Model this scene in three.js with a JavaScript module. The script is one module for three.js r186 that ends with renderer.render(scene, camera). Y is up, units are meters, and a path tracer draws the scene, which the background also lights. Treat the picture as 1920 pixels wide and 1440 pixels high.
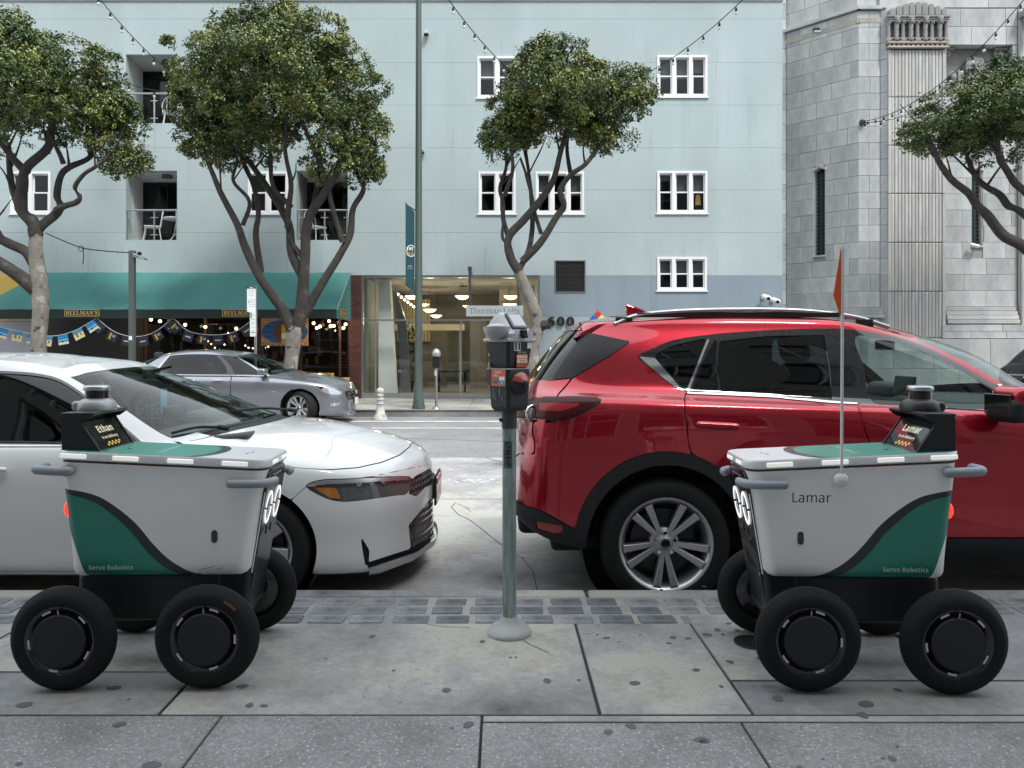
import * as THREE from 'three';
import { mergeGeometries, mergeVertices } from 'three/addons/utils/BufferGeometryUtils.js';
import { RoundedBoxGeometry } from 'three/addons/geometries/RoundedBoxGeometry.js';
import { FontLoader } from 'three/addons/loaders/FontLoader.js';
import { TextGeometry } from 'three/addons/geometries/TextGeometry.js';

// ------------------------------------------------------------------ camera, sky, sun, exposure
const FOC = 1440, PX = 940, PY = 658, EYE = 1.26;               // lens in photograph pixels, eye height above the near pavement
const scene = new THREE.Scene();
const camera = new THREE.PerspectiveCamera(2 * Math.atan(720 / FOC) * 180 / Math.PI, 4 / 3, 0.05, 400);
camera.setViewOffset(1920, 1440, 960 - PX, 720 - PY, 1920, 1440);
camera.position.set(0, EYE, 0); camera.lookAt(0, EYE, -10);
const renderer = new THREE.WebGLRenderer({ antialias: true });
renderer.setSize(1024, 768);
renderer.toneMapping = THREE.LinearToneMapping;
renderer.toneMappingExposure = 2.32;
renderer.shadowMap.enabled = true;
{ // overcast sky: brighter overhead, even all round
  const w = 64, h = 32, d = new Float32Array(w * h * 4);
  for (let j = 0; j < h; j++) for (let i = 0; i < w; i++) {
    const s = Math.sin((j + 0.5) / h * Math.PI - Math.PI / 2), k = (j * w + i) * 4;
    const L = s > 0 ? 0.36 + 0.62 * s : 0.2;
    d[k] = L * 0.93; d[k + 1] = L * 1.0; d[k + 2] = L * 1.06; d[k + 3] = 1;
  }
  const t = new THREE.DataTexture(d, w, h, THREE.RGBAFormat, THREE.FloatType);
  t.mapping = THREE.EquirectangularReflectionMapping; t.magFilter = THREE.LinearFilter; t.needsUpdate = true;
  scene.background = t; scene.environment = t;
}
const sun = new THREE.DirectionalLight(new THREE.Color(1, 0.97, 0.93), 1.5);
sun.position.set(10, 26, 5.5); sun.target.position.set(0, 0, -9); scene.add(sun, sun.target);
sun.castShadow = true; sun.shadow.radius = 24; sun.shadow.mapSize.set(2048, 2048);
Object.assign(sun.shadow.camera, { left: -24, right: 24, top: 20, bottom: -20, near: 1, far: 70 });

// ------------------------------------------------------------------ helpers
const V = (x, y, z) => new THREE.Vector3(x, y, z);
const at = (px, py, d) => V((px - PX) * d / FOC, EYE - (py - PY) * d / FOC, -d);
let seed = 7; const rnd = () => { seed = (seed + 0x6D2B79F5) | 0; let t = Math.imul(seed ^ (seed >>> 15), 1 | seed); t = (t + Math.imul(t ^ (t >>> 7), 61 | t)) ^ t; return ((t ^ (t >>> 14)) >>> 0) / 4294967296; };
const rr = (a, b) => a + (b - a) * rnd();
const lerp = (a, b, t) => a + (b - a) * t, clamp = (x, a, b) => Math.min(b, Math.max(a, x));
const sstep = (a, b, x) => { const t = clamp((x - a) / (b - a), 0, 1); return t * t * (3 - 2 * t); };
const used = {};
const numbered = (n) => { used[n] = (used[n] ?? -1) + 1; return used[n] ? n + '_' + String(used[n]).padStart(3, '0') : n; };
function tag(o, label, category, group, kind) { o.userData.label = label; if (category) o.userData.category = category; if (group) o.userData.group = group; if (kind) o.userData.kind = kind; return o; }
function root(name, x = 0, y = 0, z = 0) { const g = new THREE.Group(); g.name = numbered(name); g.position.set(x, y, z); scene.add(g); return g; }
const prep = (g) => { g = g.index ? g.toNonIndexed() : g; for (const k of Object.keys(g.attributes)) if (!['position', 'normal', 'uv', 'color'].includes(k)) g.deleteAttribute(k); if (!g.attributes.uv) g.setAttribute('uv', new THREE.BufferAttribute(new Float32Array(g.attributes.position.count * 2), 2)); if (!g.attributes.normal) g.computeVertexNormals(); return g; };
const merge = (list) => { const l = list.map(prep); const c = l.some((g) => g.attributes.color); if (c) for (const g of l) if (!g.attributes.color) g.setAttribute('color', new THREE.BufferAttribute(new Float32Array(g.attributes.position.count * 3).fill(1), 3)); return l.length === 1 ? l[0] : mergeGeometries(l); };
function mesh(name, geo, mat, parent) {                           // one named mesh; geo may be a list
  if (Array.isArray(geo)) geo = merge(geo);
  const m = new THREE.Mesh(geo, mat); m.castShadow = m.receiveShadow = true;
  m.name = parent ? name : numbered(name); (parent ?? scene).add(m); return m;
}
const struct = (name, geo, mat, label) => tag(mesh(name, geo, mat), label, null, null, 'structure');
// geometries
const mv = (g, x, y, z) => g.translate(x, y, z);
const rot = (g, x = 0, y = 0, z = 0) => { if (x) g.rotateX(x); if (y) g.rotateY(y); if (z) g.rotateZ(z); return g; };
const box = (x0, x1, y0, y1, z0, z1) => uvWorld(new THREE.BoxGeometry(x1 - x0, y1 - y0, z1 - z0).translate((x0 + x1) / 2, (y0 + y1) / 2, (z0 + z1) / 2));
const rbox = (w, h, d, r = 0.01, s = 2) => new RoundedBoxGeometry(w, h, d, s, Math.min(r, w / 2.01, h / 2.01, d / 2.01));
const cyl = (r0, r1, h, n = 24, open = false) => new THREE.CylinderGeometry(r0, r1, h, n, 1, open);   // top radius, bottom radius
const lathe = (pts, n = 32) => new THREE.LatheGeometry(pts.map(([r, y]) => new THREE.Vector2(r, y)), n);
const curve = (pts) => new THREE.CatmullRomCurve3(pts.map((p) => p.isVector3 ? p : V(...p)), false, 'centripetal');
const tube = (pts, r, n = 24, k = 6) => new THREE.TubeGeometry(curve(pts), n, r, k);
function bar(a, b, r, k = 8) { const d = b.clone().sub(a), L = d.length(), g = cyl(r, r, L, k); g.applyQuaternion(new THREE.Quaternion().setFromUnitVectors(V(0, 1, 0), d.normalize())); return g.translate((a.x + b.x) / 2, (a.y + b.y) / 2, (a.z + b.z) / 2); }
function taper(pts, radii, k = 9) {                               // a limb that changes its radius along a smooth path
  const c = curve(pts), n = Math.max(6, (pts.length - 1) * 5), fr = c.computeFrenetFrames(n), P = [], N = [], U = [], I = []; let L = 0, last = null;
  for (let i = 0; i <= n; i++) {
    const t = i / n, p = c.getPoint(t), f = t * (radii.length - 1), a = Math.min(radii.length - 2, Math.floor(f)), r = lerp(radii[a], radii[a + 1], f - a);
    if (last) L += p.distanceTo(last); last = p; const ti = Math.round(c.getUtoTmapping ? t * n : i);
    for (let j = 0; j <= k; j++) { const a2 = j / k * 2 * Math.PI, d = fr.normals[ti].clone().multiplyScalar(Math.cos(a2)).addScaledVector(fr.binormals[ti], Math.sin(a2)); const rj = r * (1 + 0.08 * Math.sin(3 * a2 + t * 9)); P.push(p.x + d.x * rj, p.y + d.y * rj, p.z + d.z * rj); N.push(d.x, d.y, d.z); U.push(j / k * r * 6.28, L); }
  }
  for (let i = 0; i < n; i++) for (let j = 0; j < k; j++) { const a = i * (k + 1) + j, b = a + k + 1; I.push(a, a + 1, b, b, a + 1, b + 1); }
  const g = new THREE.BufferGeometry(); g.setAttribute('position', new THREE.Float32BufferAttribute(P, 3)); g.setAttribute('normal', new THREE.Float32BufferAttribute(N, 3)); g.setAttribute('uv', new THREE.Float32BufferAttribute(U, 2)); g.setIndex(I); return g;
}
function extrude(pts, depth, bevel = 0, holes = []) {             // outline in x,y, front face at z = 0, going back
  const s = new THREE.Shape(pts.map(([x, y]) => new THREE.Vector2(x, y))); for (const h of holes) s.holes.push(new THREE.Path(h.map(([x, y]) => new THREE.Vector2(x, y))));
  const g = new THREE.ExtrudeGeometry(s, { depth: depth - 2 * bevel, bevelEnabled: bevel > 0, bevelSize: bevel, bevelThickness: bevel, bevelOffset: -bevel, bevelSegments: 2, steps: 1, curveSegments: 8 });
  return g.translate(0, 0, -depth + bevel);
}
function uvWorld(g) {                                             // uv in metres, by the way each face points
  if (!g.attributes.normal) g.computeVertexNormals();
  const p = g.attributes.position, n = g.attributes.normal, u = new Float32Array(p.count * 2);
  for (let i = 0; i < p.count; i++) { const ax = Math.abs(n.getX(i)), ay = Math.abs(n.getY(i)), az = Math.abs(n.getZ(i)); if (ay >= ax && ay >= az) { u[2 * i] = p.getX(i); u[2 * i + 1] = p.getZ(i); } else if (az >= ax) { u[2 * i] = p.getX(i); u[2 * i + 1] = p.getY(i); } else { u[2 * i] = p.getZ(i); u[2 * i + 1] = p.getY(i); } }
  g.setAttribute('uv', new THREE.BufferAttribute(u, 2)); return g;
}
const ringDir = (n) => Array.from({ length: n }, (_, i) => [Math.cos(i / n * 2 * Math.PI), Math.sin(i / n * 2 * Math.PI)]);

// ------------------------------------------------------------------ procedural textures
function noiseGrid(n, cells, sd) { let s = sd; const r = () => { s = (s * 16807 + 11) % 2147483647; return s / 2147483647; }; const g = new Float32Array(cells * cells).map(() => r()), o = new Float32Array(n * n); for (let y = 0; y < n; y++) for (let x = 0; x < n; x++) { const fx = x / n * cells, fy = y / n * cells, x0 = fx | 0, y0 = fy | 0, x1 = (x0 + 1) % cells, y1 = (y0 + 1) % cells; let u = fx - x0, v = fy - y0; u = u * u * (3 - 2 * u); v = v * v * (3 - 2 * v); o[y * n + x] = lerp(lerp(g[y0 * cells + x0], g[y0 * cells + x1], u), lerp(g[y1 * cells + x0], g[y1 * cells + x1], u), v); } return o; }
function fbm(n, c0, oct, sd, gain = 0.5) { const o = new Float32Array(n * n); let a = 1, t = 0; for (let k = 0; k < oct; k++) { const c = c0 << k; if (c > n / 2) break; const g = noiseGrid(n, c, sd + 31 * k); for (let i = 0; i < o.length; i++) o[i] += a * g[i]; t += a; a *= gain; } for (let i = 0; i < o.length; i++) o[i] /= t; return o; }
function dataTex(n, fn, srgb, repeat) { const d = new Uint8Array(n * n * 4); for (let i = 0; i < n * n; i++) { const c = fn(i, i % n, (i / n) | 0); for (let k = 0; k < 3; k++) d[4 * i + k] = clamp(Math.round((Array.isArray(c) ? c[k] : c) * 255), 0, 255); d[4 * i + 3] = 255; } const t = new THREE.DataTexture(d, n, n); t.wrapS = t.wrapT = THREE.RepeatWrapping; t.magFilter = THREE.LinearFilter; t.minFilter = THREE.LinearMipmapLinearFilter; t.generateMipmaps = true; if (srgb) t.colorSpace = THREE.SRGBColorSpace; if (repeat) t.repeat.set(repeat, repeat); t.needsUpdate = true; return t; }
const again = (t, r, ry = r) => { const c = t.clone(); c.repeat.set(r, ry); c.needsUpdate = true; return c; };
const mix3 = (a, b, t) => [lerp(a[0], b[0], t), lerp(a[1], b[1], t), lerp(a[2], b[2], t)];
const N1 = fbm(512, 4, 7, 3), N2 = fbm(512, 8, 6, 91), N3 = fbm(512, 64, 3, 57, 0.7), N4 = fbm(512, 3, 5, 17);
const N7s = fbm(512, 16, 5, 141, 0.6), tone = (v, c) => 1 + (v - 0.5) * c;
const MAT = {};
const std = (o) => new THREE.MeshStandardMaterial(o), phy = (o) => new THREE.MeshPhysicalMaterial(o);
const lin = (r, g, b) => new THREE.Color().setRGB(r, g, b);
// maps hold tones about 1 / 1.25, so that the material's own colour stays the real one

const tConcreteB = dataTex(512, (i) => 0.5 + 0.35 * (N3[i] - 0.5) + 0.3 * (N1[i] - 0.5), false);
const tGrain = dataTex(512, (i) => { const k = N3[i]; return [k, k, k]; }, false);
// pavement of exposed aggregate: dark grey paste with small pale chips
const chips = (() => { const n = 1024, o = new Float32Array(n * n), tt = new Float32Array(n * n); let s = 5; const r = () => { s = (s * 16807) % 2147483647; return s / 2147483647; }; for (let k = 0; k < 12000; k++) { const x = r() * n, y = r() * n, R = 0.8 + 3.4 * r() ** 2.2, q = 0.15 + 0.85 * r() ** 2; for (let dy = -5; dy <= 5; dy++) for (let dx = -5; dx <= 5; dx++) { const d = Math.hypot(dx * (0.8 + 0.4 * q), dy); if (d < R) { const i = ((y + dy + n) % n | 0) * n + ((x + dx + n) % n | 0); o[i] = Math.max(o[i], q * clamp(R - d, 0, 1)); } } } return o; })();
const N5 = fbm(1024, 4, 8, 23, 0.62), N6 = fbm(1024, 128, 2, 77), N7 = fbm(1024, 16, 6, 41, 0.7);
const tConcrete = dataTex(1024, (i) => { const pit = sstep(0.64, 0.70, N7[i]) * sstep(0.5, 0.62, N6[i]), b = clamp(0.84 * tone(N5[i], 1.3) * tone(N7[i], 0.62) * tone(N6[i], 0.3) - 0.3 * pit - 0.22 * sstep(0.58, 0.7, N5[(i * 7 + 4099) % 1048576]) * 0, 0, 1), w = sstep(0.46, 0.6, N5[i]) * 0.08; return [b * (1 + w * 0.5), b, b * (1 - w)]; }, false);
const tTerrazzo = dataTex(1024, (i) => { const b = 0.40 * tone(N5[i], 0.9) * tone(N6[i], 0.6) + 0.62 * chips[i] ** 1.2; return [b, b, b * 1.0]; }, false);
const tAsphalt = dataTex(512, (i) => { const b = 0.78 * tone(N1[i], 0.5) * tone(N3[i], 0.45); return [b, b, b]; }, false);
const tStucco = dataTex(512, (i, x, y) => { const st = N2[((y >> 4) % 512) * 512 + x], run = N7s[((y >> 3) % 512) * 512 + (x * 3) % 512], b = 0.8 * tone(N4[i], 0.16) * tone(N3[i], 0.07) * tone(N1[i], 0.10) * tone(st, 0.16) - 0.07 * sstep(0.56, 0.7, run) * sstep(0.4, 0.6, N4[i]); return [b, b * 1.003, b * 1.004]; }, false);
const tStone = dataTex(512, (i, x, y) => { const run = N7s[((y >> 3) % 512) * 512 + (x * 2) % 512], b = 0.82 * tone(N1[i], 0.42) * tone(N3[i], 0.12) * tone(N2[((y >> 4) % 512) * 512 + x], 0.14) - 0.05 * sstep(0.54, 0.68, run), w = (N4[i] - 0.5) * 0.14; return [b * (1 + w), b, b * (1 - w)]; }, false);
const tBark = dataTex(512, (i, x, y) => { const s = N2[((y >> 1) * 512) + x] * 0.6 + N1[i] * 0.4, b = 0.78 * tone(s, 1.2) * tone(N3[i], 0.5); const p = sstep(0.55, 0.66, N4[i]) * 0.25; return [b + p, b * 0.97 + p, b * 0.92 + p]; }, false);
MAT.concrete = std({ color: lin(0.325, 0.324, 0.318), map: again(tConcrete, 0.42), roughness: 0.88, bumpMap: again(tConcreteB, 1.7), bumpScale: 0.003 });
MAT.concreteWarm = std({ color: lin(0.345, 0.338, 0.32), map: again(tConcrete, 0.37), roughness: 0.88, bumpMap: again(tConcreteB, 1.7), bumpScale: 0.003 });
MAT.concreteDark = std({ color: lin(0.265, 0.27, 0.275), map: again(tConcrete, 0.33), roughness: 0.86, bumpMap: again(tConcreteB, 1.7), bumpScale: 0.003 });
MAT.terrazzo = std({ color: lin(0.46, 0.458, 0.46), map: again(tTerrazzo, 0.9), roughness: 0.75, bumpMap: again(tConcreteB, 1.3), bumpScale: 0.002 });
MAT.joint = std({ color: lin(0.045, 0.044, 0.042), roughness: 1 });
MAT.asphalt = std({ color: lin(0.30, 0.305, 0.31), map: again(tAsphalt, 0.31), roughness: 0.92, bumpMap: again(tGrain, 3), bumpScale: 0.004 });
MAT.roadConcrete = std({ color: lin(0.42, 0.417, 0.41), map: again(tConcrete, 0.21), roughness: 0.9, bumpMap: again(tConcreteB, 1.2), bumpScale: 0.004 });
MAT.roadPaint = std({ color: lin(0.78, 0.78, 0.77), map: again(tConcrete, 0.6), roughness: 0.8 });
MAT.black = std({ color: lin(0.008, 0.008, 0.009), roughness: 0.75 });
MAT.blackPlastic = phy({ color: lin(0.014, 0.015, 0.016), specularIntensity: 0.6, roughness: 0.48, bumpMap: again(tGrain, 20), bumpScale: 0.0004 });
MAT.blackGloss = phy({ color: lin(0.006, 0.006, 0.007), roughness: 0.12, clearcoat: 1, clearcoatRoughness: 0.03 });
MAT.rubber = phy({ color: lin(0.012, 0.012, 0.0125), specularIntensity: 0.5, roughness: 0.75, bumpMap: again(tGrain, 6), bumpScale: 0.0008 });
MAT.steel = std({ color: lin(0.5, 0.51, 0.52), metalness: 1, roughness: 0.32 });
MAT.chrome = std({ color: lin(0.78, 0.79, 0.8), metalness: 1, roughness: 0.08 });
MAT.white = std({ color: lin(0.78, 0.79, 0.79), roughness: 0.5 });
// flat print on a canvas; pixels per metre are chosen by the caller
function canvasTex(w, h, draw) { const c = document.createElement('canvas'); c.width = w; c.height = h; const x = c.getContext('2d'); draw(x, w, h); const t = new THREE.CanvasTexture(c); t.colorSpace = THREE.SRGBColorSpace; t.anisotropy = 4; return t; }
function plane(w, h, x, y, z) { return new THREE.PlaneGeometry(w, h).translate(x, y, z); }

// ------------------------------------------------------------------ ground: road, pavements, kerbs
const ROAD = -0.15, KERB = 4.068, FARKERB = 16.42, WALL = 20.4;
const flat = (x0, x1, d0, d1, y) => uvWorld(new THREE.PlaneGeometry(x1 - x0, d1 - d0).rotateX(-Math.PI / 2).translate((x0 + x1) / 2, y, -(d0 + d1) / 2));
function crackTube(pts, w, y) { // a thin dark open crack: a narrow strip of filler just above the slab
  const g = []; for (let i = 0; i < pts.length - 1; i++) { const [x0, d0] = pts[i], [x1, d1] = pts[i + 1], L = Math.hypot(x1 - x0, d1 - d0); g.push(new THREE.PlaneGeometry(L + w, w).rotateX(-Math.PI / 2).rotateY(Math.atan2(d1 - d0, x1 - x0)).translate((x0 + x1) / 2, y, -(d0 + d1) / 2)); } return g;
}
struct('ground', flat(-180, 180, -60, 200, -0.32), MAT.asphalt, 'broad flat ground under the street');
{
  const road = struct('road', flat(-70, 70, KERB - 0.02, FARKERB + 0.02, ROAD), MAT.asphalt, 'grey asphalt roadway between the two rows of parked cars');
  // concrete parking strip along the near kerb, cast in bays with open joints
  const cuts = [-40, -31, -22, -13.4, -7.6, -2.2, 3.2, 8.6, 14, 20, 30, 40];
  for (const [d0, d1] of [[KERB - 0.02, 7.27], [7.29, 10.1]]) for (let i = 0; i < cuts.length - 1; i++)
    mesh('concrete_bay', flat(cuts[i] + 0.006, cuts[i + 1] - 0.006, d0, d1, ROAD + 0.006), MAT.roadConcrete, road);
  mesh('lane_line', [flat(-60, 60, 13.93, 14.04, ROAD + 0.005)], MAT.roadPaint, road);
  mesh('lane_line', [flat(-4.6, 3.2, 15.25, 15.42, ROAD + 0.005)], MAT.roadPaint, road);
  mesh('lane_dash', [flat(0.1, 2.4, 14.55, 14.66, ROAD + 0.005)], MAT.roadPaint, road);
  const cr = [];
  cr.push(...crackTube([[-0.42, 7.1], [-0.45, 6.9], [-0.36, 6.55], [-0.28, 6.42], [-0.17, 6.1], [-0.08, 5.8], [0.02, 5.5], [0.14, 5.2], [0.2, 4.9], [0.21, 4.5], [0.215, 4.1]], 0.006, ROAD + 0.0085));
  cr.push(...crackTube([[-0.40, 7.05], [-0.30, 6.85], [-0.27, 6.7]], 0.005, ROAD + 0.0086));
  cr.push(...crackTube([[-3.5, 12.5], [-1.6, 12.4], [0.1, 11.9], [2.4, 11.6], [6, 11.7]], 0.018, ROAD + 0.0045));
  cr.push(...crackTube([[-0.2, 10.08], [0.0, 9.7], [0.35, 9.45], [0.8, 9.3]], 0.016, ROAD + 0.0087));
  mesh('crack', cr, MAT.joint, road);
  const patch = []; for (let k = 0; k < 130; k++) { const x = rr(-0.9, 1.5), d = 8.25 + rr(-0.12, 0.12), s = rr(0.008, 0.035); patch.push(new THREE.CircleGeometry(s, 6).rotateX(-Math.PI / 2).translate(x, ROAD + 0.008 + k * 1e-5, -d)); }
  mesh('worn_marking', patch, MAT.roadPaint, road);
}
{ // far pavement
  const p = struct('far_pavement', flat(-70, 70, FARKERB - 0.02, WALL + 12, -0.012), MAT.joint, 'far concrete pavement in front of the shop windows');
  mesh('kerb', box(-70, 70, -0.3, -0.001, -FARKERB - 0.16, -FARKERB), MAT.concreteDark, p);
  for (let x = -22; x < 22; x += 1.52) for (const [d0, d1] of [[FARKERB + 0.172, 18.1], [18.112, WALL + 0.3]]) mesh('slab', box(x + 0.006, x + 1.514, -0.1, 0, -d1, -d0), rnd() < 0.6 ? MAT.concrete : MAT.concreteWarm, p);
}
{ // near pavement: slabs, paver strip and kerb stone are separate pieces over a dark bed
  const p = struct('near_pavement', flat(-40, 40, -3.6, KERB - 0.02, -0.014), MAT.joint, 'near pavement of worn concrete slabs, stone pavers and speckled paving');
  const slab = (x0, x1, d0, d1, m, g = 0.006) => { const s = rbox(x1 - x0 - 2 * g, 0.1, d1 - d0 - 2 * g, 0.004, 1); s.translate((x0 + x1) / 2, -0.05 + rr(-0.0015, 0), -(d0 + d1) / 2); mesh('slab', uvWorld(s), m, p); };
  const A = 2.66, B = 3.557;
  slab(0.343, 0.875, A, B, MAT.concrete); slab(-1.19, 0.343, A, B, MAT.concreteWarm);
  slab(0.875, 2.3, A, 2.94, MAT.concreteDark); slab(0.875, 1.75, 2.94, 3.675, MAT.concrete); slab(1.75, 3.2, 2.94, 3.675, MAT.concreteDark); slab(2.3, 3.9, A, 2.94, MAT.concrete); slab(3.2, 5.2, 2.94, 3.675, MAT.concrete);
  slab(-2.6, -1.19, A, 3.02, MAT.concreteDark); slab(-2.2, -1.19, 3.02, B, MAT.concrete); slab(-3.7, -2.2, 3.02, B, MAT.concreteDark); slab(-4.2, -2.6, A, 3.02, MAT.concrete);
  for (let x = 3.9; x < 14; x += 1.5) slab(x + 1.3, x + 2.8, 2.94, 3.675, MAT.concrete), slab(x, x + 1.5, A, 2.94, MAT.concrete);
  for (let x = -4.2; x > -14; x -= 1.5) slab(x - 1.5, x, A, 3.02, MAT.concrete), slab(x - 1, x + 0.5, 3.02, B, MAT.concrete);
  const front = [-13, -11, -8.9, -6.7, -4.55, -2.75, -0.966, -0.067, 0.8136, 2.6, 4.4, 6.6, 8.8, 11];
  for (let i = 0; i < front.length - 1; i++) for (const [d0, d1] of [[front[i] > -0.1 ? A - 0.052 : A, 1.2], [1.2, -0.6], [-0.6, -2.4], [-2.4, -3.5]]) slab(front[i], front[i + 1], Math.min(d0, d1), Math.max(d0, d1), MAT.terrazzo, 0.004);
  slab(-0.067, 2.6, A - 0.052, A, MAT.concrete, 0.005); slab(2.6, 11, A - 0.052, A, MAT.concrete, 0.005);
  // three rows of square stone pavers along the kerb, laid in a cement bed
  mesh('paver_bed', box(-14, 14, -0.1, -0.006, -3.944, -3.56), MAT.concreteDark, p);
  const pav = [0, 1, 2, 3].map((k) => std({ color: lin(0.19 + 0.045 * k, 0.21 + 0.045 * k, 0.225 + 0.045 * k), map: again(tConcrete, 1.1), roughness: 0.8, bumpMap: again(tConcreteB, 4), bumpScale: 0.004 }));
  const pg = [[0.16, 0.108], [0.175, 0.108], [0.15, 0.108]].map(([w, d]) => uvWorld(rbox(w, 0.09, d, 0.012, 1)));
  for (let r = 0; r < 3; r++) { let x = -4.4 + 0.07 * r; while (x < 4.4) { const k = Math.floor(rr(0, 3)), w = [0.16, 0.175, 0.15][k]; if (!(r === 0 && x > 0.86)) { const m = mesh('paver', pg[k], pav[Math.floor(rr(0, 4))], p); m.position.set(x + w / 2, -0.0445 + rr(-0.003, 0.002), -(3.618 + 0.127 * r)); m.rotation.y = rr(-0.03, 0.03); } x += w + rr(0.018, 0.045); } }
  for (const [x0, x1] of [[-14, -9], [-8.99, -5.2], [-5.19, -2.31], [-2.3, 0.44], [0.452, 3.1], [3.11, 6.4], [6.41, 14]]) { const k = uvWorld(rbox(x1 - x0, 0.3, KERB - 3.95, 0.018, 2)); mesh('kerb_stone', k.translate((x0 + x1) / 2, -0.152, -(KERB + 3.95) / 2), MAT.concrete, p); }
  const cr = crackTube([[0.02, 3.43], [0.09, 3.36], [0.12, 3.3], [0.17, 3.24], [0.2, 3.2]], 0.003, 0.0013); mesh('crack', [...cr, ...crackTube([[-0.36, 3.55], [-0.27, 3.51], [-0.15, 3.5]], 0.003, 0.0013)], MAT.joint, p);
}
{ // flattened chewing gum, dark and irregular
  const spots = [[837, 1294, 11], [1190, 1281, 12], [1026, 1276, 10], [1352, 1287, 6], [698, 1193, 9], [904, 1203, 7], [1262, 1195, 9], [1137, 1196, 7], [1290, 1197, 7], [1254, 1206, 6], [1305, 1256, 9], [878, 1359, 14], [1316, 1388, 16], [1183, 1361, 14], [225, 1358, 14], [45, 1322, 16], [468, 1322, 10], [495, 1323, 8], [283, 1435, 20], [1458, 1309, 14], [1624, 1320, 17], [1618, 1341, 14], [1684, 1294, 9], [1366, 1169, 7], [1382, 1182, 6], [1424, 1234, 7], [1345, 1181, 9], [1369, 1241, 9], [215, 1290, 14], [455, 1287, 13], [35, 1432, 8], [1318, 1390, 8], [1672, 1422, 11], [1140, 1373, 11], [738, 1257, 4], [611, 1235, 3], [1085, 1275, 4], [1326, 1190, 10], [1355, 1190, 5], [1120, 1190, 4], [1160, 1204, 3], [1200, 1190, 3], [1320, 1100, 5], [1240, 1106, 5], [625, 1160, 7], [912, 1158, 9], [770, 1160, 9], [1500, 1440, 10]];
  const g = []; spots.forEach(([x, y, r], k) => { const d = FOC * EYE / (y - PY), c = at(x, y, d), R = r * d / FOC, s = []; for (let i = 0; i < 14; i++) { const a = i / 14 * 6.283, q = R * (0.78 + 0.3 * rnd()); s.push(new THREE.Vector2(q * Math.cos(a), 0.75 * q * Math.sin(a))); } g.push(new THREE.ExtrudeGeometry(new THREE.Shape(s), { depth: 0.0006, bevelEnabled: false }).rotateX(-Math.PI / 2).rotateY(rr(0, 3)).translate(c.x, 0.0004, c.z)); });
  for (let k = 0; k < 260; k++) { const d = rr(1.9, 3.9), x = rr(-0.7 * d, 0.7 * d), R = rr(0.0015, 0.004) * (rnd() < 0.1 ? 2 : 1); g.push(new THREE.CircleGeometry(R, 7).rotateX(-Math.PI / 2).scale(1, 1, rr(0.6, 1)).translate(x, 0.0012, -d)); }
  tag(mesh('gum_spots', g, std({ color: lin(0.085, 0.09, 0.1), roughness: 0.85 })), 'dark flattened chewing gum spots scattered over the near pavement', 'gum', null, 'stuff');
}
{ // round cast iron cover beside the right robot's wheels
  const c = at(1412, 1205, FOC * EYE / (1205 - PY)), g = root('utility_cover', c.x, 0, c.z); tag(g, 'small round cast iron utility cover set in the near pavement', 'cover');
  const iron = std({ color: lin(0.035, 0.035, 0.036), metalness: 0.6, roughness: 0.6 });
  mesh('lid', cyl(0.075, 0.075, 0.004, 32).translate(0, 0.001, 0), iron, g);
  const s = []; for (let r = 0.018; r < 0.07; r += 0.016) for (let k = 0; k < 28 * r / 0.07; k++) { const a = k / (28 * r / 0.07) * 6.283; s.push(box(-0.004, 0.004, 0, 0.004, -0.004, 0.004).rotateY(a).translate(r * Math.cos(a), 0.003, r * Math.sin(a))); } mesh('tread_pattern', s, iron, g);
  mesh('rim', new THREE.TorusGeometry(0.078, 0.004, 6, 40).rotateX(Math.PI / 2).translate(0, 0.002, 0), iron, g);
}

// ------------------------------------------------------------------ buildings
const BS = FOC / WALL, bx = (p) => (p - PX) / BS, by = (p) => EYE - (p - PY) / BS;
MAT.stucco = std({ color: lin(0.51, 0.605, 0.62), map: again(tStucco, 0.19), roughness: 0.92, bumpMap: again(tConcreteB, 1.1), bumpScale: 0.002 });
MAT.stuccoBand = std({ color: lin(0.30, 0.37, 0.43), map: again(tStucco, 0.23), roughness: 0.92, bumpMap: again(tConcreteB, 1.1), bumpScale: 0.002 });
MAT.stuccoBase = std({ color: lin(0.42, 0.49, 0.51), map: again(tStucco, 0.23), roughness: 0.92 });
MAT.vinyl = std({ color: lin(0.8, 0.81, 0.81), roughness: 0.45 });
MAT.innerWhite = std({ color: lin(0.72, 0.73, 0.72), roughness: 0.8, map: again(tStucco, 0.3) });
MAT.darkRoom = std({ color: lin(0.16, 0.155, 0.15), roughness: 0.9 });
MAT.pane = phy({ color: lin(0.55, 0.58, 0.6), roughness: 0.02, transmission: 1, thickness: 0, ior: 1.5 });
MAT.clear = phy({ color: lin(0.9, 0.94, 0.93), roughness: 0.02, transmission: 1, thickness: 0, ior: 1.5 });
MAT.alu = std({ color: lin(0.55, 0.56, 0.57), metalness: 1, roughness: 0.3 });
MAT.brick = std({ color: lin(0.085, 0.03, 0.025), roughness: 0.85, map: (() => { const t = dataTex(512, (i, x, y) => { const r = (y / 32) | 0, fx = (x + (r % 2) * 32) % 64, m = (y % 32 < 4 || fx < 4) ? 0.45 : 0.8 * tone(N2[i], 0.6) * tone(noiseBrick(r, ((x + (r % 2) * 32) / 64) | 0), 0.6); return m; }, false); t.repeat.set(0.9, 0.9); return t; })() });
function noiseBrick(a, b) { const s = Math.sin(a * 12.98 + b * 78.23) * 43758.5; return s - Math.floor(s); }
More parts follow.
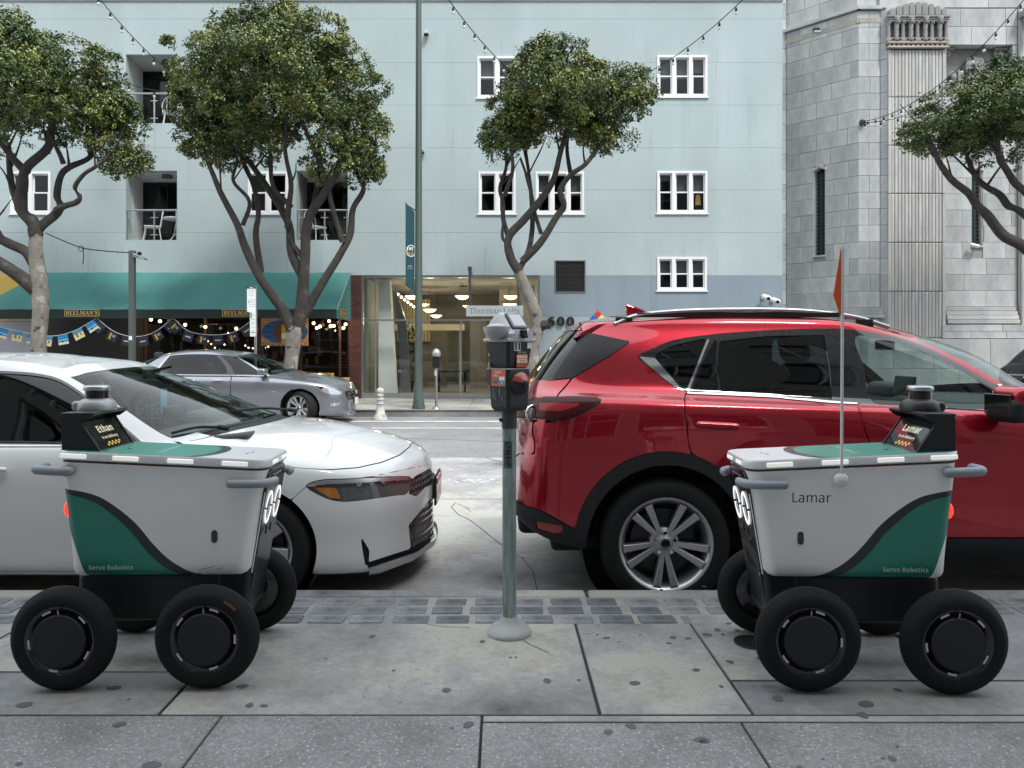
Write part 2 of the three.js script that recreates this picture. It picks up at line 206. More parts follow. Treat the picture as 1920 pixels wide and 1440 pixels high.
// a wall sheet cut into cells round rectangular openings
function cells(x0, x1, y0, y1, holes, z, t) {
  const xs = [...new Set([x0, x1, ...holes.flatMap((h) => [h[0], h[1]])].filter((x) => x >= x0 && x <= x1))].sort((a, b) => a - b);
  const ys = [...new Set([y0, y1, ...holes.flatMap((h) => [h[2], h[3]])].filter((y) => y >= y0 && y <= y1))].sort((a, b) => a - b), g = [];
  for (let j = 0; j < ys.length - 1; j++) { let run = null; for (let i = 0; i <= xs.length - 1; i++) { const mx = (xs[i] + xs[i + 1]) / 2, my = (ys[j] + ys[j + 1]) / 2, solid = i < xs.length - 1 && !holes.some((h) => mx > h[0] && mx < h[1] && my > h[2] && my < h[3]); if (solid) { run = run ?? xs[i]; } else if (run !== null) { g.push(box(run, xs[i], ys[j], ys[j + 1], z - t, z)); run = null; } } }
  return g;
}
const apt = root('apartment_building', 0, 0, -WALL);
tag(apt, 'pale blue green rendered apartment block with white windows, recessed balconies and glazed lobby', 'building');
const rect = (a, b, c, d) => [bx(a), bx(b), by(d), by(c)];
const winRects = [[895, 968, 106, 184, 2], [1232, 1326, 104, 182, 3], [897, 967, 322, 401, 2], [1004, 1095, 322, 401, 3], [1232, 1326, 321, 400, 3], [1232, 1325, 482, 545, 3], [20, 95, 322, 401, 2], [465, 540, 322, 401, 2], [465, 540, 106, 184, 2], [20, 95, 106, 184, 2]];
const balRects = [[236, 332, 320, 450], [236, 332, 102, 231], [556, 652, 320, 450], [556, 652, 102, 231]];
const TOPY = by(1.5), SHOP = by(517), L0 = -17, R0 = bx(1467);
const vent = rect(1040, 1098, 488, 549);
const openings = [vent, ...winRects.map((w) => rect(w[0], w[1], w[2], w[3])), ...balRects.map((b) => rect(...b))];
const bands = [516, 436, 356, 277, 197, 117, 35.5].map(by).concat([TOPY]);
for (let i = 0; i < bands.length - 1; i++) { // rendered wall in lifts, with narrow open joints between them
  const lo = bands[i] + (i ? 0.0025 : 0), hi = bands[i + 1] - 0.0025;
  mesh('wall_panel', cells(L0, R0, lo, hi, openings, 0, 0.3), MAT.stucco, apt);
}
mesh('joint_backing', cells(L0 + 0.05, R0 - 0.05, bands[0] + 0.01, TOPY - 0.05, openings.map(([p, q, r, s]) => [p - 0.02, q + 0.02, r - 0.02, s + 0.02]), -0.02, 0.2), MAT.stuccoBase, apt);
mesh('parapet_cap', box(L0, R0 + 0.02, TOPY, TOPY + 0.05, -0.34, 0.04), MAT.innerWhite, apt);
mesh('side_wall', [box(R0 - 0.3, R0, 0, bands[0], -9, -0.31), box(R0 - 0.3, R0, bands[0], TOPY, -9, -0.31), box(L0, L0 + 0.3, 0, TOPY, -9, -0.31)], MAT.stucco, apt);
mesh('roof', box(L0 + 0.3, R0 - 0.3, TOPY - 0.6, TOPY - 0.4, -9, -0.31), MAT.stuccoBase, apt);
// lower storey
const garage = rect(1142, 1420, 593, 747);
mesh('wall_panel', cells(bx(1012), R0, by(593), bands[0], [rect(1232, 1325, 482, 545), vent], 0.004, 0.3), MAT.stuccoBand, apt);
mesh('wall_panel', box(bx(1012), garage[0], 0, by(593), -0.3, 0), MAT.stuccoBase, apt); mesh('wall_panel', box(garage[1], R0, 0, by(593), -0.3, 0), MAT.stuccoBase, apt);
mesh('wall_panel', box(L0, bx(655), by(575), bands[0], -0.3, -0.001), MAT.stucco, apt);
mesh('wall_panel', box(L0, bx(-60), 0, by(575), -0.3, 0), MAT.stuccoBase, apt);
mesh('brick_pier', box(bx(655), bx(677), 0, bands[0], -0.4, -0.005), MAT.brick, apt);
mesh('garage_door', [...Array.from({ length: 5 }, (_, i) => box(garage[0], garage[1], 0.02 + i * 0.43, 0.43 + i * 0.43, -0.6, -0.55))], std({ color: lin(0.05, 0.052, 0.055), roughness: 0.6 }), apt);
mesh('garage_reveal', [box(garage[0] - 0.02, garage[0], 0, garage[3], -0.6, -0.3), box(garage[1], garage[1] + 0.02, 0, garage[3], -0.6, -0.3), box(garage[0], garage[1], garage[3], garage[3] + 0.02, -0.6, -0.3)], MAT.stuccoBase, apt);
{ // dark mesh panel in a thin pale frame
  const f = mesh('vent_panel', box(vent[0] + 0.03, vent[1] - 0.03, vent[2] + 0.03, vent[3] - 0.03, -0.1, -0.02), std({ color: lin(0.022, 0.021, 0.021), roughness: 0.8 }), apt), [a, b, c, d] = vent, s = [];
  mesh('frame', [box(a, b, c, c + 0.03, -0.1, 0.02), box(a, b, d - 0.03, d, -0.1, 0.02), box(a, a + 0.03, c + 0.03, d - 0.03, -0.1, 0.02), box(b - 0.03, b, c + 0.03, d - 0.03, -0.1, 0.02)], MAT.alu, f);
  for (let y = c + 0.06; y < d - 0.04; y += 0.035) s.push(box(a + 0.03, b - 0.03, y, y + 0.012, -0.02, -0.008)); mesh('louvre', s, std({ color: lin(0.03, 0.029, 0.029), roughness: 0.7 }), f);
}
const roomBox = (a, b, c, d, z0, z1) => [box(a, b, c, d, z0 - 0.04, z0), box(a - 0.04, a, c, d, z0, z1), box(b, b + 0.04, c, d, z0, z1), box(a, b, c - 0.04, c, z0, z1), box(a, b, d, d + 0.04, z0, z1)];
function windowUnit([p0, p1, q0, q1, n], k) {
  const [a, b, c, d] = rect(p0, p1, q0, q1), g = [], fw = 0.055, W = (b - a) / n, mid = (c + d) / 2 + 0.01;
  const f = (x0, x1, y0, y1, z0 = -0.12, z1 = 0.025) => g.push(box(x0, x1, y0, y1, z0, z1));
  f(a, b, c, c + fw); f(a, b, d - fw, d); f(a, a + fw, c + fw, d - fw); f(b - fw, b, c + fw, d - fw);
  for (let i = 1; i < n; i++) f(a + i * W - 0.045, a + i * W + 0.045, c + fw, d - fw);
  const w = mesh('window', g, MAT.vinyl, apt), sash = [];
  for (let i = 0; i < n; i++) {
    const x0 = a + i * W + (i ? 0.045 : fw), x1 = a + (i + 1) * W - (i < n - 1 ? 0.045 : fw), y0 = c + fw, y1 = d - fw, r = 0.035;
    const fr = (X0, X1, Y0, Y1, z) => sash.push(box(X0, X1, Y0, Y0 + r, z - 0.03, z), box(X0, X1, Y1 - r, Y1, z - 0.03, z), box(X0, X0 + r, Y0 + r, Y1 - r, z - 0.03, z), box(X1 - r, X1, Y0 + r, Y1 - r, z - 0.03, z));
    fr(x0, x1, y0, mid + 0.01, -0.01); fr(x0, x1, mid - 0.03, y1, -0.045);
    mesh('pane', plane(x1 - x0 - 2 * r, mid - y0 - 0.06, (x0 + x1) / 2, (y0 + mid) / 2 + 0.005, -0.024), MAT.pane, w);
    mesh('pane', plane(x1 - x0 - 2 * r, y1 - mid - 0.04, (x0 + x1) / 2, (y1 + mid) / 2 - 0.015, -0.06), MAT.pane, w);
    const drop = noiseBrick(k + 1, i + 3); if (drop > 0.35) mesh('blind', box(x0 + 0.02, x1 - 0.02, lerp(y1 - 0.15, y0 + 0.1, drop > 0.85 ? 0.5 : (drop - 0.35) * 1.1), y1, -0.16, -0.15), std({ color: lin(0.22, 0.22, 0.225), roughness: 0.9 }), w);
  }
  mesh('sash', sash, MAT.vinyl, w);
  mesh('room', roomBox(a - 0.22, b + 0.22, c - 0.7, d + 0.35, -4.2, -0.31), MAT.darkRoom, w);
  mesh('sill', box(a - 0.04, b + 0.04, c - 0.03, c - 0.002, -0.05, 0.04), MAT.vinyl, w);
}
winRects.forEach(windowUnit);
{ // lamp standing just inside one of the windows
  const p = [bx(1314), by(377)], g = root('table_lamp', p[0], p[1] - 0.24, -WALL - 0.3); tag(g, 'warm beige table lamp glowing behind a white upper window', 'lamp');
  mesh('shade', lathe([[0.075, 0.2], [0.055, 0.46]], 20), std({ color: lin(0.7, 0.5, 0.25), roughness: 0.9, side: THREE.DoubleSide, emissive: lin(0.8, 0.5, 0.2), emissiveIntensity: 0.15 }), g);
  mesh('stand', [cyl(0.012, 0.012, 0.2, 8).translate(0, 0.1, 0), cyl(0.05, 0.05, 0.02, 16).translate(0, 0.01, 0)], MAT.blackPlastic, g);
}
function chairOut(x, y, z, turn, label) {
  const g = root('patio_chair', x, y, z); g.rotation.y = turn; tag(g, label, 'chair', 'white plastic chairs on the balconies');
  const m = MAT.white;
  mesh('seat', rbox(0.42, 0.03, 0.42, 0.012).translate(0, 0.43, 0), m, g);
  mesh('backrest', [tube([[-0.19, 0.44, -0.2], [-0.2, 0.7, -0.24], [-0.1, 0.9, -0.27], [0.1, 0.9, -0.27], [0.2, 0.7, -0.24], [0.19, 0.44, -0.2]], 0.014, 30), ...[-0.1, 0, 0.1].map((q) => bar(V(q, 0.44, -0.2), V(q * 0.8, 0.89, -0.265), 0.011))], m, g);
  for (const s of [-1, 1]) for (const t of [-1, 1]) mesh('leg', tube([[s * 0.17, 0.43, t * 0.17], [s * 0.18, 0.25, t * 0.19], [s * 0.22, 0, t * 0.23]], 0.014, 8), m, g);
}
balRects.forEach(([p0, p1, q0, q1], k) => {
  const [a, b, c, d] = rect(p0, p1, q0, q1), D = -1.0;
  const r = mesh('balcony', [box(a - 0.05, a, c, d, D, -0.301), box(b, b + 0.05, c, d, D, -0.301), box(a, b, d, d + 0.05, D, -0.301), box(a, b, c - 0.05, c, D, -0.301), box(a, b, d - 0.1, d, D - 0.05, D)], MAT.innerWhite, apt);
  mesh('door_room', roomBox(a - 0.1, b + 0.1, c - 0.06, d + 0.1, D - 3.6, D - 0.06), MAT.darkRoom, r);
  mesh('door_glass', plane(b - a, d - c - 0.1, (a + b) / 2, (c + d - 0.1) / 2, D - 0.03), MAT.pane, r);
  mesh('door_frame', [box(a, a + 0.05, c, d - 0.1, D - 0.04, D + 0.03), box(a + 0.05, b, d - 0.15, d - 0.1, D - 0.04, D + 0.03), box(a + 0.05, b, c, c + 0.05, D - 0.04, D + 0.03), box((a + b) / 2 - 0.02, (a + b) / 2 + 0.02, c + 0.05, d - 0.15, D - 0.045, D + 0.02)], MAT.blackPlastic, r);
  mesh('curtain', Array.from({ length: 5 }, (_, i) => cyl(0.045, 0.045, d - c - 0.4, 10).translate(a + 1.0 + i * 0.07, (c + d) / 2 - 0.15, D - 0.25)), std({ color: lin(0.16, 0.16, 0.165), roughness: 0.9 }), r);
  mesh('ceiling_light', cyl(0.13, 0.15, 0.08, 20).translate((a + b) / 2 + 0.2, d - 0.04, -0.5), std({ color: lin(0.12, 0.11, 0.1), roughness: 0.5 }), r);
  const H = c + 0.8, m = (a + b) / 2 + 0.06;
  mesh('rail', [bar(V(a, H, -0.04), V(b, H, -0.04), 0.025), ...[a + 0.02, m, b - 0.02].flatMap((x) => [bar(V(x, c, -0.04), V(x, H, -0.04), 0.022), bar(V(x - (x === a + 0.02 ? 0 : 0.1), c + 0.14, -0.03), V(x + (x === b - 0.02 ? 0 : 0.1), c + 0.14, -0.03), 0.012), bar(V(x - (x === a + 0.02 ? 0 : 0.1), H - 0.2, -0.03), V(x + (x === b - 0.02 ? 0 : 0.1), H - 0.2, -0.03), 0.012)])], MAT.alu, r);
  for (const [x0, x1] of [[a + 0.06, m - 0.05], [m + 0.05, b - 0.06]]) mesh('rail_glass', plane(x1 - x0, 0.68, (x0 + x1) / 2, c + 0.4, -0.045), MAT.clear, r);
});
chairOut(bx(270) - 0.02, by(450), -WALL - 0.55, -1.2, 'white plastic chair beside the round table on the lower balcony by the lamp post');
chairOut(bx(306), by(231), -WALL - 0.5, 0.5, 'white plastic chair on the top balcony between two tree crowns');
chairOut(bx(582), by(450), -WALL - 0.6, 1.0, 'white plastic chair on the balcony behind the forked tree');
{ const g = root('patio_table', bx(314), by(450), -WALL - 0.6); tag(g, 'small round white table with a cup on the lower balcony', 'table'); mesh('table_top', cyl(0.36, 0.36, 0.03, 32).translate(0, 0.66, 0), MAT.white, g); for (let i = 0; i < 3; i++) mesh('leg', tube([[0, 0.64, 0], [0.05, 0.4, 0], [0.08, 0.2, 0], [0.22, 0.01, 0]].map(([x, y]) => V(x * Math.cos(i * 2.1 + 2.6), y, x * Math.sin(i * 2.1 + 2.6))), 0.018, 12), MAT.white, g);
  const c = root('cup', bx(314) + 0.05, by(450) + 0.676, -WALL - 0.5); tag(c, 'small white cup standing on the round balcony table', 'cup'); mesh('cup_body', lathe([[0.001, 0], [0.04, 0], [0.045, 0.14], [0.038, 0.14], [0.035, 0.01]], 16), MAT.white, c); }

// ---- lobby behind the tall shop window
{
  const [a, b, c, d] = rect(677, 1012, 517, 745), lobby = mesh('lobby_room', [box(a - 1.5, b + 1.5, 0, 0.01, -8, -0.3), box(a - 0.1, a, 0, d, -7.5, -0.3), box(b, b + 0.1, 0, d, -7.5, -0.3), box(a, b, d, d + 0.08, -7.5, -0.3), ...cells(a, b, 0.01, d, [[bx(800), bx(832) + 0.6, 0.01, 2.0], [bx(905), bx(950) + 0.1, 0.01, 2.0]], -7.5, 0.1)], std({ color: lin(0.30, 0.28, 0.24), roughness: 0.85, map: again(tStucco, 0.3) }), apt);
  mesh('back_room', [box(a, b, 0, 3, -10, -9.9), box(bx(830), bx(832), 0, 3, -10, -7.6)], std({ color: lin(0.5, 0.45, 0.3), roughness: 0.9 }), lobby);
  mesh('white_column', [extrude([[bx(703), 0.02], [bx(737), 0.02], [bx(724), 3.2], [bx(703), 3.2]], 0.4).translate(0, 0, -0.6)], std({ color: lin(0.62, 0.64, 0.6), roughness: 0.8 }), lobby);
  mesh('grey_screen', [extrude([[bx(737), 0.02], [bx(757), 0.02], [bx(748), 2.1], [bx(726), 3.0]], 0.1).translate(0, 0, -1.6)], std({ color: lin(0.16, 0.17, 0.18), roughness: 0.6 }), lobby);
  mesh('soffit', [box(a, bx(860), by(603) - 0.15, by(600), -3.6, -3.2), box(bx(935), b, by(560), d, -6.5, -4.5)], std({ color: lin(0.36, 0.32, 0.23), roughness: 0.9 }), lobby);
  mesh('hall_partition', [box(bx(866), bx(905), 0.01, 2.3, -5.6, -5.5), box(bx(985), b, 0.01, d, -3.4, -3.3)], std({ color: lin(0.2, 0.19, 0.17), roughness: 0.8 }), lobby);
  for (let i = 0; i < 11; i++) mesh('curtain_fold', cyl(0.055, 0.055, 1.5, 10).translate(bx(748) - 0.95 + i * 0.11, 2.35, -6.9), std({ color: lin(0.5, 0.4, 0.22), roughness: 0.85 }), lobby);
  mesh('counter', [box(bx(800), bx(870), 0.62, 0.68, -3.2, -2.4), box(bx(804), bx(808), 0, 0.62, -3.1, -2.9), box(bx(860), bx(864), 0, 0.62, -3.1, -2.9)], MAT.black, lobby);
  const glass = mesh('shop_window', [box(a, b, 0, 0.14, -0.16, -0.04), box(a, b, d - 0.05, d, -0.16, -0.04), box(a, a + 0.05, 0.14, d - 0.05, -0.16, -0.04), box(b - 0.05, b, 0.14, d - 0.05, -0.16, -0.04), box(a + 0.05, b - 0.05, by(601.5), by(598.5), -0.15, -0.05), box(bx(702), bx(703.6), 0.14, d - 0.05, -0.14, -0.06), box(bx(862), bx(865), 0.14, by(601.5), -0.14, -0.06)], MAT.alu, apt);
  const panes = [[a + 0.05, bx(702), 0.14, by(601.5)], [bx(703.6), bx(862), 0.14, by(601.5)], [bx(865), b - 0.05, 0.14, by(601.5)], [a + 0.05, bx(702), by(598.5), d - 0.05], [bx(703.6), b - 0.05, by(598.5), d - 0.05]];
  panes.forEach(([x0, x1, y0, y1], i) => mesh('pane', plane(x1 - x0, y1 - y0, (x0 + x1) / 2, (y0 + y1) / 2, -0.1), i === 0 || i === 3 ? phy({ color: lin(0.72, 0.86, 0.87), roughness: 0.03, transmission: 1, thickness: 0 }) : MAT.clear, glass));
  mesh('step', box(bx(862), b, 0, 0.08, 0.0, 0.25), MAT.concrete, apt);
  const glow = std({ color: lin(1, 0.9, 0.65), emissive: lin(1, 0.82, 0.5), emissiveIntensity: 0.9, roughness: 0.6 });
  const lamp = (px, py, dd, s = 1) => { const p = at(px, py, dd), g = root('pendant_lamp', p.x, p.y, p.z); tag(g, 'lit glass bowl pendant lamp hanging in the lobby', 'lamp', 'bowl lamps hanging in the lobby'); mesh('bowl', lathe([[0.001, -0.13], [0.12, -0.11], [0.22, -0.05], [0.26, 0.02], [0.24, 0.02], [0.2, -0.03]].map(([r, y]) => [r * s, y * s]), 24), glow, g); mesh('rim', new THREE.TorusGeometry(0.255 * s, 0.014 * s, 6, 32).rotateX(Math.PI / 2).translate(0, 0.02 * s, 0), std({ color: lin(0.05, 0.04, 0.03), metalness: 0.7, roughness: 0.4 }), g); const top = SHOP - p.y; mesh('chain', [0, 1, 2].map((k) => bar(V(0.25 * s * Math.cos(k * 2.1), 0.02, 0.25 * s * Math.sin(k * 2.1)), V(0, Math.min(0.5, top * 0.7), 0), 0.006, 5)).concat([bar(V(0, Math.min(0.5, top * 0.7), 0), V(0, top, 0), 0.008, 5)]), std({ color: lin(0.1, 0.09, 0.07), metalness: 0.7, roughness: 0.4 }), g); return g; };
  for (const [x, y, dd, s] of [[772, 555, 22.5, 0.8], [867, 555, 22.6, 0.85], [958, 555, 22.6, 0.85], [956, 570, 24.5, 0.9], [806, 580, 24.5, 0.85], [818, 591, 26, 0.8], [796, 570, 27, 0.7], [875, 573, 27, 0.6]]) lamp(x, y, dd, s);
  for (const [x, y, dd, I] of [[772, 565, 22.5, 1.2], [867, 565, 22.6, 1.2], [958, 565, 22.6, 1.2], [806, 592, 24.8, 1.8]]) { const p = at(x, y, dd), l = new THREE.PointLight(new THREE.Color(1, 0.86, 0.62), I, 0, 2); l.position.copy(p).add(V(0, -0.3, 0)); l.castShadow = true; l.shadow.radius = 6; scene.add(l); }
  const tr = root('track_light', 0, 0, 0); tag(tr, 'row of small white spot bulbs along the lobby ceiling', 'track light'); const P0 = at(746, 552, 23), P1 = at(786, 583, 27.2); mesh('rail', bar(P0.clone().add(V(0, 0.06, 0)), P1.clone().add(V(0, 0.06, 0)), 0.015), MAT.blackPlastic, tr); for (let i = 0; i < 8; i++) mesh('bulb', new THREE.SphereGeometry(0.045, 12, 8).translate(...P0.clone().lerp(P1, i / 7).toArray()), std({ emissive: lin(1, 0.93, 0.8), emissiveIntensity: 1.5, color: lin(1, 1, 1) }), tr);
  const fan = root('ceiling_fan', at(868, 533, 23.5).x, at(868, 533, 23.5).y, -23.5); tag(fan, 'dark ceiling fan with flat blades above the lobby', 'fan'); mesh('motor', cyl(0.11, 0.13, 0.14, 20), MAT.blackPlastic, fan); mesh('rod', cyl(0.015, 0.015, 0.3, 8).translate(0, 0.2, 0), MAT.blackPlastic, fan); for (let i = 0; i < 4; i++) mesh('blade', box(0.12, 0.62, -0.005, 0.005, -0.06, 0.06).rotateY(i * 1.571 + 0.4), MAT.blackPlastic, fan);
  const ex = at(897, 661, 27.8); const sg = tag(mesh('exit_sign', rbox(0.4, 0.2, 0.04, 0.01).translate(ex.x, ex.y, ex.z), std({ color: lin(0.1, 0.5, 0.15), emissive: lin(0.1, 0.7, 0.2), emissiveIntensity: 0.3 })), 'small glowing green exit sign deep inside the lobby', 'sign');
  const pl = root('potted_tree', at(765, 730, 23).x, 0.01, -23); tag(pl, 'dark indoor potted tree standing inside the lobby', 'plant'); mesh('pot', lathe([[0.001, 0], [0.15, 0], [0.19, 0.35], [0.16, 0.35], [0.15, 0.3]], 20), MAT.blackPlastic, pl); mesh('trunk', cyl(0.02, 0.03, 1.0, 8).translate(0, 0.8, 0), MAT.blackPlastic, pl); const lf = []; for (let k = 0; k < 260; k++) { const g = new THREE.CircleGeometry(rr(0.04, 0.075), 5).scale(0.6, 1.3, 1); rot(g, rr(0, 6), rr(0, 6), 0); const a2 = rr(0, 6.28), q = Math.sqrt(rnd()) * 0.3; lf.push(g.translate(q * Math.cos(a2), rr(0.7, 2.0), q * Math.sin(a2))); } mesh('foliage', lf, std({ color: lin(0.02, 0.045, 0.02), roughness: 0.7, side: THREE.DoubleSide }), pl);
}
// ---- restaurant front under the awning
const bulbGlow = std({ color: lin(1, 0.9, 0.7), emissive: lin(1, 0.72, 0.38), emissiveIntensity: 2.2 });
{
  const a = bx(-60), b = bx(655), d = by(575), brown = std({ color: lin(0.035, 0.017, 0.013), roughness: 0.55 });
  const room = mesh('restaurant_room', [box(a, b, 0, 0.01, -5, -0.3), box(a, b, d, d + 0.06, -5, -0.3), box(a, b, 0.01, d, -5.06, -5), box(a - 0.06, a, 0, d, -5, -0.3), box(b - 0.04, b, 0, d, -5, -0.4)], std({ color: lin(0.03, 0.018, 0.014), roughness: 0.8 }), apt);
  const fr = []; for (const p of [262, 268, 380, 484, 489, 560, 634, 651]) fr.push(box(bx(p), bx(p) + 0.06, 0.02, d, -0.2, -0.08)); fr.push(box(bx(262), b, 0, 0.45, -0.2, -0.08), box(bx(262), b, d - 0.08, d, -0.21, -0.07));
  const f = mesh('shop_front', fr, brown, apt);
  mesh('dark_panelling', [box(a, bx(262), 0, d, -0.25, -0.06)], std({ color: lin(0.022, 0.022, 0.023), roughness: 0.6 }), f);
  for (const [p, q] of [[269, 380], [381, 484], [490, 560], [561, 634], [635, 651]]) mesh('pane', plane(bx(q) - bx(p) - 0.07, d - 0.55, (bx(p) + bx(q)) / 2 + 0.03, 0.45 + (d - 0.55) / 2, -0.14), MAT.clear, f);
  const items = []; for (let k = 0; k < 26; k++) items.push(box(0, rr(0.05, 0.16), 0, rr(0.1, 0.3), 0, 0.06).translate(rr(bx(300), b - 0.5), rr(0.7, 1.9), -rr(2.5, 4.7)));
  mesh('shelf_clutter', items, std({ color: lin(0.18, 0.09, 0.05), roughness: 0.7 }), room);
  mesh('stair', Array.from({ length: 6 }, (_, i) => box(bx(592), bx(625), 0.75 + i * 0.09, 0.77 + i * 0.09, -3, -2.6)), std({ color: lin(0.2, 0.08, 0.05), roughness: 0.7 }), room);
  const strings = [[[283, 599], [300, 602], [347, 609], [385, 613], [443, 616]], [[588, 606], [594, 615], [600, 612], [617, 602], [620, 611], [626, 611], [648, 608], [644, 615]], [[390, 640], [396, 645], [403, 652], [412, 656], [421, 646], [398, 660], [460, 648], [466, 652], [474, 653], [497, 652], [503, 650]]];
  const nm = ['string of warm bulbs hanging behind the dark bunting under the awning', 'cluster of warm bulbs at the right end of the restaurant front', 'string of tiny warm bulbs low behind the restaurant glass'];
  strings.forEach((s, k) => { const g = root('bulb_string', 0, 0, 0); tag(g, nm[k], 'string lights', 'warm bulb strings of the restaurant'); const dd = k === 2 ? 21.6 : 20.0; const P = s.map(([x, y]) => at(x, y, dd + (k === 2 ? rr(-0.2, 0.2) : 0))); mesh('wire', tube(P.slice().sort((u, v) => u.x - v.x).map((p) => p.clone().add(V(0, 0.09, 0))), 0.006, 40, 5), MAT.black, g); for (const p of P) { const m = mesh('bulb', new THREE.SphereGeometry(k === 2 ? 0.022 : 0.042, 12, 10).translate(p.x, p.y, p.z), bulbGlow, g); mesh('socket', cyl(0.016, 0.016, 0.05, 8).translate(p.x, p.y + 0.06, p.z), MAT.black, m); } });
  for (const [x, y] of [[300, 612], [400, 622], [612, 618]]) { const l = new THREE.PointLight(new THREE.Color(1, 0.62, 0.3), 0.7, 0, 2); const p = at(x, y, 20.0); l.position.set(p.x, p.y, p.z); l.castShadow = true; scene.add(l); }
  // picture hung on the glass
  const pt = canvasTex(256, 150, (x, w, h) => { x.fillStyle = '#b98d6a'; x.fillRect(0, 0, w, h); for (let k = 0; k < 220; k++) { x.fillStyle = ['#e9d9a8', '#2a1d18', '#8a3a2b', '#c9a45f'][k % 4]; x.fillRect(noiseBrick(k, 1) * w, noiseBrick(k, 2) * h, 6, 5); } x.fillStyle = '#2f66a8'; x.beginPath(); x.ellipse(w / 2, h / 2, w * 0.49, h * 0.42, 0, 0, 7); x.fill(); x.strokeStyle = '#16345e'; x.lineWidth = 3; for (let k = 0; k < 12; k++) { x.beginPath(); x.moveTo(w * 0.5, h * 0.5); x.lineTo(w * (0.5 + 0.5 * Math.cos(k * 0.52)), h * (0.5 + 0.45 * Math.sin(k * 0.52))); x.stroke(); } x.fillStyle = '#6d4637'; x.beginPath(); x.ellipse(w * 0.5, h * 0.5, w * 0.24, h * 0.4, 0, 0, 7); x.fill(); x.fillStyle = '#d9a637'; x.fillRect(w * 0.43, h * 0.25, w * 0.14, h * 0.68); x.fillRect(w * 0.47, h * 0.08, w * 0.06, h * 0.2); x.fillStyle = '#e8e6da'; x.fillRect(w * 0.43, h * 0.55, w * 0.14, h * 0.2); });
  const c0 = at(534, 622, 20.2); tag(mesh('poster', new THREE.BoxGeometry(1.24, 0.74, 0.01).translate(c0.x, c0.y, c0.z), std({ map: pt, roughness: 0.5 })), 'blue and brown bottle poster hung behind the forked tree', 'poster');
}
{ // yellow slatted bench and box outside the restaurant
  const y = std({ color: lin(0.62, 0.40, 0.06), roughness: 0.55 }), p = at(594, 700, 19.8), g = root('slatted_bench', p.x, 0, -19.8); tag(g, 'yellow slatted bench back beside the dark restaurant door', 'bench');
  for (let i = 0; i < 9; i++) mesh('slat', rbox(0.085, 0.34, 0.03, 0.008).translate(-0.4 + i * 0.1, 0.52, 0), y, g); mesh('rail', [box(-0.45, 0.45, 0.44, 0.48, -0.05, -0.02), box(-0.45, 0.45, 0.3, 0.34, -0.4, 0.06)], y, g); for (const s of [-1, 1]) mesh('leg', box(s * 0.42 - 0.025, s * 0.42 + 0.025, 0, 0.4, -0.3, -0.05), MAT.blackPlastic, g);
  const q = at(646, 725, 20.1), b = root('yellow_cabinet', q.x, 0, -20.1); tag(b, 'pale yellow low cabinet against the red brick pier', 'cabinet'); mesh('cabinet_body', rbox(0.24, 0.52, 0.2, 0.01).translate(0, 0.3, 0), std({ color: lin(0.5, 0.38, 0.14), roughness: 0.6 }), b); mesh('base', box(-0.11, 0.11, 0, 0.04, -0.09, 0.09), MAT.blackPlastic, b);
}
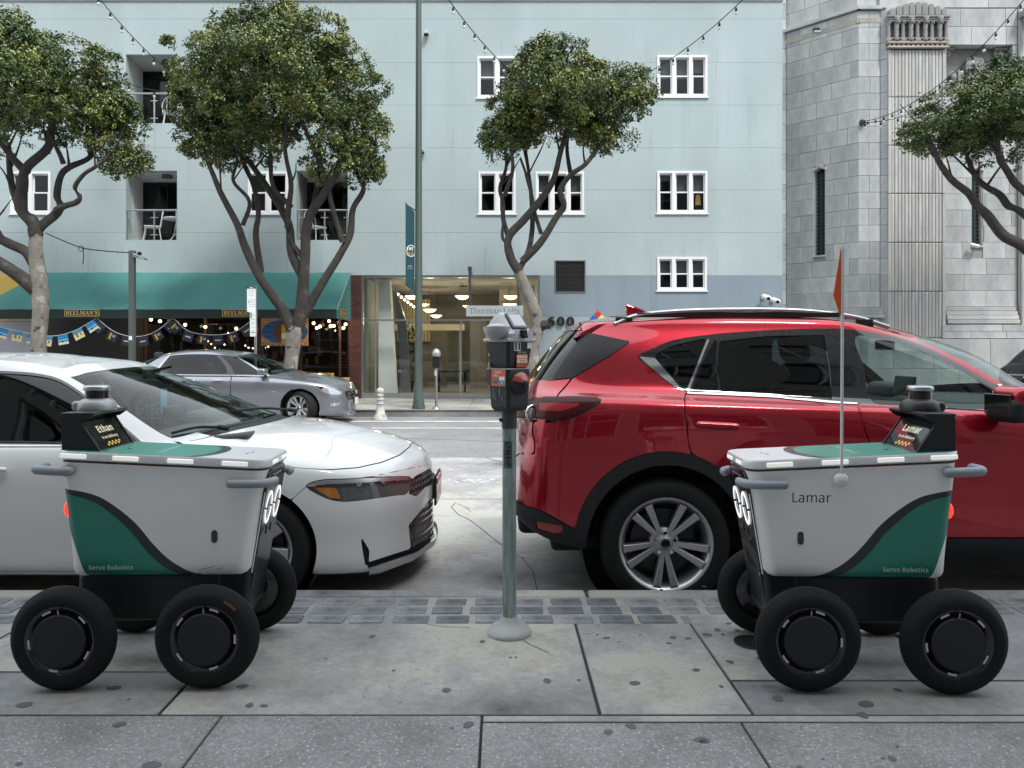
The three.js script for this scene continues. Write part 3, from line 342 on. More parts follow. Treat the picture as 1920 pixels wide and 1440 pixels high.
// ---- awning with its lettered valance
{
  const g = root('awning', 0, 0, -WALL); tag(g, 'long teal fabric awning with dark valance over the restaurant front', 'awning');
  const green = std({ color: lin(0.06, 0.235, 0.215), roughness: 0.85, side: THREE.DoubleSide, map: again(tStucco, 0.25), bumpMap: again(tConcreteB, 0.6), bumpScale: 0.012 }), P = WALL - 18.62, yT = by(511), yB = 2.268, yV = 2.05, xl = -12.2, xlf = -12.9, xr = -3.995;
  const quad = (a, b, c, d, n = 1) => { const gm = new THREE.BufferGeometry(), p = [], u = []; for (let i = 0; i < n; i++) { const t0 = i / n, t1 = (i + 1) / n, L = (A, B, t) => A.clone().lerp(B, t), q = [L(a, b, t0), L(a, b, t1), L(d, c, t1), L(d, c, t0)]; for (const k of [0, 1, 2, 0, 2, 3]) { p.push(...q[k].toArray()); u.push(q[k].x, q[k].y + q[k].z); } } gm.setAttribute('position', new THREE.Float32BufferAttribute(p, 3)); gm.setAttribute('uv', new THREE.Float32BufferAttribute(u, 2)); gm.computeVertexNormals(); return gm; };
  const nx = 40, ny = 8, gp = [], gu = [], gi = []; for (let j = 0; j <= ny; j++) for (let i = 0; i <= nx; i++) { const t = j / ny, s = i / nx, x = lerp(lerp(xlf, xl, t), xr, s); gp.push(x, lerp(yB, yT, t) - 0.035 * Math.sin(Math.PI * t) * (0.5 + 0.5 * Math.cos(s * 2 * Math.PI * 7)) + 0.006 * Math.sin(s * 60 + t * 9), lerp(P, 0.01, t)); gu.push(x, t * 1.9); }
  for (let j = 0; j < ny; j++) for (let i = 0; i < nx; i++) { const a = j * (nx + 1) + i; gi.push(a, a + 1, a + nx + 2, a, a + nx + 2, a + nx + 1); }
  const top = new THREE.BufferGeometry(); top.setAttribute('position', new THREE.Float32BufferAttribute(gp, 3)); top.setAttribute('uv', new THREE.Float32BufferAttribute(gu, 2)); top.setIndex(gi); top.computeVertexNormals();
  mesh('canopy', top, green, g);
  mesh('side_panel', quad(V(xr, yV, P), V(xr, yV, 0.02), V(xr, yT, 0.02), V(xr, yB, P)), green, g);
  const val = mesh('valance', [box(xlf, xr - 0.002, yV, yB - 0.004, P - 0.012, P)], std({ color: lin(0.016, 0.03, 0.027), roughness: 0.85 }), g);
  mesh('frame', [bar(V(xlf, yB - 0.01, P - 0.03), V(xr, yB - 0.01, P - 0.03), 0.018), bar(V(xr, yB - 0.01, P - 0.03), V(xr, yT, 0), 0.018), ...[-11, -9.5, -8, -6.5, -5].map((x) => bar(V(x, yB - 0.01, P - 0.03), V(x, yB - 0.01, 0), 0.015))], MAT.alu, g);
  const sign = (w, h, fs) => canvasTex(512, 112, (x) => { x.fillStyle = '#10201d'; x.fillRect(0, 0, 512, 112); x.strokeStyle = '#cfae62'; x.lineWidth = 9; x.strokeRect(7, 7, 498, 98); x.fillStyle = '#cfae62'; x.font = 'bold 78px serif'; x.textAlign = 'center'; x.fillText("BEELMAN'S", 256, 83, 470); });
  const tx = sign();
  for (const p of [154, 450]) { const c = at(p, 586.5, 18.62); mesh('name_plate', new THREE.BoxGeometry(0.86, 0.18, 0.012).translate(c.x, c.y, P + 0.008), std({ map: tx, roughness: 0.6 }), val); }
  mesh('name_plate', new THREE.BoxGeometry(0.9, 0.2, 0.01).rotateY(Math.PI / 2).translate(xr + 0.008, yB - 0.06, P - 0.75), std({ map: tx, roughness: 0.6 }), val);
}
{ // yellow painted panel further along the wall, with a pale board below
  const p = at(12, 540, WALL); tag(mesh('wall_board', extrude([[bx(-120), by(512)], [bx(2), by(512)], [bx(66), by(537)], [bx(30), by(585)], [bx(-120), by(590)]], 0.05, 0.005).translate(0, 0, -WALL + 0.06), std({ color: lin(0.62, 0.42, 0.10), roughness: 0.6 })), 'yellow board fixed to the wall past the awning end', 'board');
  const q = root('menu_board', at(30, 655, 19.3).x, 0, -19.3); tag(q, 'pale grey standing board under the awning behind blue bunting', 'board'); mesh('panel', rbox(0.85, 1.1, 0.03, 0.01).translate(0, 1.45, 0), std({ color: lin(0.42, 0.43, 0.47), roughness: 0.6 }), q); mesh('header', box(-0.42, 0.42, 2.01, 2.06, -0.02, 0.02), std({ color: lin(0.6, 0.5, 0.3), roughness: 0.6 }), q); for (const s of [-0.35, 0.35]) mesh('leg', box(s - 0.02, s + 0.02, 0, 0.9, -0.02, 0.02), MAT.blackPlastic, q);
}
// ---- bunting swags on the valance
{
  const blue = canvasTex(64, 64, (x) => { const g = x.createLinearGradient(0, 0, 0, 64); x.fillStyle = '#2a7fb8'; x.fillRect(0, 0, 64, 64); x.fillStyle = '#7db4d6'; x.fillRect(0, 30, 64, 10); x.fillStyle = '#d8cfb0'; x.fillRect(0, 48, 64, 16); x.fillStyle = '#2b2a2a'; x.fillRect(22, 38, 10, 12); });
  const sand = canvasTex(64, 64, (x) => { x.fillStyle = '#3f86ad'; x.fillRect(0, 0, 64, 64); x.fillStyle = '#d2c39a'; x.fillRect(0, 24, 64, 40); x.fillStyle = '#8a6b4a'; x.fillRect(14, 18, 14, 30); x.fillStyle = '#2b2a2a'; x.fillRect(42, 30, 8, 14); });
  const dark = canvasTex(64, 64, (x) => { x.fillStyle = '#2a2c3a'; x.fillRect(0, 0, 64, 64); x.fillStyle = '#dcdce2'; x.fillRect(14, 30, 36, 7); x.fillStyle = '#2a2c3a'; for (let k = 0; k < 6; k++) x.fillRect(18 + k * 6, 30, 2, 4); });
  const dark2 = canvasTex(64, 64, (x) => { x.fillStyle = '#262732'; x.fillRect(0, 0, 64, 64); x.fillStyle = '#c79a3d'; x.fillRect(16, 14, 12, 40); x.fillStyle = '#8f8fa0'; x.fillRect(34, 20, 18, 14); });
  const fm = [blue, sand, dark, dark2].map((t) => std({ map: t, roughness: 0.8, side: THREE.DoubleSide }));
  const swag = (P, n, kinds, label) => { const g = root('bunting', 0, 0, 0); tag(g, label, 'bunting', 'bunting swags along the awning'); const c = curve(P.map(([x, y]) => at(x, y, 18.66))); mesh('cord', new THREE.TubeGeometry(c, 30, 0.007, 5), MAT.white, g); for (let i = 0; i < n; i++) { const t = (i + 0.5) / n, p = c.getPointAt(t), q = c.getTangentAt(t), w = 0.25; const m = mesh('flag', new THREE.BoxGeometry(w, 0.24, 0.004).translate(0, -0.125, 0), fm[kinds[i % kinds.length]], g); m.position.copy(p); m.position.z += 0.012 * (i % 2 ? 1 : 1.6); m.rotation.z = Math.atan2(q.y, q.x) + rr(-0.08, 0.08); m.rotation.x = rr(-0.12, 0.12); } };
  swag([[-60, 600], [-30, 606], [20, 618], [60, 626], [100, 630], [140, 620], [180, 597]], 9, [0, 1], 'bunting swag of blue and sand flags by the broad pale tree trunk');
  swag([[182, 597], [215, 622], [250, 631], [285, 625], [324, 597]], 6, [2, 3, 2], 'dark bunting swag passing behind the slim lamp post');
  swag([[326, 597], [352, 620], [400, 628], [440, 622], [468, 604]], 6, [3, 2], 'dark bunting swag between the lamp post and the parking sign');
}
// ---- small fixtures on the apartment wall
function wallCam(px, py, label) { const c = at(px, py, WALL), g = root('security_camera', c.x, c.y, -WALL); tag(g, label, 'camera'); mesh('bracket', [rbox(0.1, 0.1, 0.05, 0.01).translate(0, 0, 0.027), bar(V(0, 0, 0.05), V(0.0, -0.02, 0.14), 0.02)], MAT.white, g); const b = mesh('housing', new THREE.CapsuleGeometry(0.075, 0.12, 6, 16).rotateZ(1.2).translate(0.03, -0.03, 0.2), MAT.white, g); mesh('lens', cyl(0.045, 0.045, 0.02, 16).rotateX(1.57).translate(0.06, -0.06, 0.275), MAT.blackGloss, b); return g; }
wallCam(1430, 557, 'white dome security camera on the grey blue wall band, left of a pair'); wallCam(1447, 563, 'white tilted security camera on the grey blue wall band, right of a pair');
for (const [x, y, l] of [[800, 64, 'small grey floodlight on the upper wall beside the tall green pole'], [792, 285, 'small grey floodlight on the middle wall beside the tall green pole']]) { const c = at(x, y, WALL), g = root('wall_floodlight', c.x, c.y, -WALL); tag(g, l, 'floodlight'); mesh('housing', rbox(0.11, 0.09, 0.12, 0.015).translate(0, 0, 0.1), MAT.alu, g); mesh('visor', box(-0.06, 0.06, -0.07, -0.045, 0.04, 0.17), MAT.blackPlastic, g); mesh('arm', box(-0.02, 0.02, -0.02, 0.02, 0.002, 0.06), MAT.alu, g); }
{ // house number, hazard diamond, blade sign
  const f = await new FontLoader().loadAsync('fonts/droid/droid_sans_bold.typeface.json');
  const n = root('house_number', bx(1025), by(611), -WALL); tag(n, 'black raised house number 600 on the pale wall', 'number'); let x = 0;
  for (const ch of '600') { const g = new TextGeometry(ch, { font: f, size: 0.235, depth: 0.04, curveSegments: 8 }).scale(1.28, 1, 1); mesh('digit', g.translate(x, 0, 0.02), MAT.blackPlastic, n); x += 0.255; }
  const dm = root('hazard_diamond', bx(1121), by(597), -WALL); tag(dm, 'four colour hazard diamond plate on the pale wall', 'sign'); const q = 0.105, cs = [[0, q, [0.6, 0.04, 0.04]], [-q, 0, [0.03, 0.12, 0.5]], [q, 0, [0.85, 0.7, 0.2]], [0, -q, [0.8, 0.8, 0.8]]]; for (const [cx, cy, c] of cs) mesh('quarter', new THREE.BoxGeometry(q * 1.4, q * 1.4, 0.01).rotateZ(Math.PI / 4).translate(cx, cy, 0.01), std({ color: lin(...c), roughness: 0.5 }), dm);
  const bl = root('hanging_sign', 0, 0, 0); tag(bl, 'white hanging board reading Thurman Lofts on two dark rods', 'sign'); const d = 19.3, a = at(874, 573, d), b = at(981, 593, d); const t = canvasTex(1024, 192, (x) => { x.fillStyle = '#e4e9ea'; x.fillRect(0, 0, 1024, 192); x.fillStyle = '#6f8f9c'; x.font = '130px serif'; x.textAlign = 'center'; x.fillText('Thurman Lofts', 512, 142, 900); });
  mesh('board', new THREE.BoxGeometry(b.x - a.x, a.y - b.y, 0.05).translate((a.x + b.x) / 2, (a.y + b.y) / 2, -d), std({ map: t, roughness: 0.5 }), bl);
  const grey = std({ color: lin(0.09, 0.1, 0.11), roughness: 0.5 }); for (const p of [881, 972]) { const r = at(p, 506, d), q = at(p, 573, d); mesh('rod', [bar(V(r.x, r.y, -d), V(q.x, q.y, -d), 0.035, 10), rbox(0.1, 0.1, 0.1, 0.01).translate(r.x, r.y + 0.03, -d)], grey, bl); mesh('bracket', bar(V(r.x, r.y + 0.03, -d), V(r.x, r.y + 0.03, -WALL + 0.01), 0.03, 8), grey, bl); }
}

// ------------------------------------------------------------------ stone building on the right
{
  const st = root('stone_building', 0, 0, 0); tag(st, 'grey ashlar stone building with canted corner, fluted pilaster and carved panels', 'building');
  const stones = [0, 1, 2, 3, 4].map((k) => std({ color: lin(0.57 + 0.025 * k, 0.562 + 0.025 * k, 0.542 + 0.024 * k), map: again(tStone, 0.35 + 0.05 * k), roughness: 0.85, bumpMap: again(tConcreteB, 1.4), bumpScale: 0.004 }));
  const warm = std({ color: lin(0.56, 0.50, 0.40), map: again(tStone, 0.4), roughness: 0.85 });
  const CH = 0.43, Y0 = by(577), joint = std({ color: lin(0.30, 0.295, 0.285), roughness: 1 });
  const blockGeo = (L, h, d) => { const g = rbox(L, h, d, 0.006, 1); return uvWorld(g); };
  // a run of ashlar from a to b (x,z), facing to the left of the direction when seen from the street
  function run(a, b, y0, y1, Lm, windows = [], ch = CH) {
    const dx = b[0] - a[0], dz = b[1] - a[1], L = Math.hypot(dx, dz), ang = -Math.atan2(dz, dx), n = Math.round((y1 - y0) / ch);
    for (let r = 0; r < n; r++) {
      const lo = y0 + r * (y1 - y0) / n, hi = lo + (y1 - y0) / n; let cuts = [0]; let s = (r % 2 ? 0.45 : 0.8) * Lm * (0.85 + 0.3 * noiseBrick(r, Lm)); while (s < L - 0.15) { cuts.push(s); s += Lm * (0.8 + 0.4 * noiseBrick(r + 3, s)); } cuts.push(L);
      let seg = []; for (let i = 0; i < cuts.length - 1; i++) seg.push([cuts[i], cuts[i + 1]]);
      for (const [w0, w1, wy0, wy1] of windows) if (lo < wy1 - 0.02 && hi > wy0 + 0.02) seg = seg.flatMap(([p, q]) => { const o = []; if (p < w0) o.push([p, Math.min(q, w0)]); if (q > w1) o.push([Math.max(p, w1), q]); return o; });
      for (const [p, q] of seg) { if (q - p < 0.04) continue; const m = mesh('stone_block', blockGeo(q - p - 0.008, hi - lo - 0.008, 0.3), stones[Math.floor(noiseBrick(r * 7 + p, q) * 5)], st); const c = (p + q) / 2; m.position.set(a[0] + dx / L * c, (lo + hi) / 2, a[1] + dz / L * c); m.rotation.y = ang; m.translateZ(-0.15 - 0.004 * noiseBrick(p, r)); }
    }
    const bk = box(0.05, L - 0.05, y0 + 0.02, y1 - 0.02, -0.3, -0.024), m = mesh('mortar', windows.length ? merge(cells(0.02, L - 0.02, y0 + 0.01, y1 - 0.01, windows, -0.018, 0.26)) : bk, joint, st); m.position.set(a[0], 0, a[1]); m.rotation.y = ang; return { dx: dx / L, dz: dz / L, ang, a };
  }
  const cA = [8.106, -21.86], cB = [9.49, -20.4], cL = Math.hypot(cB[0] - cA[0], cB[1] - cA[1]), TOP = 15;
  const lanY0 = 3.9, lanY1 = 6.35;
  run([7.52, -21.86], cA, 0, TOP, 0.6);
  const can = run(cA, cB, Y0, by(20), 0.95, [[0.80, 1.12, lanY0, lanY1]]);
  run(cB, [10.06, -20.4], Y0, by(20), 0.62);
  run([10.06, -20.4], [10.2, -20.28], 0.2, by(20), 0.3);
  run(cA, cB, 0.1, Y0 - 0.28, 1.1); run(cB, [10.06, -20.4], 0.1, Y0 - 0.28, 0.7);
  run([cA[0], cA[1] - 0.12], [cB[0], cB[1] - 0.12], by(20) + 0.14, TOP, 1.2); run([cB[0], -20.52], [10.06, -20.52], by(20) + 0.14, TOP, 0.8);
  // mouldings: top ledge and stepped plinth
  const ledge = (y, h, out, mat, name) => { const pts = [cA, cB, [10.06, -20.4]], g = []; for (let i = 0; i < 2; i++) { const [x0, z0] = pts[i], [x1, z1] = pts[i + 1], L = Math.hypot(x1 - x0, z1 - z0), q = uvWorld(rbox(L + 0.1, h, 0.3 + out, 0.01, 1)); q.translate(0, 0, -(0.3 + out) / 2 + out); q.rotateY(-Math.atan2(z1 - z0, x1 - x0)).translate((x0 + x1) / 2, y + h / 2, (z0 + z1) / 2); g.push(q); } for (const q of g) mesh(name, q, mat, st); };
  ledge(by(20) + 0.02, 0.1, 0.07, stones[2], 'cornice'); ledge(by(43), 0.14, 0.006, warm, 'stained_course');
  ledge(Y0 - 0.09, 0.085, 0.05, stones[1], 'plinth_step'); ledge(Y0 - 0.18, 0.085, 0.1, stones[0], 'plinth_step'); ledge(Y0 - 0.27, 0.085, 0.15, stones[2], 'plinth_step');
  // lancet with a cast grille
  const lattice = (w, h) => { const g = [], r = 0.011; for (let y = 0.07; y < h - 0.06; y += 0.105) for (const s of [-1, 1]) { g.push(new THREE.TorusGeometry(0.045, r, 5, 12).translate(s * w * 0.25, y, 0)); g.push(new THREE.TorusGeometry(0.022, r * 0.8, 5, 8).translate(s * w * 0.25, y + 0.052, 0)); } g.push(box(-0.012, 0.012, 0, h, -0.01, 0.014)); for (let y = 0.1; y < h - 0.05; y += 0.105) g.push(new THREE.TetrahedronGeometry(0.03).translate(0, y, 0.01)); return g; };
  const grille = std({ color: lin(0.045, 0.085, 0.08), roughness: 0.6, metalness: 0.3 });
  function lancet(x, y0, y1, z, ang, w) {
    const h = y1 - y0, f = mesh('lancet_window', [box(-w / 2, -w / 2 + 0.02, 0, h - 0.1, -0.2, -0.02), box(w / 2 - 0.02, w / 2, 0, h - 0.1, -0.2, -0.02)], stones[0], st); f.position.set(x, y0, z); f.rotation.y = ang;
    mesh('backing', box(-w / 2, w / 2, 0, h - 0.02, -0.22, -0.19), MAT.black, f); const lt = mesh('grille', merge(lattice(w - 0.04, h - 0.14)).translate(0, 0, -0.13), grille, f);
    mesh('pointed_head', extrude([[-w / 2 - 0.03, h - 0.14], [-w / 2 - 0.03, h - 0.06], [0, h + 0.05], [w / 2 + 0.03, h - 0.06], [w / 2 + 0.03, h - 0.14], [0, h - 0.04]], 0.2, 0.01).translate(0, 0, 0.02), stones[1], f);
    mesh('sill', box(-w / 2 - 0.01, w / 2 + 0.01, -0.05, -0.005, -0.2, 0.03), stones[3], f);
  }
  { const c = 0.96; lancet(cA[0] + can.dx * c, lanY0, lanY1, cA[1] + can.dz * c, can.ang, 0.32); }
  // fluted pilaster
  const pA = 10.2, pB = 11.72, pz = -20.28;
  const pil = mesh('pilaster', box(pA, pB, 0.3, by(15), pz - 0.5, pz - 0.06), stones[1], st);
  const ribs = (y0, y1) => { const n = 17, w = (pB - pA) / n; for (let i = 0; i < n; i++) { const big = i === 0 || i === n - 1, x = pA + (i + 0.5) * w, g = extrude([[x - w * 0.46, y0], [x + w * 0.46, y0], [x + w * 0.46, y1], [x - w * 0.46, y1]], 0.09, big ? 0.008 : 0.028); mesh('flute_rib', uvWorld(g.translate(0, 0, pz + 0.02 + (big ? 0.02 : 0) + 0.012 * Math.sin(i / (n - 1) * Math.PI))), stones[(i * 3 + Math.round(y0)) % 4], pil); } };
  const cuts = [0.35, by(635) + 0.02, by(547), by(456), by(365), by(275), by(185), by(97)]; for (let i = 0; i < cuts.length - 1; i++) ribs(cuts[i] + 0.008, cuts[i + 1] - 0.008);
  // carved capital panel: twisted colonnettes under a scalloped top
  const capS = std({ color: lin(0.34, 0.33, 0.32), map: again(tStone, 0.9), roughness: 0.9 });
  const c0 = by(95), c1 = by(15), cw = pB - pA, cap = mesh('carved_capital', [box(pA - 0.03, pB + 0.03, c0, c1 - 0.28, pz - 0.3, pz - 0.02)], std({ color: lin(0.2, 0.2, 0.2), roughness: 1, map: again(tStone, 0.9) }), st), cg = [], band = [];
  for (let i = 0; i < 9; i++) { const x = pA + (i + 0.5) * cw / 9, h = 0.16 + 0.2 * Math.sin((i + 0.5) / 9 * Math.PI); band.push(extrude([[x - 0.075, c1 - 0.3], [x + 0.075, c1 - 0.3], [x + 0.075, c1 - 0.3 + h * 0.8], [x + 0.04, c1 - 0.3 + h], [x - 0.04, c1 - 0.3 + h], [x - 0.075, c1 - 0.3 + h * 0.8]], 0.16, 0.02).translate(0, 0, pz + 0.13)); }
  for (let i = 0; i < 4; i++) { const x = pA + (i + 0.5) * cw / 4; cg.push(lathe([[0.04, 0], [0.07, 0.03], [0.045, 0.08], [0.06, 0.2], [0.05, 0.3], [0.065, 0.4], [0.05, 0.48], [0.09, 0.56], [0.1, 0.62], [0.06, 0.66]], 14).translate(x, c0 + 0.17, pz + 0.08)); for (const s of [-1, 1]) { cg.push(new THREE.TorusGeometry(0.05, 0.02, 6, 14).translate(x + s * 0.09, c0 + 0.2, pz + 0.09)); cg.push(new THREE.TorusGeometry(0.045, 0.02, 6, 14, 4).translate(x + s * 0.12, c0 + 0.66, pz + 0.1)); } cg.push(lathe([[0.02, 0], [0.05, 0.05], [0.02, 0.16], [0.001, 0.2]], 10).translate(x, c0 + 0.62, pz + 0.15)); }
  for (let i = 0; i <= 4; i++) { const x = pA + i * cw / 4; cg.push(lathe([[0.05, 0], [0.055, 0.12], [0.045, 0.3], [0.055, 0.5], [0.085, 0.62]], 12).translate(x, c0 + 0.17, pz + 0.04)); cg.push(new THREE.SphereGeometry(0.08, 10, 8).scale(1, 1.2, 0.7).translate(x, c0 + 0.2, pz + 0.05)); }
  mesh('colonnettes', cg, capS, cap); mesh('scalloped_top', [...band, box(pA - 0.06, pB + 0.06, c1 - 0.34, c1 - 0.3, pz - 0.02, pz + 0.15), box(pA - 0.04, pB + 0.04, c1 - 0.4, c1 - 0.36, pz - 0.02, pz + 0.12)], capS, cap);
  mesh('lower_band', [box(pA - 0.05, pB + 0.05, c0, c0 + 0.03, pz - 0.02, pz + 0.12), box(pA - 0.05, pB + 0.05, c0 + 0.12, c0 + 0.15, pz - 0.02, pz + 0.12), ...Array.from({ length: 12 }, (_, i) => new THREE.TorusGeometry(0.05, 0.018, 5, 12).scale(1.25, 0.8, 1).translate(pA + (i + 0.5) * cw / 12, c0 + 0.075, pz + 0.08))], warm, cap);
  run([pA - 0.14, -20.42], [pB + 8, -20.42], by(15) + 0.02, TOP, 1.6);
  // bay right of the pilaster: carved recess above, lancet below, stepped base
  const rA = 11.72, rB = 13.72, relY0 = by(182), relY1 = by(84);
  run([rA, -20.42], [rB, -20.42], by(575), relY0, 1.35, [[0.78, 1.08, by(460), by(312)]]); run([rA, -20.42], [rB, -20.42], relY1 + 0.01, by(15), 1.1);
  run([rA, -20.42], [rA + 0.12, -20.42], relY0, relY1, 0.3); run([rB - 0.12, -20.42], [rB, -20.42], relY0, relY1, 0.3);
  lancet(rA + 0.93, by(460), by(312), -20.42, 0, 0.3);
  for (let i = 0; i < 4; i++) { const g = uvWorld(rbox(rB - rA - 0.1, 0.105, 0.3, 0.012, 1)); mesh('plinth_step', g.translate((rA + rB) / 2, by(575) - 0.06 - i * 0.115, -20.52 + i * 0.05), stones[(i * 2) % 5], st); }
  run([rA - 0.1, -20.2], [rB + 6, -20.2], by(635), by(609), 1.0, [], 0.18); run([pA - 0.6, -20.1], [rB + 6, -20.1], 0.02, by(635) - 0.01, 1.3, [], 0.75);
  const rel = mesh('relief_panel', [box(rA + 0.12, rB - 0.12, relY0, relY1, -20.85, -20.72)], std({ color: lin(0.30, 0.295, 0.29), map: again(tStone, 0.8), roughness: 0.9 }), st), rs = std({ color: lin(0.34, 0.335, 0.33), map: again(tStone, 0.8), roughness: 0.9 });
  { const tx = rA + 1.0, ty = relY0; const tower = [rbox(0.5, 1.1, 0.16, 0.02).translate(tx, ty + 0.5, -20.68), extrude([[tx - 0.25, ty + 1.04], [tx + 0.25, ty + 1.04], [tx + 0.2, ty + 1.12], [tx, ty + 1.16], [tx - 0.2, ty + 1.12]], 0.16, 0.02).translate(0, 0, -20.6), rbox(0.16, 0.8, 0.1, 0.02).translate(tx - 0.36, ty + 0.4, -20.7)]; for (let i = 0; i < 5; i++) for (let j = 0; j < 6; j++) tower.push(box(tx - 0.21 + i * 0.09, tx - 0.16 + i * 0.09, ty + 0.3 + j * 0.12, ty + 0.36 + j * 0.12, -20.61, -20.585)); mesh('carved_tower', tower, rs, rel);
    const hx = rA + 0.42, head = [new THREE.SphereGeometry(0.1, 16, 12).scale(0.95, 1.15, 0.8).translate(hx, ty + 0.62, -20.65), new THREE.ConeGeometry(0.025, 0.06, 8).rotateZ(-1.6).translate(hx + 0.1, ty + 0.61, -20.65), new THREE.TorusGeometry(0.085, 0.03, 6, 14, 3.4).rotateZ(0.9).translate(hx - 0.01, ty + 0.66, -20.64), cyl(0.05, 0.07, 0.14, 12).translate(hx - 0.02, ty + 0.5, -20.68), new THREE.SphereGeometry(0.26, 16, 12).scale(1, 1.1, 0.45).translate(hx - 0.05, ty + 0.2, -20.7)]; mesh('carved_figure', head, rs, rel);
    for (const s of [rA + 0.22, rB - 0.35]) mesh('carved_scroll', [new THREE.TorusGeometry(0.1, 0.045, 8, 20).translate(s, relY1 - 0.14, -20.65), new THREE.TorusGeometry(0.05, 0.03, 8, 14).translate(s + 0.02, relY1 - 0.17, -20.6), box(s - 0.14, s + 0.2, relY1 - 0.06, relY1 - 0.01, -20.75, -20.56)], rs, rel); }
  // next pilaster at the frame's edge and the wall beyond
  const p2 = mesh('pilaster', box(rB + 0.02, rB + 1.52, 0.3, by(15), -20.8, -20.36), stones[1], st); for (let i = 0; i < 15; i++) mesh('flute_rib', uvWorld(rbox(0.092, 8.4, 0.09, 0.026, 1).translate(rB + 0.07 + i * 0.1, 4.6, -20.32)), stones[i % 4], p2);
  mesh('carved_band', [...Array.from({ length: 6 }, (_, i) => lathe([[0.05, 0], [0.06, 0.2], [0.045, 0.5], [0.09, 0.7]], 12).translate(rB + 0.12 + i * 0.26, c0 + 0.1, pz + 0.04)), box(rB, rB + 1.55, c1 - 0.3, c1 - 0.1, -20.4, -20.15)], capS, p2);
  run([rB + 1.55, -20.42], [rB + 7, -20.42], by(609), by(15), 1.5);
  mesh('core_wall', [box(7.55, 21, 0, TOP, -30, -22.3), box(10.3, 21, 0, TOP, -22.25, -21.0)], stones[0], st);
  mesh('drain_pipe', cyl(0.05, 0.05, 9, 12).translate(7.62, 4.6, -21.4), MAT.blackPlastic, st);
  // wall-mounted bits
  const cam = root('security_camera', rA + 0.78, by(460) - 0.02, -20.4); tag(cam, 'white bullet camera at the sill of the right narrow window', 'camera'); mesh('housing', new THREE.CapsuleGeometry(0.05, 0.16, 6, 12).rotateZ(1.35).translate(0, 0, 0.12), MAT.white, cam); mesh('bracket', bar(V(0.06, -0.02, 0.12), V(0.1, -0.03, 0.0), 0.015), MAT.white, cam);
  const bxp = root('junction_box', bx(1616), by(230), -20.4); tag(bxp, 'small dark junction box where two bulb strings meet the stone wall', 'box'); mesh('box_body', rbox(0.12, 0.12, 0.1, 0.01).translate(0, 0, 0.05), std({ color: lin(0.02, 0.03, 0.045), roughness: 0.5 }), bxp); mesh('hook', new THREE.TorusGeometry(0.025, 0.006, 6, 12).translate(0.02, 0.03, 0.11), MAT.steel, bxp);
  const fl = root('wall_floodlight', bx(1541), by(42), -20.95); tag(fl, 'small dark floodlight under the cornice of the stone corner', 'floodlight'); mesh('housing', rbox(0.16, 0.1, 0.14, 0.015).translate(0.05, 0, 0.06), MAT.blackPlastic, fl); mesh('tray', box(-0.04, 0.14, -0.08, -0.05, -0.02, 0.16), MAT.alu, fl);
}
// ------------------------------------------------------------------ building on the near side, behind the camera: the shop fronts that the car bodies and glass mirror
{
  const g = root('opposite_building', 0, 0, 3.4); tag(g, 'tall pale stone office block across the pavement behind the viewer', 'building');
  const m = std({ color: lin(0.42, 0.41, 0.39), roughness: 0.9, map: again(tStone, 0.2) }), holes = [];
  for (let f = 0; f < 3; f++) for (let i = -7; i <= 7; i++) holes.push([i * 3.1 - 0.85, i * 3.1 + 0.85, 5.3 + f * 3.5, 7.6 + f * 3.5]);
  const shop = []; for (let i = -7; i <= 7; i++) shop.push([i * 3.1 - 1.3, i * 3.1 + 1.3, 0.5, 3.3]);
  mesh('wall', merge(cells(-24, 24, 0, 15.5, [...holes, ...shop], 0.4, 0.4)), m, g);
  const gl = phy({ color: lin(0.02, 0.022, 0.025), roughness: 0.04, clearcoat: 1 });
  for (const [a, b, c, d] of [...holes, ...shop]) { const w = mesh('window', [box(a, a + 0.06, c, d, 0.1, 0.2), box(b - 0.06, b, c, d, 0.1, 0.2), box((a + b) / 2 - 0.03, (a + b) / 2 + 0.03, c, d, 0.1, 0.2), box(a, b, (c + d) / 2 - 0.03, (c + d) / 2 + 0.03, 0.11, 0.19)], MAT.vinyl, g); mesh('pane', box(a, b, c, d, 0.2, 0.24), gl, w); }
  mesh('cornice', [box(-24, 24, 4.2, 4.6, -0.3, 0), box(-24, 24, 15.2, 15.8, -0.5, 0.4)], m, g);
}

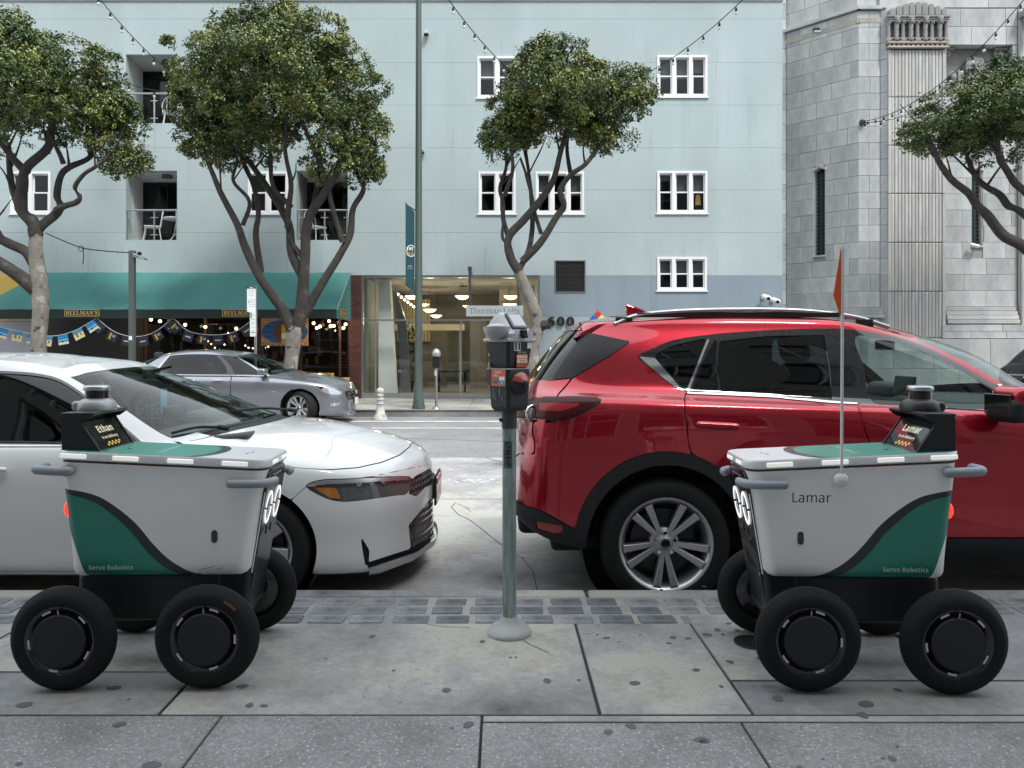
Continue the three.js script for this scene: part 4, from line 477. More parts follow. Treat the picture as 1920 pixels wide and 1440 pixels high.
// ------------------------------------------------------------------ street trees with clipped crowns
MAT.bark = std({ color: lin(0.085, 0.078, 0.072), map: again(tBark, 1.9), roughness: 0.95, bumpMap: again(tBark, 1.9), bumpScale: 0.05 });
MAT.barkPale = std({ color: lin(0.34, 0.325, 0.30), map: again(tBark, 1.5), roughness: 0.95, bumpMap: again(tBark, 1.5), bumpScale: 0.05 });
MAT.leaf = std({ color: lin(1, 1, 1), vertexColors: true, roughness: 0.36, side: THREE.DoubleSide });
function leafCrown(blobs, D, total, warmth, at0) {
  const P = [], Nn = [], C = [], I = []; let vol = blobs.map(([, , rx, ry]) => rx * ry); const sum = vol.reduce((a, b) => a + b); const k = D / FOC;
  const push = (c, n, t, L, W, col) => { const b = new THREE.Vector3().crossVectors(n, t).normalize(), o = P.length / 3, f = W * 0.28; const pts = [c.clone().addScaledVector(t, -L / 2), c.clone().addScaledVector(b, W / 2).addScaledVector(n, f).addScaledVector(t, -L * 0.05), c.clone().addScaledVector(t, L / 2).addScaledVector(n, -f * 0.6), c.clone().addScaledVector(b, -W / 2).addScaledVector(n, f).addScaledVector(t, -L * 0.05)]; for (const p of pts) { P.push(p.x, p.y, p.z); C.push(...col); } I.push(o, o + 1, o + 2, o, o + 2, o + 3); };
  // rounded sprays of twigs sit over each lobe; leaves gather on the outer, upper side of every spray
  const sprays = []; blobs.forEach(([cx, cy, rx, ry, dz = 0], i) => { const m = Math.round(16 + rx * ry / 240); for (let q = 0; q < m; q++) { const u = rr(-0.75, 1), a = rr(0, 6.283), s = Math.sqrt(1 - u * u), dir = V(s * Math.cos(a), u, s * Math.sin(a)), R = rnd() < 0.06 ? rr(0.92, 1.06) : (rnd() < 0.72 ? rr(0.66, 0.86) : rr(0.2, 0.62)); sprays.push({ c: at(cx, cy, D).add(V(dir.x * rx * k * R, dir.y * ry * k * R, dir.z * rx * 0.85 * k * R + dz)).sub(at0), dir, r: (R > 0.9 ? rr(0.1, 0.2) : rr(0.2, 0.44)) * (dir.y < -0.3 ? 0.7 : 1), young: rnd() < 0.38 ? rr(0.25, 0.85) : rr(0, 0.18), w: dir.y < -0.35 ? 0.4 : 1 }); } });
  let made = 0; while (made < total) {
    const sp = sprays[Math.floor(rnd() * sprays.length)]; if (rnd() > sp.w * (0.35 + sp.r * 1.5)) continue;
    const e = V(rr(-1, 1), rr(-0.7, 1), rr(-1, 1)).addScaledVector(sp.dir, 0.55).normalize(), dir = e, c = sp.c.clone().addScaledVector(V(e.x, e.y * 0.8, e.z), sp.r * rr(0.7, 1.08));
    const n = 6 + Math.floor(rnd() * 10), spread = rr(0.04, 0.10), young = clamp(sp.young + (rnd() < 0.2 ? rr(0, 0.5) : 0), 0, 1);
    for (let j = 0; j < n; j++) {
      const p = c.clone().add(V((rnd() + rnd() - 1) * spread * 1.5, (rnd() + rnd() - 1) * spread * 1.2, (rnd() + rnd() - 1) * spread * 1.5));
      const nn = dir.clone().multiplyScalar(0.75).add(V(rr(-1, 1), rr(-0.2, 1.2), rr(-1, 1))).normalize(), tt = V(rr(-1, 1), rr(-1, 0.3), rr(-1, 1)); tt.addScaledVector(nn, -tt.dot(nn)).normalize();
      const v = rr(0.65, 1.2), y = clamp(young * rr(0.5, 1.2) * warmth, 0, 1); push(p, nn, tt, rr(0.052, 0.09), rr(0.03, 0.048), [lerp(0.052, 0.30, y) * v, lerp(0.098, 0.32, y) * v, lerp(0.028, 0.065, y) * v]); made++;
    }
  }
  const g = new THREE.BufferGeometry(); g.setAttribute('position', new THREE.Float32BufferAttribute(P, 3)); g.setAttribute('color', new THREE.Float32BufferAttribute(C, 3)); g.setIndex(I); g.computeVertexNormals(); return g;
}
function tree(label, D, trunk, tr, limbs, blobs, n, warmth) {
  const base = at(trunk[0][0], trunk[0][1], D); base.y = 0; const g = root('street_tree', base.x, 0, base.z); tag(g, label, 'tree', 'street trees on the far pavement');
  const W = ([x, y], dz = 0) => at(x, y, D).add(V(0, 0, dz)).sub(base);
  mesh('trunk', [taper(trunk.map((p, i) => { const q = W(p); if (i === 0) q.y = -0.02; return q; }), tr, 14), ...[0, 1, 2, 3, 4].map((k) => new THREE.SphereGeometry(rr(0.03, 0.06), 8, 6).translate(...W(trunk[Math.min(trunk.length - 1, 1 + k % 3)]).add(V(rr(-0.1, 0.1), rr(-0.3, 0.3), tr[1] * 0.9)).toArray()))], MAT.barkPale, g);
  for (const [pts, r0, r1, z1] of limbs) { const n2 = pts.length; mesh('limb', taper(pts.map((p, i) => W(p, z1 * Math.pow(i / (n2 - 1), 1.1) + (i && i < n2 - 1 ? rr(-0.04, 0.04) : 0))), [r0, lerp(r0, r1, 0.45), r1], 9), MAT.bark, g); }
  const tw = []; for (const [pts, r0, r1, z1] of limbs) { const n2 = pts.length; if (n2 > 4) for (let q = 0; q < 5; q++) { const i = n2 - 1 - (q % 3), p = W(pts[i], z1 * Math.pow(i / (n2 - 1), 1.1)), L = rr(0.5, 1.1), a = rr(-1.1, 1.1), b = rr(-0.7, 0.7); tw.push(taper([p, p.clone().add(V(Math.sin(a) * L * 0.4 + rr(-0.05, 0.05), L * 0.5, b * L * 0.4)), p.clone().add(V(Math.sin(a) * L * 0.8, L * 0.95, b * L * 0.9))], [r1 * 0.7, 0.018, 0.007], 5)); } }
  mesh('twigs', tw, MAT.bark, g);
  mesh('crown', leafCrown(blobs, D, n, warmth, base), MAT.leaf, g);
  return g;
}
{
  const z2 = (l) => l.map(([x, y]) => [280 + x / 2.058, y / 2.058]), z1 = (l) => l.map(([x, y]) => [x / 2.88, y / 2.88]), z3 = (l) => l.map(([x, y]) => [850 + x / 2.216, 50 + y / 2.216]), z4 = (l) => l.map(([x, y]) => [1440 + x / 2.4, y / 2.4]);
  tree('street tree with a wide rounded crown and low left limbs beside the awning end', 17.2, [[73, 765], [75, 690], [72, 640], [75, 590], [75, 545], [68, 470], [68, 440]], [0.21, 0.17, 0.16, 0.165, 0.175, 0.145, 0.13], [
    [[[74, 548], [45, 520], [0, 490], [-45, 465], [-80, 400]], 0.17, 0.09, 0.4], [[[69, 500], [47, 472], [0, 451], [-40, 430], [-70, 360]], 0.13, 0.07, -0.4],
    [z1([[196, 1275], [180, 1200], [120, 1130], [130, 1000], [160, 920], [280, 800], [310, 700], [330, 600]]), 0.15, 0.06, 0.2], [z1([[110, 1110], [80, 1080], [25, 1000], [0, 890], [-30, 760]]), 0.1, 0.05, -0.5], [z1([[150, 940], [80, 850], [40, 780], [20, 700]]), 0.09, 0.04, 0.4],
    [z1([[196, 1270], [215, 1225], [290, 1150], [310, 1100], [285, 1060], [310, 930], [345, 890], [450, 830], [500, 720]]), 0.11, 0.05, -0.3], [z1([[300, 1135], [370, 1112], [435, 1098], [455, 1065], [436, 1030], [490, 960], [560, 925], [615, 900], [690, 820]]), 0.07, 0.03, 0.5], [z1([[345, 885], [330, 820], [300, 720]]), 0.06, 0.03, 0.3]],
    [[55, 142, 145, 105], [-30, 180, 120, 140], [142, 187, 100, 92], [200, 255, 50, 68], [95, 225, 120, 55], [240, 308, 24, 24], [20, 95, 90, 60], [60, 190, 110, 70, 0.8], [218, 222, 36, 44]], 76000, 1.2);
  tree('big forked street tree with a round dense crown behind the silver car', 17.2, [[547, 765], [545, 705], [547, 665], [549, 640], [556, 612]], [0.2, 0.158, 0.155, 0.17, 0.16], [
    [z2([[560, 1300], [520, 1200], [480, 1140], [430, 1060], [380, 950], [360, 880], [300, 760], [265, 665], [230, 580]]), 0.13, 0.035, 0.5], [z2([[570, 1275], [590, 1190], [598, 1100], [606, 1000], [620, 850], [690, 740], [745, 640], [770, 540], [775, 440]]), 0.15, 0.05, 0.3],
    [z2([[598, 1080], [550, 980], [535, 870], [500, 800], [440, 710], [390, 640], [320, 540], [290, 420]]), 0.11, 0.04, -0.4], [z2([[533, 880], [545, 800], [560, 720], [545, 600], [560, 460]]), 0.07, 0.035, 0.6], [z2([[585, 1230], [620, 1170], [665, 1095], [740, 970], [770, 900], [780, 800], [820, 720], [790, 650], [800, 560]]), 0.11, 0.035, -0.3],
    [z2([[745, 935], [710, 800], [690, 700], [640, 570], [600, 460]]), 0.065, 0.035, 0.5], [z2([[430, 1050], [408, 900], [410, 820], [380, 700], [330, 600], [300, 480]]), 0.075, 0.035, -0.6], [z2([[360, 870], [390, 780], [330, 700], [345, 620], [300, 520]]), 0.05, 0.025, 0.2], [z2([[622, 840], [650, 650], [640, 540], [660, 420]]), 0.06, 0.03, -0.6], [z2([[548, 800], [480, 720], [470, 600], [455, 470]]), 0.06, 0.03, 0.1], [z2([[545, 930], [585, 985], [600, 1010]]), 0.05, 0.06, 0]],
    [[522, 118, 150, 106], [428, 188, 95, 118], [628, 185, 90, 118], [384, 230, 52, 84], [676, 265, 42, 82], [552, 235, 138, 80, 0.7], [450, 265, 100, 55], [650, 310, 66, 48], [500, 180, 150, 100, 0.9], [400, 285, 50, 35], [560, 70, 90, 55]], 104000, 1.15);
  tree('slender street tree with a lopsided crown between the lobby and the white windows', 17.2, [z3([[320, 1584]])[0], z3([[325, 1440]])[0], z3([[332, 1310]])[0], z3([[350, 1240]])[0], z3([[315, 1125]])[0], z3([[272, 1020]])[0]], [0.2, 0.17, 0.17, 0.15, 0.13, 0.12], [
    [z3([[275, 1025], [238, 960], [230, 880], [290, 810], [350, 740], [410, 650], [440, 540], [470, 430]]), 0.11, 0.05, 0.3], [z3([[230, 880], [208, 800], [206, 720], [193, 660], [220, 570], [215, 480]]), 0.06, 0.03, -0.4], [z3([[212, 705], [245, 610], [240, 520]]), 0.05, 0.03, 0.4], [z3([[275, 1005], [312, 930], [330, 830], [325, 700], [315, 600], [300, 480]]), 0.07, 0.03, -0.3], [z3([[285, 975], [360, 900], [430, 790], [457, 752], [440, 690], [480, 630], [540, 590], [610, 500], [680, 420]]), 0.09, 0.035, 0.5], [z3([[365, 862], [340, 780], [315, 660], [278, 550]]), 0.05, 0.025, 0.1], [z3([[487, 612], [475, 490], [490, 400]]), 0.05, 0.03, -0.4], [z3([[350, 1250], [380, 1240], [400, 1235]]), 0.12, 0.1, 0.1], [z3([[230, 905], [205, 880], [210, 800]]), 0.04, 0.03, 0.1]],
    [[1045, 172, 92, 82], [972, 220, 50, 70], [1115, 200, 85, 75], [1170, 184, 42, 48], [950, 262, 28, 44], [1032, 128, 55, 40], [1075, 245, 72, 40], [1045, 200, 88, 66, 0.7], [1130, 260, 48, 30]], 62000, 1.0);
  tree('street tree with a flat spreading crown in front of the stone building', 17.2, [[1996, 765], [1994, 680], [1990, 600], [1974, 530], [1945, 485]], [0.22, 0.19, 0.18, 0.16, 0.14], [
    [[[1945, 485], ...z4([[1140, 1105], [1050, 1060], [970, 970], [930, 930], [890, 880], [800, 820], [740, 740], [700, 660]])], 0.13, 0.05, 0.3], [[[1990, 590], [1975, 470], ...z4([[1152, 950], [1100, 920], [1060, 870], [1010, 830], [970, 790], [930, 690]])], 0.11, 0.05, -0.3], [[[1985, 480], ...z4([[1160, 880], [1090, 830], [1040, 770], [1000, 730], [980, 640]])], 0.1, 0.05, 0.4], [[[1985, 480], [1990, 380], [1970, 280]], 0.12, 0.06, 0]],
    [[1850, 212, 125, 68], [1925, 165, 110, 58], [1765, 250, 56, 50], [1885, 258, 125, 48], [1990, 220, 120, 90], [1840, 240, 110, 50, 0.7]], 62000, 0.8);
}
// ------------------------------------------------------------------ street furniture on the far side
MAT.pole = std({ color: lin(0.10, 0.135, 0.125), roughness: 0.55, metalness: 0.2, map: again(tConcrete, 0.8) });
{ const d = 16.75, b = at(785, 700, d), g = root('street_lamp', b.x, 0, -d); tag(g, 'tall tapering green street pole with a teal banner', 'street lamp');
  mesh('pole', [lathe([[0.14, 0], [0.15, 0.02], [0.13, 0.1], [0.1, 0.3], [0.088, 0.6], [0.075, 4], [0.06, 9.5]], 20)], MAT.pole, g); mesh('arm', [tube([[0, 9.4, 0], [0.2, 9.8, 0.3], [0.3, 10, 1.2]], 0.04, 14)], MAT.pole, g); mesh('lamp_head', rbox(0.25, 0.12, 0.6, 0.05).translate(0.32, 10, 1.5), MAT.pole, g);
  const t = canvasTex(128, 1024, (x, w, h) => { x.fillStyle = '#1c4850'; x.fillRect(0, 0, w, h); x.strokeStyle = '#dfe9e6'; x.lineWidth = 9; x.beginPath(); x.arc(w * 0.62, h * 0.52, 62, 0, 7); x.stroke(); x.fillStyle = '#e9efe9'; x.font = 'bold 52px sans-serif'; x.textAlign = 'center'; x.fillText('THE', w / 2, h * 0.515); x.fillStyle = '#d9a34b'; x.fillText('OLD', w / 2, h * 0.57); x.fillStyle = '#cfd9d2'; x.font = '20px sans-serif'; x.fillText('BANK', w / 2, h * 0.69); x.fillStyle = '#d0b35a'; x.fillText('DISTRICT', w / 2, h * 0.715, 110); });
  const y0 = at(785, 530, d).y, y1 = at(785, 380, d).y, bn = extrude([[-0.285, y0], [-0.09, y0 - 0.25], [-0.09, y1 - 0.2], [-0.285, y1]], 0.012); { const p = bn.attributes.position, u = bn.attributes.uv; for (let i = 0; i < p.count; i++) u.setXY(i, (p.getX(i) + 0.285) / 0.195, (p.getY(i) - y0 + 0.28) / (y1 - y0 + 0.28)); } mesh('banner', bn.rotateY(0.12), std({ map: t, roughness: 0.8, side: THREE.DoubleSide }), g); mesh('banner_arm', [bar(V(-0.02, y1 - 0.2, 0), V(-0.3, y1 - 0.02, -0.03), 0.012), bar(V(-0.02, y0 - 0.26, 0), V(-0.3, y0 - 0.02, -0.03), 0.012)], MAT.blackPlastic, g); }
{ const d = 16.9, b = at(248, 600, d), top = at(248, 470, d).y, g = root('lamp_post', b.x, 0, -d); tag(g, 'slim square grey lamp post in front of the awning', 'lamp post'); mesh('pole', rbox(0.12, top, 0.12, 0.012).translate(0, top / 2, 0), std({ color: lin(0.075, 0.09, 0.085), roughness: 0.55 }), g); mesh('lamp_head', extrude([[0.06, top - 0.06], [0.3, top - 0.18], [0.29, top - 0.2], [0.06, top - 0.15]], 0.2, 0.01).translate(0, 0, 0.1), MAT.alu, g); mesh('cap', rbox(0.08, 0.07, 0.08, 0.02).translate(0.16, top - 0.06, 0), MAT.blackPlastic, g); mesh('sticker', new THREE.BoxGeometry(0.07, 0.09, 0.004).translate(-0.01, at(0, 634, d).y, 0.064), MAT.white, g);
  const w = root('hanging_cable', 0, 0, 0); tag(w, 'thin dark cable sagging from the tree to the slim lamp post', 'cable'); mesh('cable', tube([at(86, 437, 17.1), at(120, 452, 17.0), at(155, 465, 16.95), at(200, 471, 16.9), at(246, 474, 16.85)], 0.012, 40, 5), MAT.black, w); mesh('loose_end', [tube([at(155, 465, 16.95), at(157, 478, 16.95), at(155, 496, 16.95)], 0.01, 10, 5), new THREE.TorusGeometry(0.06, 0.008, 5, 14).translate(...at(152, 466, 16.95).toArray())], MAT.black, w); }
{ const d = 16.7, b = at(476, 650, d), g = root('parking_sign', b.x, 0, -d); tag(g, 'grey post with a stack of green and white parking signs', 'sign'); const top = at(476, 536, d).y; mesh('post', cyl(0.03, 0.03, top, 10).translate(0.03, top / 2, -0.03), MAT.steel, g);
  const t1 = canvasTex(160, 540, (x, w, h) => { x.fillStyle = '#e8eceb'; x.fillRect(0, 0, w, h); x.fillStyle = '#23302f'; x.fillRect(0, 0, w, 50); x.fillStyle = '#fff'; x.font = 'bold 34px sans-serif'; x.textAlign = 'center'; x.fillText('TOW', w / 2, 38); x.fillStyle = '#1f2f2d'; x.font = '26px sans-serif'; ['PASSENGER', 'LOADING', '7am-7pm', 'Sun-Day'].forEach((s, i) => x.fillText(s, w / 2, 90 + i * 38, 140)); x.fillStyle = '#2b6f55'; x.fillRect(0, 268, w, 4); x.font = 'bold 66px sans-serif'; x.fillText('2', 34, 350); x.font = '28px sans-serif'; ['HOUR', 'METER', '8am-8pm', 'Mon-Sat'].forEach((s, i) => x.fillText(s, 98, 310 + i * 42, 116)); });
  const t2 = canvasTex(128, 300, (x, w, h) => { x.fillStyle = '#dfe6e2'; x.fillRect(0, 0, w, h); x.fillStyle = '#2b7a5a'; x.fillRect(8, 10, 40, 60); x.fillStyle = '#fff'; x.font = 'bold 40px sans-serif'; x.textAlign = 'center'; x.fillText('2', 28, 55); x.fillStyle = '#2b7a5a'; x.font = '24px sans-serif'; ['HR', 'PARK', '8AM', 'TO', '6PM'].forEach((s, i) => x.fillText(s, w / 2 + (i < 1 ? 26 : 0), 50 + i * 48)); x.fillStyle = '#243230'; x.fillRect(0, 250, w, 6); });
  const a = at(471.5, 537, d), c = at(471.5, 585, d), e = at(474.5, 631, d); mesh('sign_plate', rbox(0.19, a.y - c.y, 0.006, 0.003).translate(a.x - b.x, (a.y + c.y) / 2, 0.01), std({ map: t1, roughness: 0.5 }), g); mesh('sign_plate', rbox(0.13, c.y - e.y, 0.006, 0.003).translate(e.x - b.x, (c.y + e.y) / 2, 0.012), std({ map: t2, roughness: 0.5 }), g); }
{ const d = 15.7, b = at(713, 787, d), g = root('bollard', b.x, ROAD, -d); tag(g, 'short white ringed bollard with a round head at the far kerb', 'bollard'); const m = std({ color: lin(0.62, 0.61, 0.58), roughness: 0.7, map: again(tConcrete, 2) }); mesh('shaft', lathe([[0.001, 0.6], [0.06, 0.6], [0.062, 0.5], [0.07, 0.3], [0.1, 0.14], [0.14, 0.04], [0.15, 0.0]].reverse(), 24), m, g); mesh('head', lathe([[0.001, 0.66], [0.05, 0.65], [0.078, 0.61], [0.08, 0.575], [0.062, 0.55]].reverse(), 24), m, g); for (const y of [0.5, 0.42, 0.33]) mesh('ring', new THREE.TorusGeometry(0.068, 0.013, 8, 28).rotateX(Math.PI / 2).translate(0, y, 0), m, g); }
{ const d = 16.75, b = at(818, 768, d), g = root('parking_meter', b.x, 0, -d); tag(g, 'small far parking meter with a domed head beside the green pole', 'parking meter'); mesh('pole', [cyl(0.03, 0.03, 0.95, 14).translate(0, 0.475, 0), lathe([[0.09, 0], [0.07, 0.03], [0.035, 0.05]], 20)], MAT.steel, g); mesh('vault', rbox(0.16, 0.26, 0.14, 0.03).translate(0, 1.02, 0), MAT.blackPlastic, g); mesh('dome', lathe([[0.09, 0], [0.1, 0.05], [0.085, 0.12], [0.04, 0.165], [0.001, 0.175]], 24).translate(0, 1.14, 0), std({ color: lin(0.45, 0.46, 0.47), metalness: 0.7, roughness: 0.35 }), g); mesh('sticker', new THREE.BoxGeometry(0.05, 0.12, 0.004).translate(-0.01, 0.78, 0.032), std({ color: lin(0.6, 0.45, 0.42), roughness: 0.6 }), g); }
// ------------------------------------------------------------------ overhead bulb strings
{
  const bulbM = phy({ color: lin(0.85, 0.86, 0.84), roughness: 0.15, transmission: 0.3, thickness: 0 });
  const strung = (P, n, sag, label, t0 = 0.04, t1 = 0.97) => { const g = root('string_light', 0, 0, 0); tag(g, label, 'string lights', 'bulb strings overhead'); const A = at(...P[0]), B = at(...P[1]), pts = []; for (let i = 0; i <= 12; i++) { const t = i / 12; pts.push(A.clone().lerp(B, t).add(V(0, -sag * 4 * t * (1 - t), 0))); } const c = curve(pts); mesh('wire', new THREE.TubeGeometry(c, 48, 0.009, 5), MAT.black, g); const r = A.distanceTo(B); for (let i = 0; i < n; i++) { const p = c.getPointAt(lerp(t0, t1, i / (n - 1))); const m = mesh('bulb', lathe([[0.001, -0.17], [0.022, -0.163], [0.031, -0.14], [0.027, -0.115], [0.015, -0.09]], 12).translate(p.x, p.y, p.z), bulbM, g); mesh('socket', [cyl(0.022, 0.026, 0.07, 10).translate(p.x, p.y - 0.075, p.z), bar(V(p.x, p.y, p.z), V(p.x, p.y - 0.05, p.z), 0.008, 5)], MAT.black, m); } };
  strung([[178, -14, 15], [330, 142, 17.6]], 8, 0.12, 'bulb string slanting down to the balcony and the big forked tree');
  strung([[822, -28, 14.6], [965, 140, 17.4]], 8, 0.12, 'bulb string slanting down to the white window and the slender tree');
  strung([[1203, 142, 17.4], [1420, -28, 14.4]], 8, 0.16, 'bulb string rising from the slender tree past three white windows');
  strung([[1617, 228, 20.25], [1950, -38, 14.5]], 17, 0.55, 'long bulb string rising from the stone wall past the carved capital');
  strung([[1617, 230, 20.24], [1760, 190, 17.6]], 5, 0.12, 'short bulb string from the stone wall into the flat tree crown');
  strung([[-60, 60, 16.4], [300, 172, 17.0]], 8, 0.1, 'bulb string threading the wide crown of the tree beside the awning end');
}

// ------------------------------------------------------------------ cars: one smooth body surface per car, cut into panels, glass and trim
function solve1(P, get, end) { // control values of a cubic B-spline through P
  const n = P.length; let C = P.map((p) => p.slice());
  for (let it = 0; it < 40; it++) { const E = end(C); const D = P.map((p, i) => p.map((v, k) => v - (E[i][k] + 4 * E[i + 1][k] + E[i + 2][k]) / 6)); C = C.map((c, i) => c.map((v, k) => v + 1.2 * D[i][k])); }
  return C.map((c, i) => c.map((v, k) => lerp(P[i][k], v, 0.85)));
}
const mirrorEnds = (C) => [[C[1][0], C[1][1], -C[1][2]], ...C, [C[C.length - 2][0], C[C.length - 2][1], -C[C.length - 2][2]]];
const bottomEnds = (C) => [C[0].map((v, k) => 2 * v - C[1][k]), ...C, [C[C.length - 2][0], C[C.length - 2][1], -C[C.length - 2][2]]];
function bodyGrid(rails, subS, subT, o) {   // rails[j] = [x[], h[], w[]] in street metres; o = car origin
  const nj = rails.length, ni = rails[0][0].length; let net = rails.map((r) => r[0].map((x, i) => [x - o.x, r[1][i], r[2][i]]));
  net = net.map((row) => solve1(row, null, mirrorEnds)); const cols = []; for (let i = 0; i < ni; i++) cols.push(solve1(net.map((r) => r[i]), null, bottomEnds));
  const ext = bottomEnds(cols[0].map((_, j) => [0, 0, 0])).length; const C = []; for (let i = 0; i < ni; i++) C.push(bottomEnds(cols[i]));
  const W = C.length, full = [C[1].map(([x, y, z]) => [x, y, -z]), ...C, C[W - 2].map(([x, y, z]) => [x, y, -z])];
  const B = (t) => [(1 - t) ** 3 / 6, (3 * t ** 3 - 6 * t * t + 4) / 6, (-3 * t ** 3 + 3 * t * t + 3 * t + 1) / 6, t ** 3 / 6];
  const ev = (s, t) => { const i = Math.min(ni - 2, Math.floor(s)), j = Math.min(nj - 2, Math.floor(t)), bs = B(s - i), bt = B(t - j); let x = 0, y = 0, z = 0; for (let a = 0; a < 4; a++) for (let b = 0; b < 4; b++) { const w = bs[a] * bt[b], p = full[i + a][j + b]; x += w * p[0]; y += w * p[1]; z += w * p[2]; } return V(x, y, z); };
  const S = [], T = []; subS.forEach((n, i) => { for (let k = 0; k < n; k++) S.push(i + k / n); }); S.push(ni - 1); subT.forEach((n, j) => { for (let k = 0; k < n; k++) T.push(j + k / n); }); T.push(nj - 1);
  const ns = S.length, nt = T.length, P = [], N = [], e = 1e-3;
  for (let a = 0; a < ns; a++) for (let b = 0; b < nt; b++) { const s = S[a], t = T[b], p = ev(s, t); const ds = ev(Math.min(ni - 1, s + e), t).sub(ev(Math.max(0, s - e), t)), dt = ev(s, Math.min(nj - 1, t + e)).sub(ev(s, Math.max(0, t - e))); let n = ds.cross(dt); if (n.lengthSq() < 1e-16) n = V(0, 1, 0); n.normalize(); P.push(p); N.push(n); }
  // outward: away from the car's long axis
  let vote = 0; for (let k = 0; k < P.length; k += 37) vote += N[k].dot(V(0, P[k].y - 0.7, P[k].z)); if (vote < 0) N.forEach((n) => n.negate()); const flip = (() => { const a = (ns / 2) | 0, b = (nt / 3) | 0, q = a * nt + b; return P[q + nt].clone().sub(P[q]).cross(P[q + 1].clone().sub(P[q])).dot(N[q]) < 0; })();
  // seam on the mid-plane: keep normals there free of a sideways tilt
  for (let a = 0; a < ns; a++) for (let b = 0; b < nt; b++) if (Math.abs(P[a * nt + b].z) < 1e-4) { N[a * nt + b].z = 0; N[a * nt + b].normalize(); }
  const G = { S, T, P, N, ns, nt, flip, o, ev };
  G.px = P.map((p) => { const X = p.x + o.x, Y = p.y + o.y, d = -(p.z + o.z); return [PX + X * FOC / d, PY - (Y - EYE) * FOC / d]; });
  return G;
}
function polySD(poly) { const n = poly.length; let x0 = 1e9, x1 = -1e9, y0 = 1e9, y1 = -1e9; for (const [x, y] of poly) { x0 = Math.min(x0, x); x1 = Math.max(x1, x); y0 = Math.min(y0, y); y1 = Math.max(y1, y); } return (x, y) => { const ox = Math.max(x0 - x, x - x1, 0), oy = Math.max(y0 - y, y - y1, 0); if (ox + oy > 40) return Math.hypot(ox, oy); let d = 1e9, ins = false; for (let i = 0, j = n - 1; i < n; j = i++) { const [ax, ay] = poly[i], [bx2, by2] = poly[j], ex = bx2 - ax, ey = by2 - ay, wx = x - ax, wy = y - ay, t = clamp((wx * ex + wy * ey) / (ex * ex + ey * ey || 1), 0, 1), qx = wx - ex * t, qy = wy - ey * t; d = Math.min(d, qx * qx + qy * qy); if ((ay > y) !== (by2 > y) && x < (bx2 - ax) * (y - ay) / (by2 - ay) + ax) ins = !ins; } return ins ? -Math.sqrt(d) : Math.sqrt(d); }; }
const smoothPoly = (poly, n = 6) => { const c = new THREE.CatmullRomCurve3(poly.map(([x, y]) => V(x, y, 0)), true, 'centripetal'); return c.getPoints(poly.length * n).slice(0, -1).map((p) => [p.x, p.y]); };
// cut the part of the surface where f(vertex) < 0
function cut(G, f, off = 0, both = false, step = 1) {
  const { P, N, S, T, px, ns, nt } = G, d = new Float32Array(P.length), A = [], B = [], U = [];
  for (let a = 0; a < ns; a++) for (let b = 0; b < nt; b++) { const k = a * nt + b; d[k] = (step > 1 && (a % step && a !== ns - 1 || b % step && b !== nt - 1)) ? 0 : f(px[k][0], px[k][1], P[k], S[a], T[b]); }
  const as = [], bs = []; for (let a = 0; a < ns; a += step) as.push(a); if (as[as.length - 1] !== ns - 1) as.push(ns - 1); for (let b = 0; b < nt; b += step) bs.push(b); if (bs[bs.length - 1] !== nt - 1) bs.push(nt - 1);
  const emit = (p, n) => { A.push(p[0] + n[0] * off, p[1] + n[1] * off, p[2] + n[2] * off); B.push(n[0], n[1], n[2]); U.push(p[0], p[1]); };
  const tri = (k) => { const inside = k.filter((i) => d[i] < 0).length; if (!inside) return; const v = k.map((i) => [P[i].toArray(), N[i].toArray(), d[i]]); const mid = (a, b) => { const t = a[2] / (a[2] - b[2]), q = (u, w) => u.map((x, i) => lerp(x, w[i], t)); return [q(a[0], b[0]), q(a[1], b[1])]; };
    let out = []; for (let i = 0; i < 3; i++) { const a = v[i], b = v[(i + 1) % 3]; if (a[2] < 0) out.push(a); if ((a[2] < 0) !== (b[2] < 0)) out.push(mid(a, b)); }
    for (let i = 1; i < out.length - 1; i++) { const q = G.flip ? [0, i + 1, i] : [0, i, i + 1]; for (const c of q) emit(out[c][0], out[c][1]); } };
  for (let x = 0; x < as.length - 1; x++) for (let y = 0; y < bs.length - 1; y++) { const a = as[x] * nt + bs[y], b = as[x + 1] * nt + bs[y], c = as[x + 1] * nt + bs[y + 1], e = as[x] * nt + bs[y + 1]; tri([a, b, c]); tri([a, c, e]); }
  let g = new THREE.BufferGeometry(); g.setAttribute('position', new THREE.Float32BufferAttribute(A, 3)); g.setAttribute('normal', new THREE.Float32BufferAttribute(B, 3)); g.setAttribute('uv', new THREE.Float32BufferAttribute(U, 2));
  return both ? merge([g, mirrorZ(g)]) : g;
}
function mirrorZ(g) { g = (g.index ? g.toNonIndexed() : g.clone()); const p = g.attributes.position, n = g.attributes.normal, t = new Float32Array(p.array.length), m = new Float32Array(p.array.length), u = g.attributes.uv ? new Float32Array(g.attributes.uv.array.length) : null; for (let i = 0; i < p.count; i += 3) for (let k = 0; k < 3; k++) { const s = i + [0, 2, 1][k], e = i + k; t[3 * e] = p.getX(s); t[3 * e + 1] = p.getY(s); t[3 * e + 2] = -p.getZ(s); m[3 * e] = n.getX(s); m[3 * e + 1] = n.getY(s); m[3 * e + 2] = -n.getZ(s); if (u) { u[2 * e] = g.attributes.uv.getX(s); u[2 * e + 1] = g.attributes.uv.getY(s); } } const r = new THREE.BufferGeometry(); r.setAttribute('position', new THREE.BufferAttribute(t, 3)); r.setAttribute('normal', new THREE.BufferAttribute(m, 3)); if (u) r.setAttribute('uv', new THREE.BufferAttribute(u, 2)); return r; }
const pair = (name, geo, mat, parent) => { const a = mesh(name, geo, mat, parent), b = mesh(name, mirrorZ(geo), mat, parent); return [a, b]; };
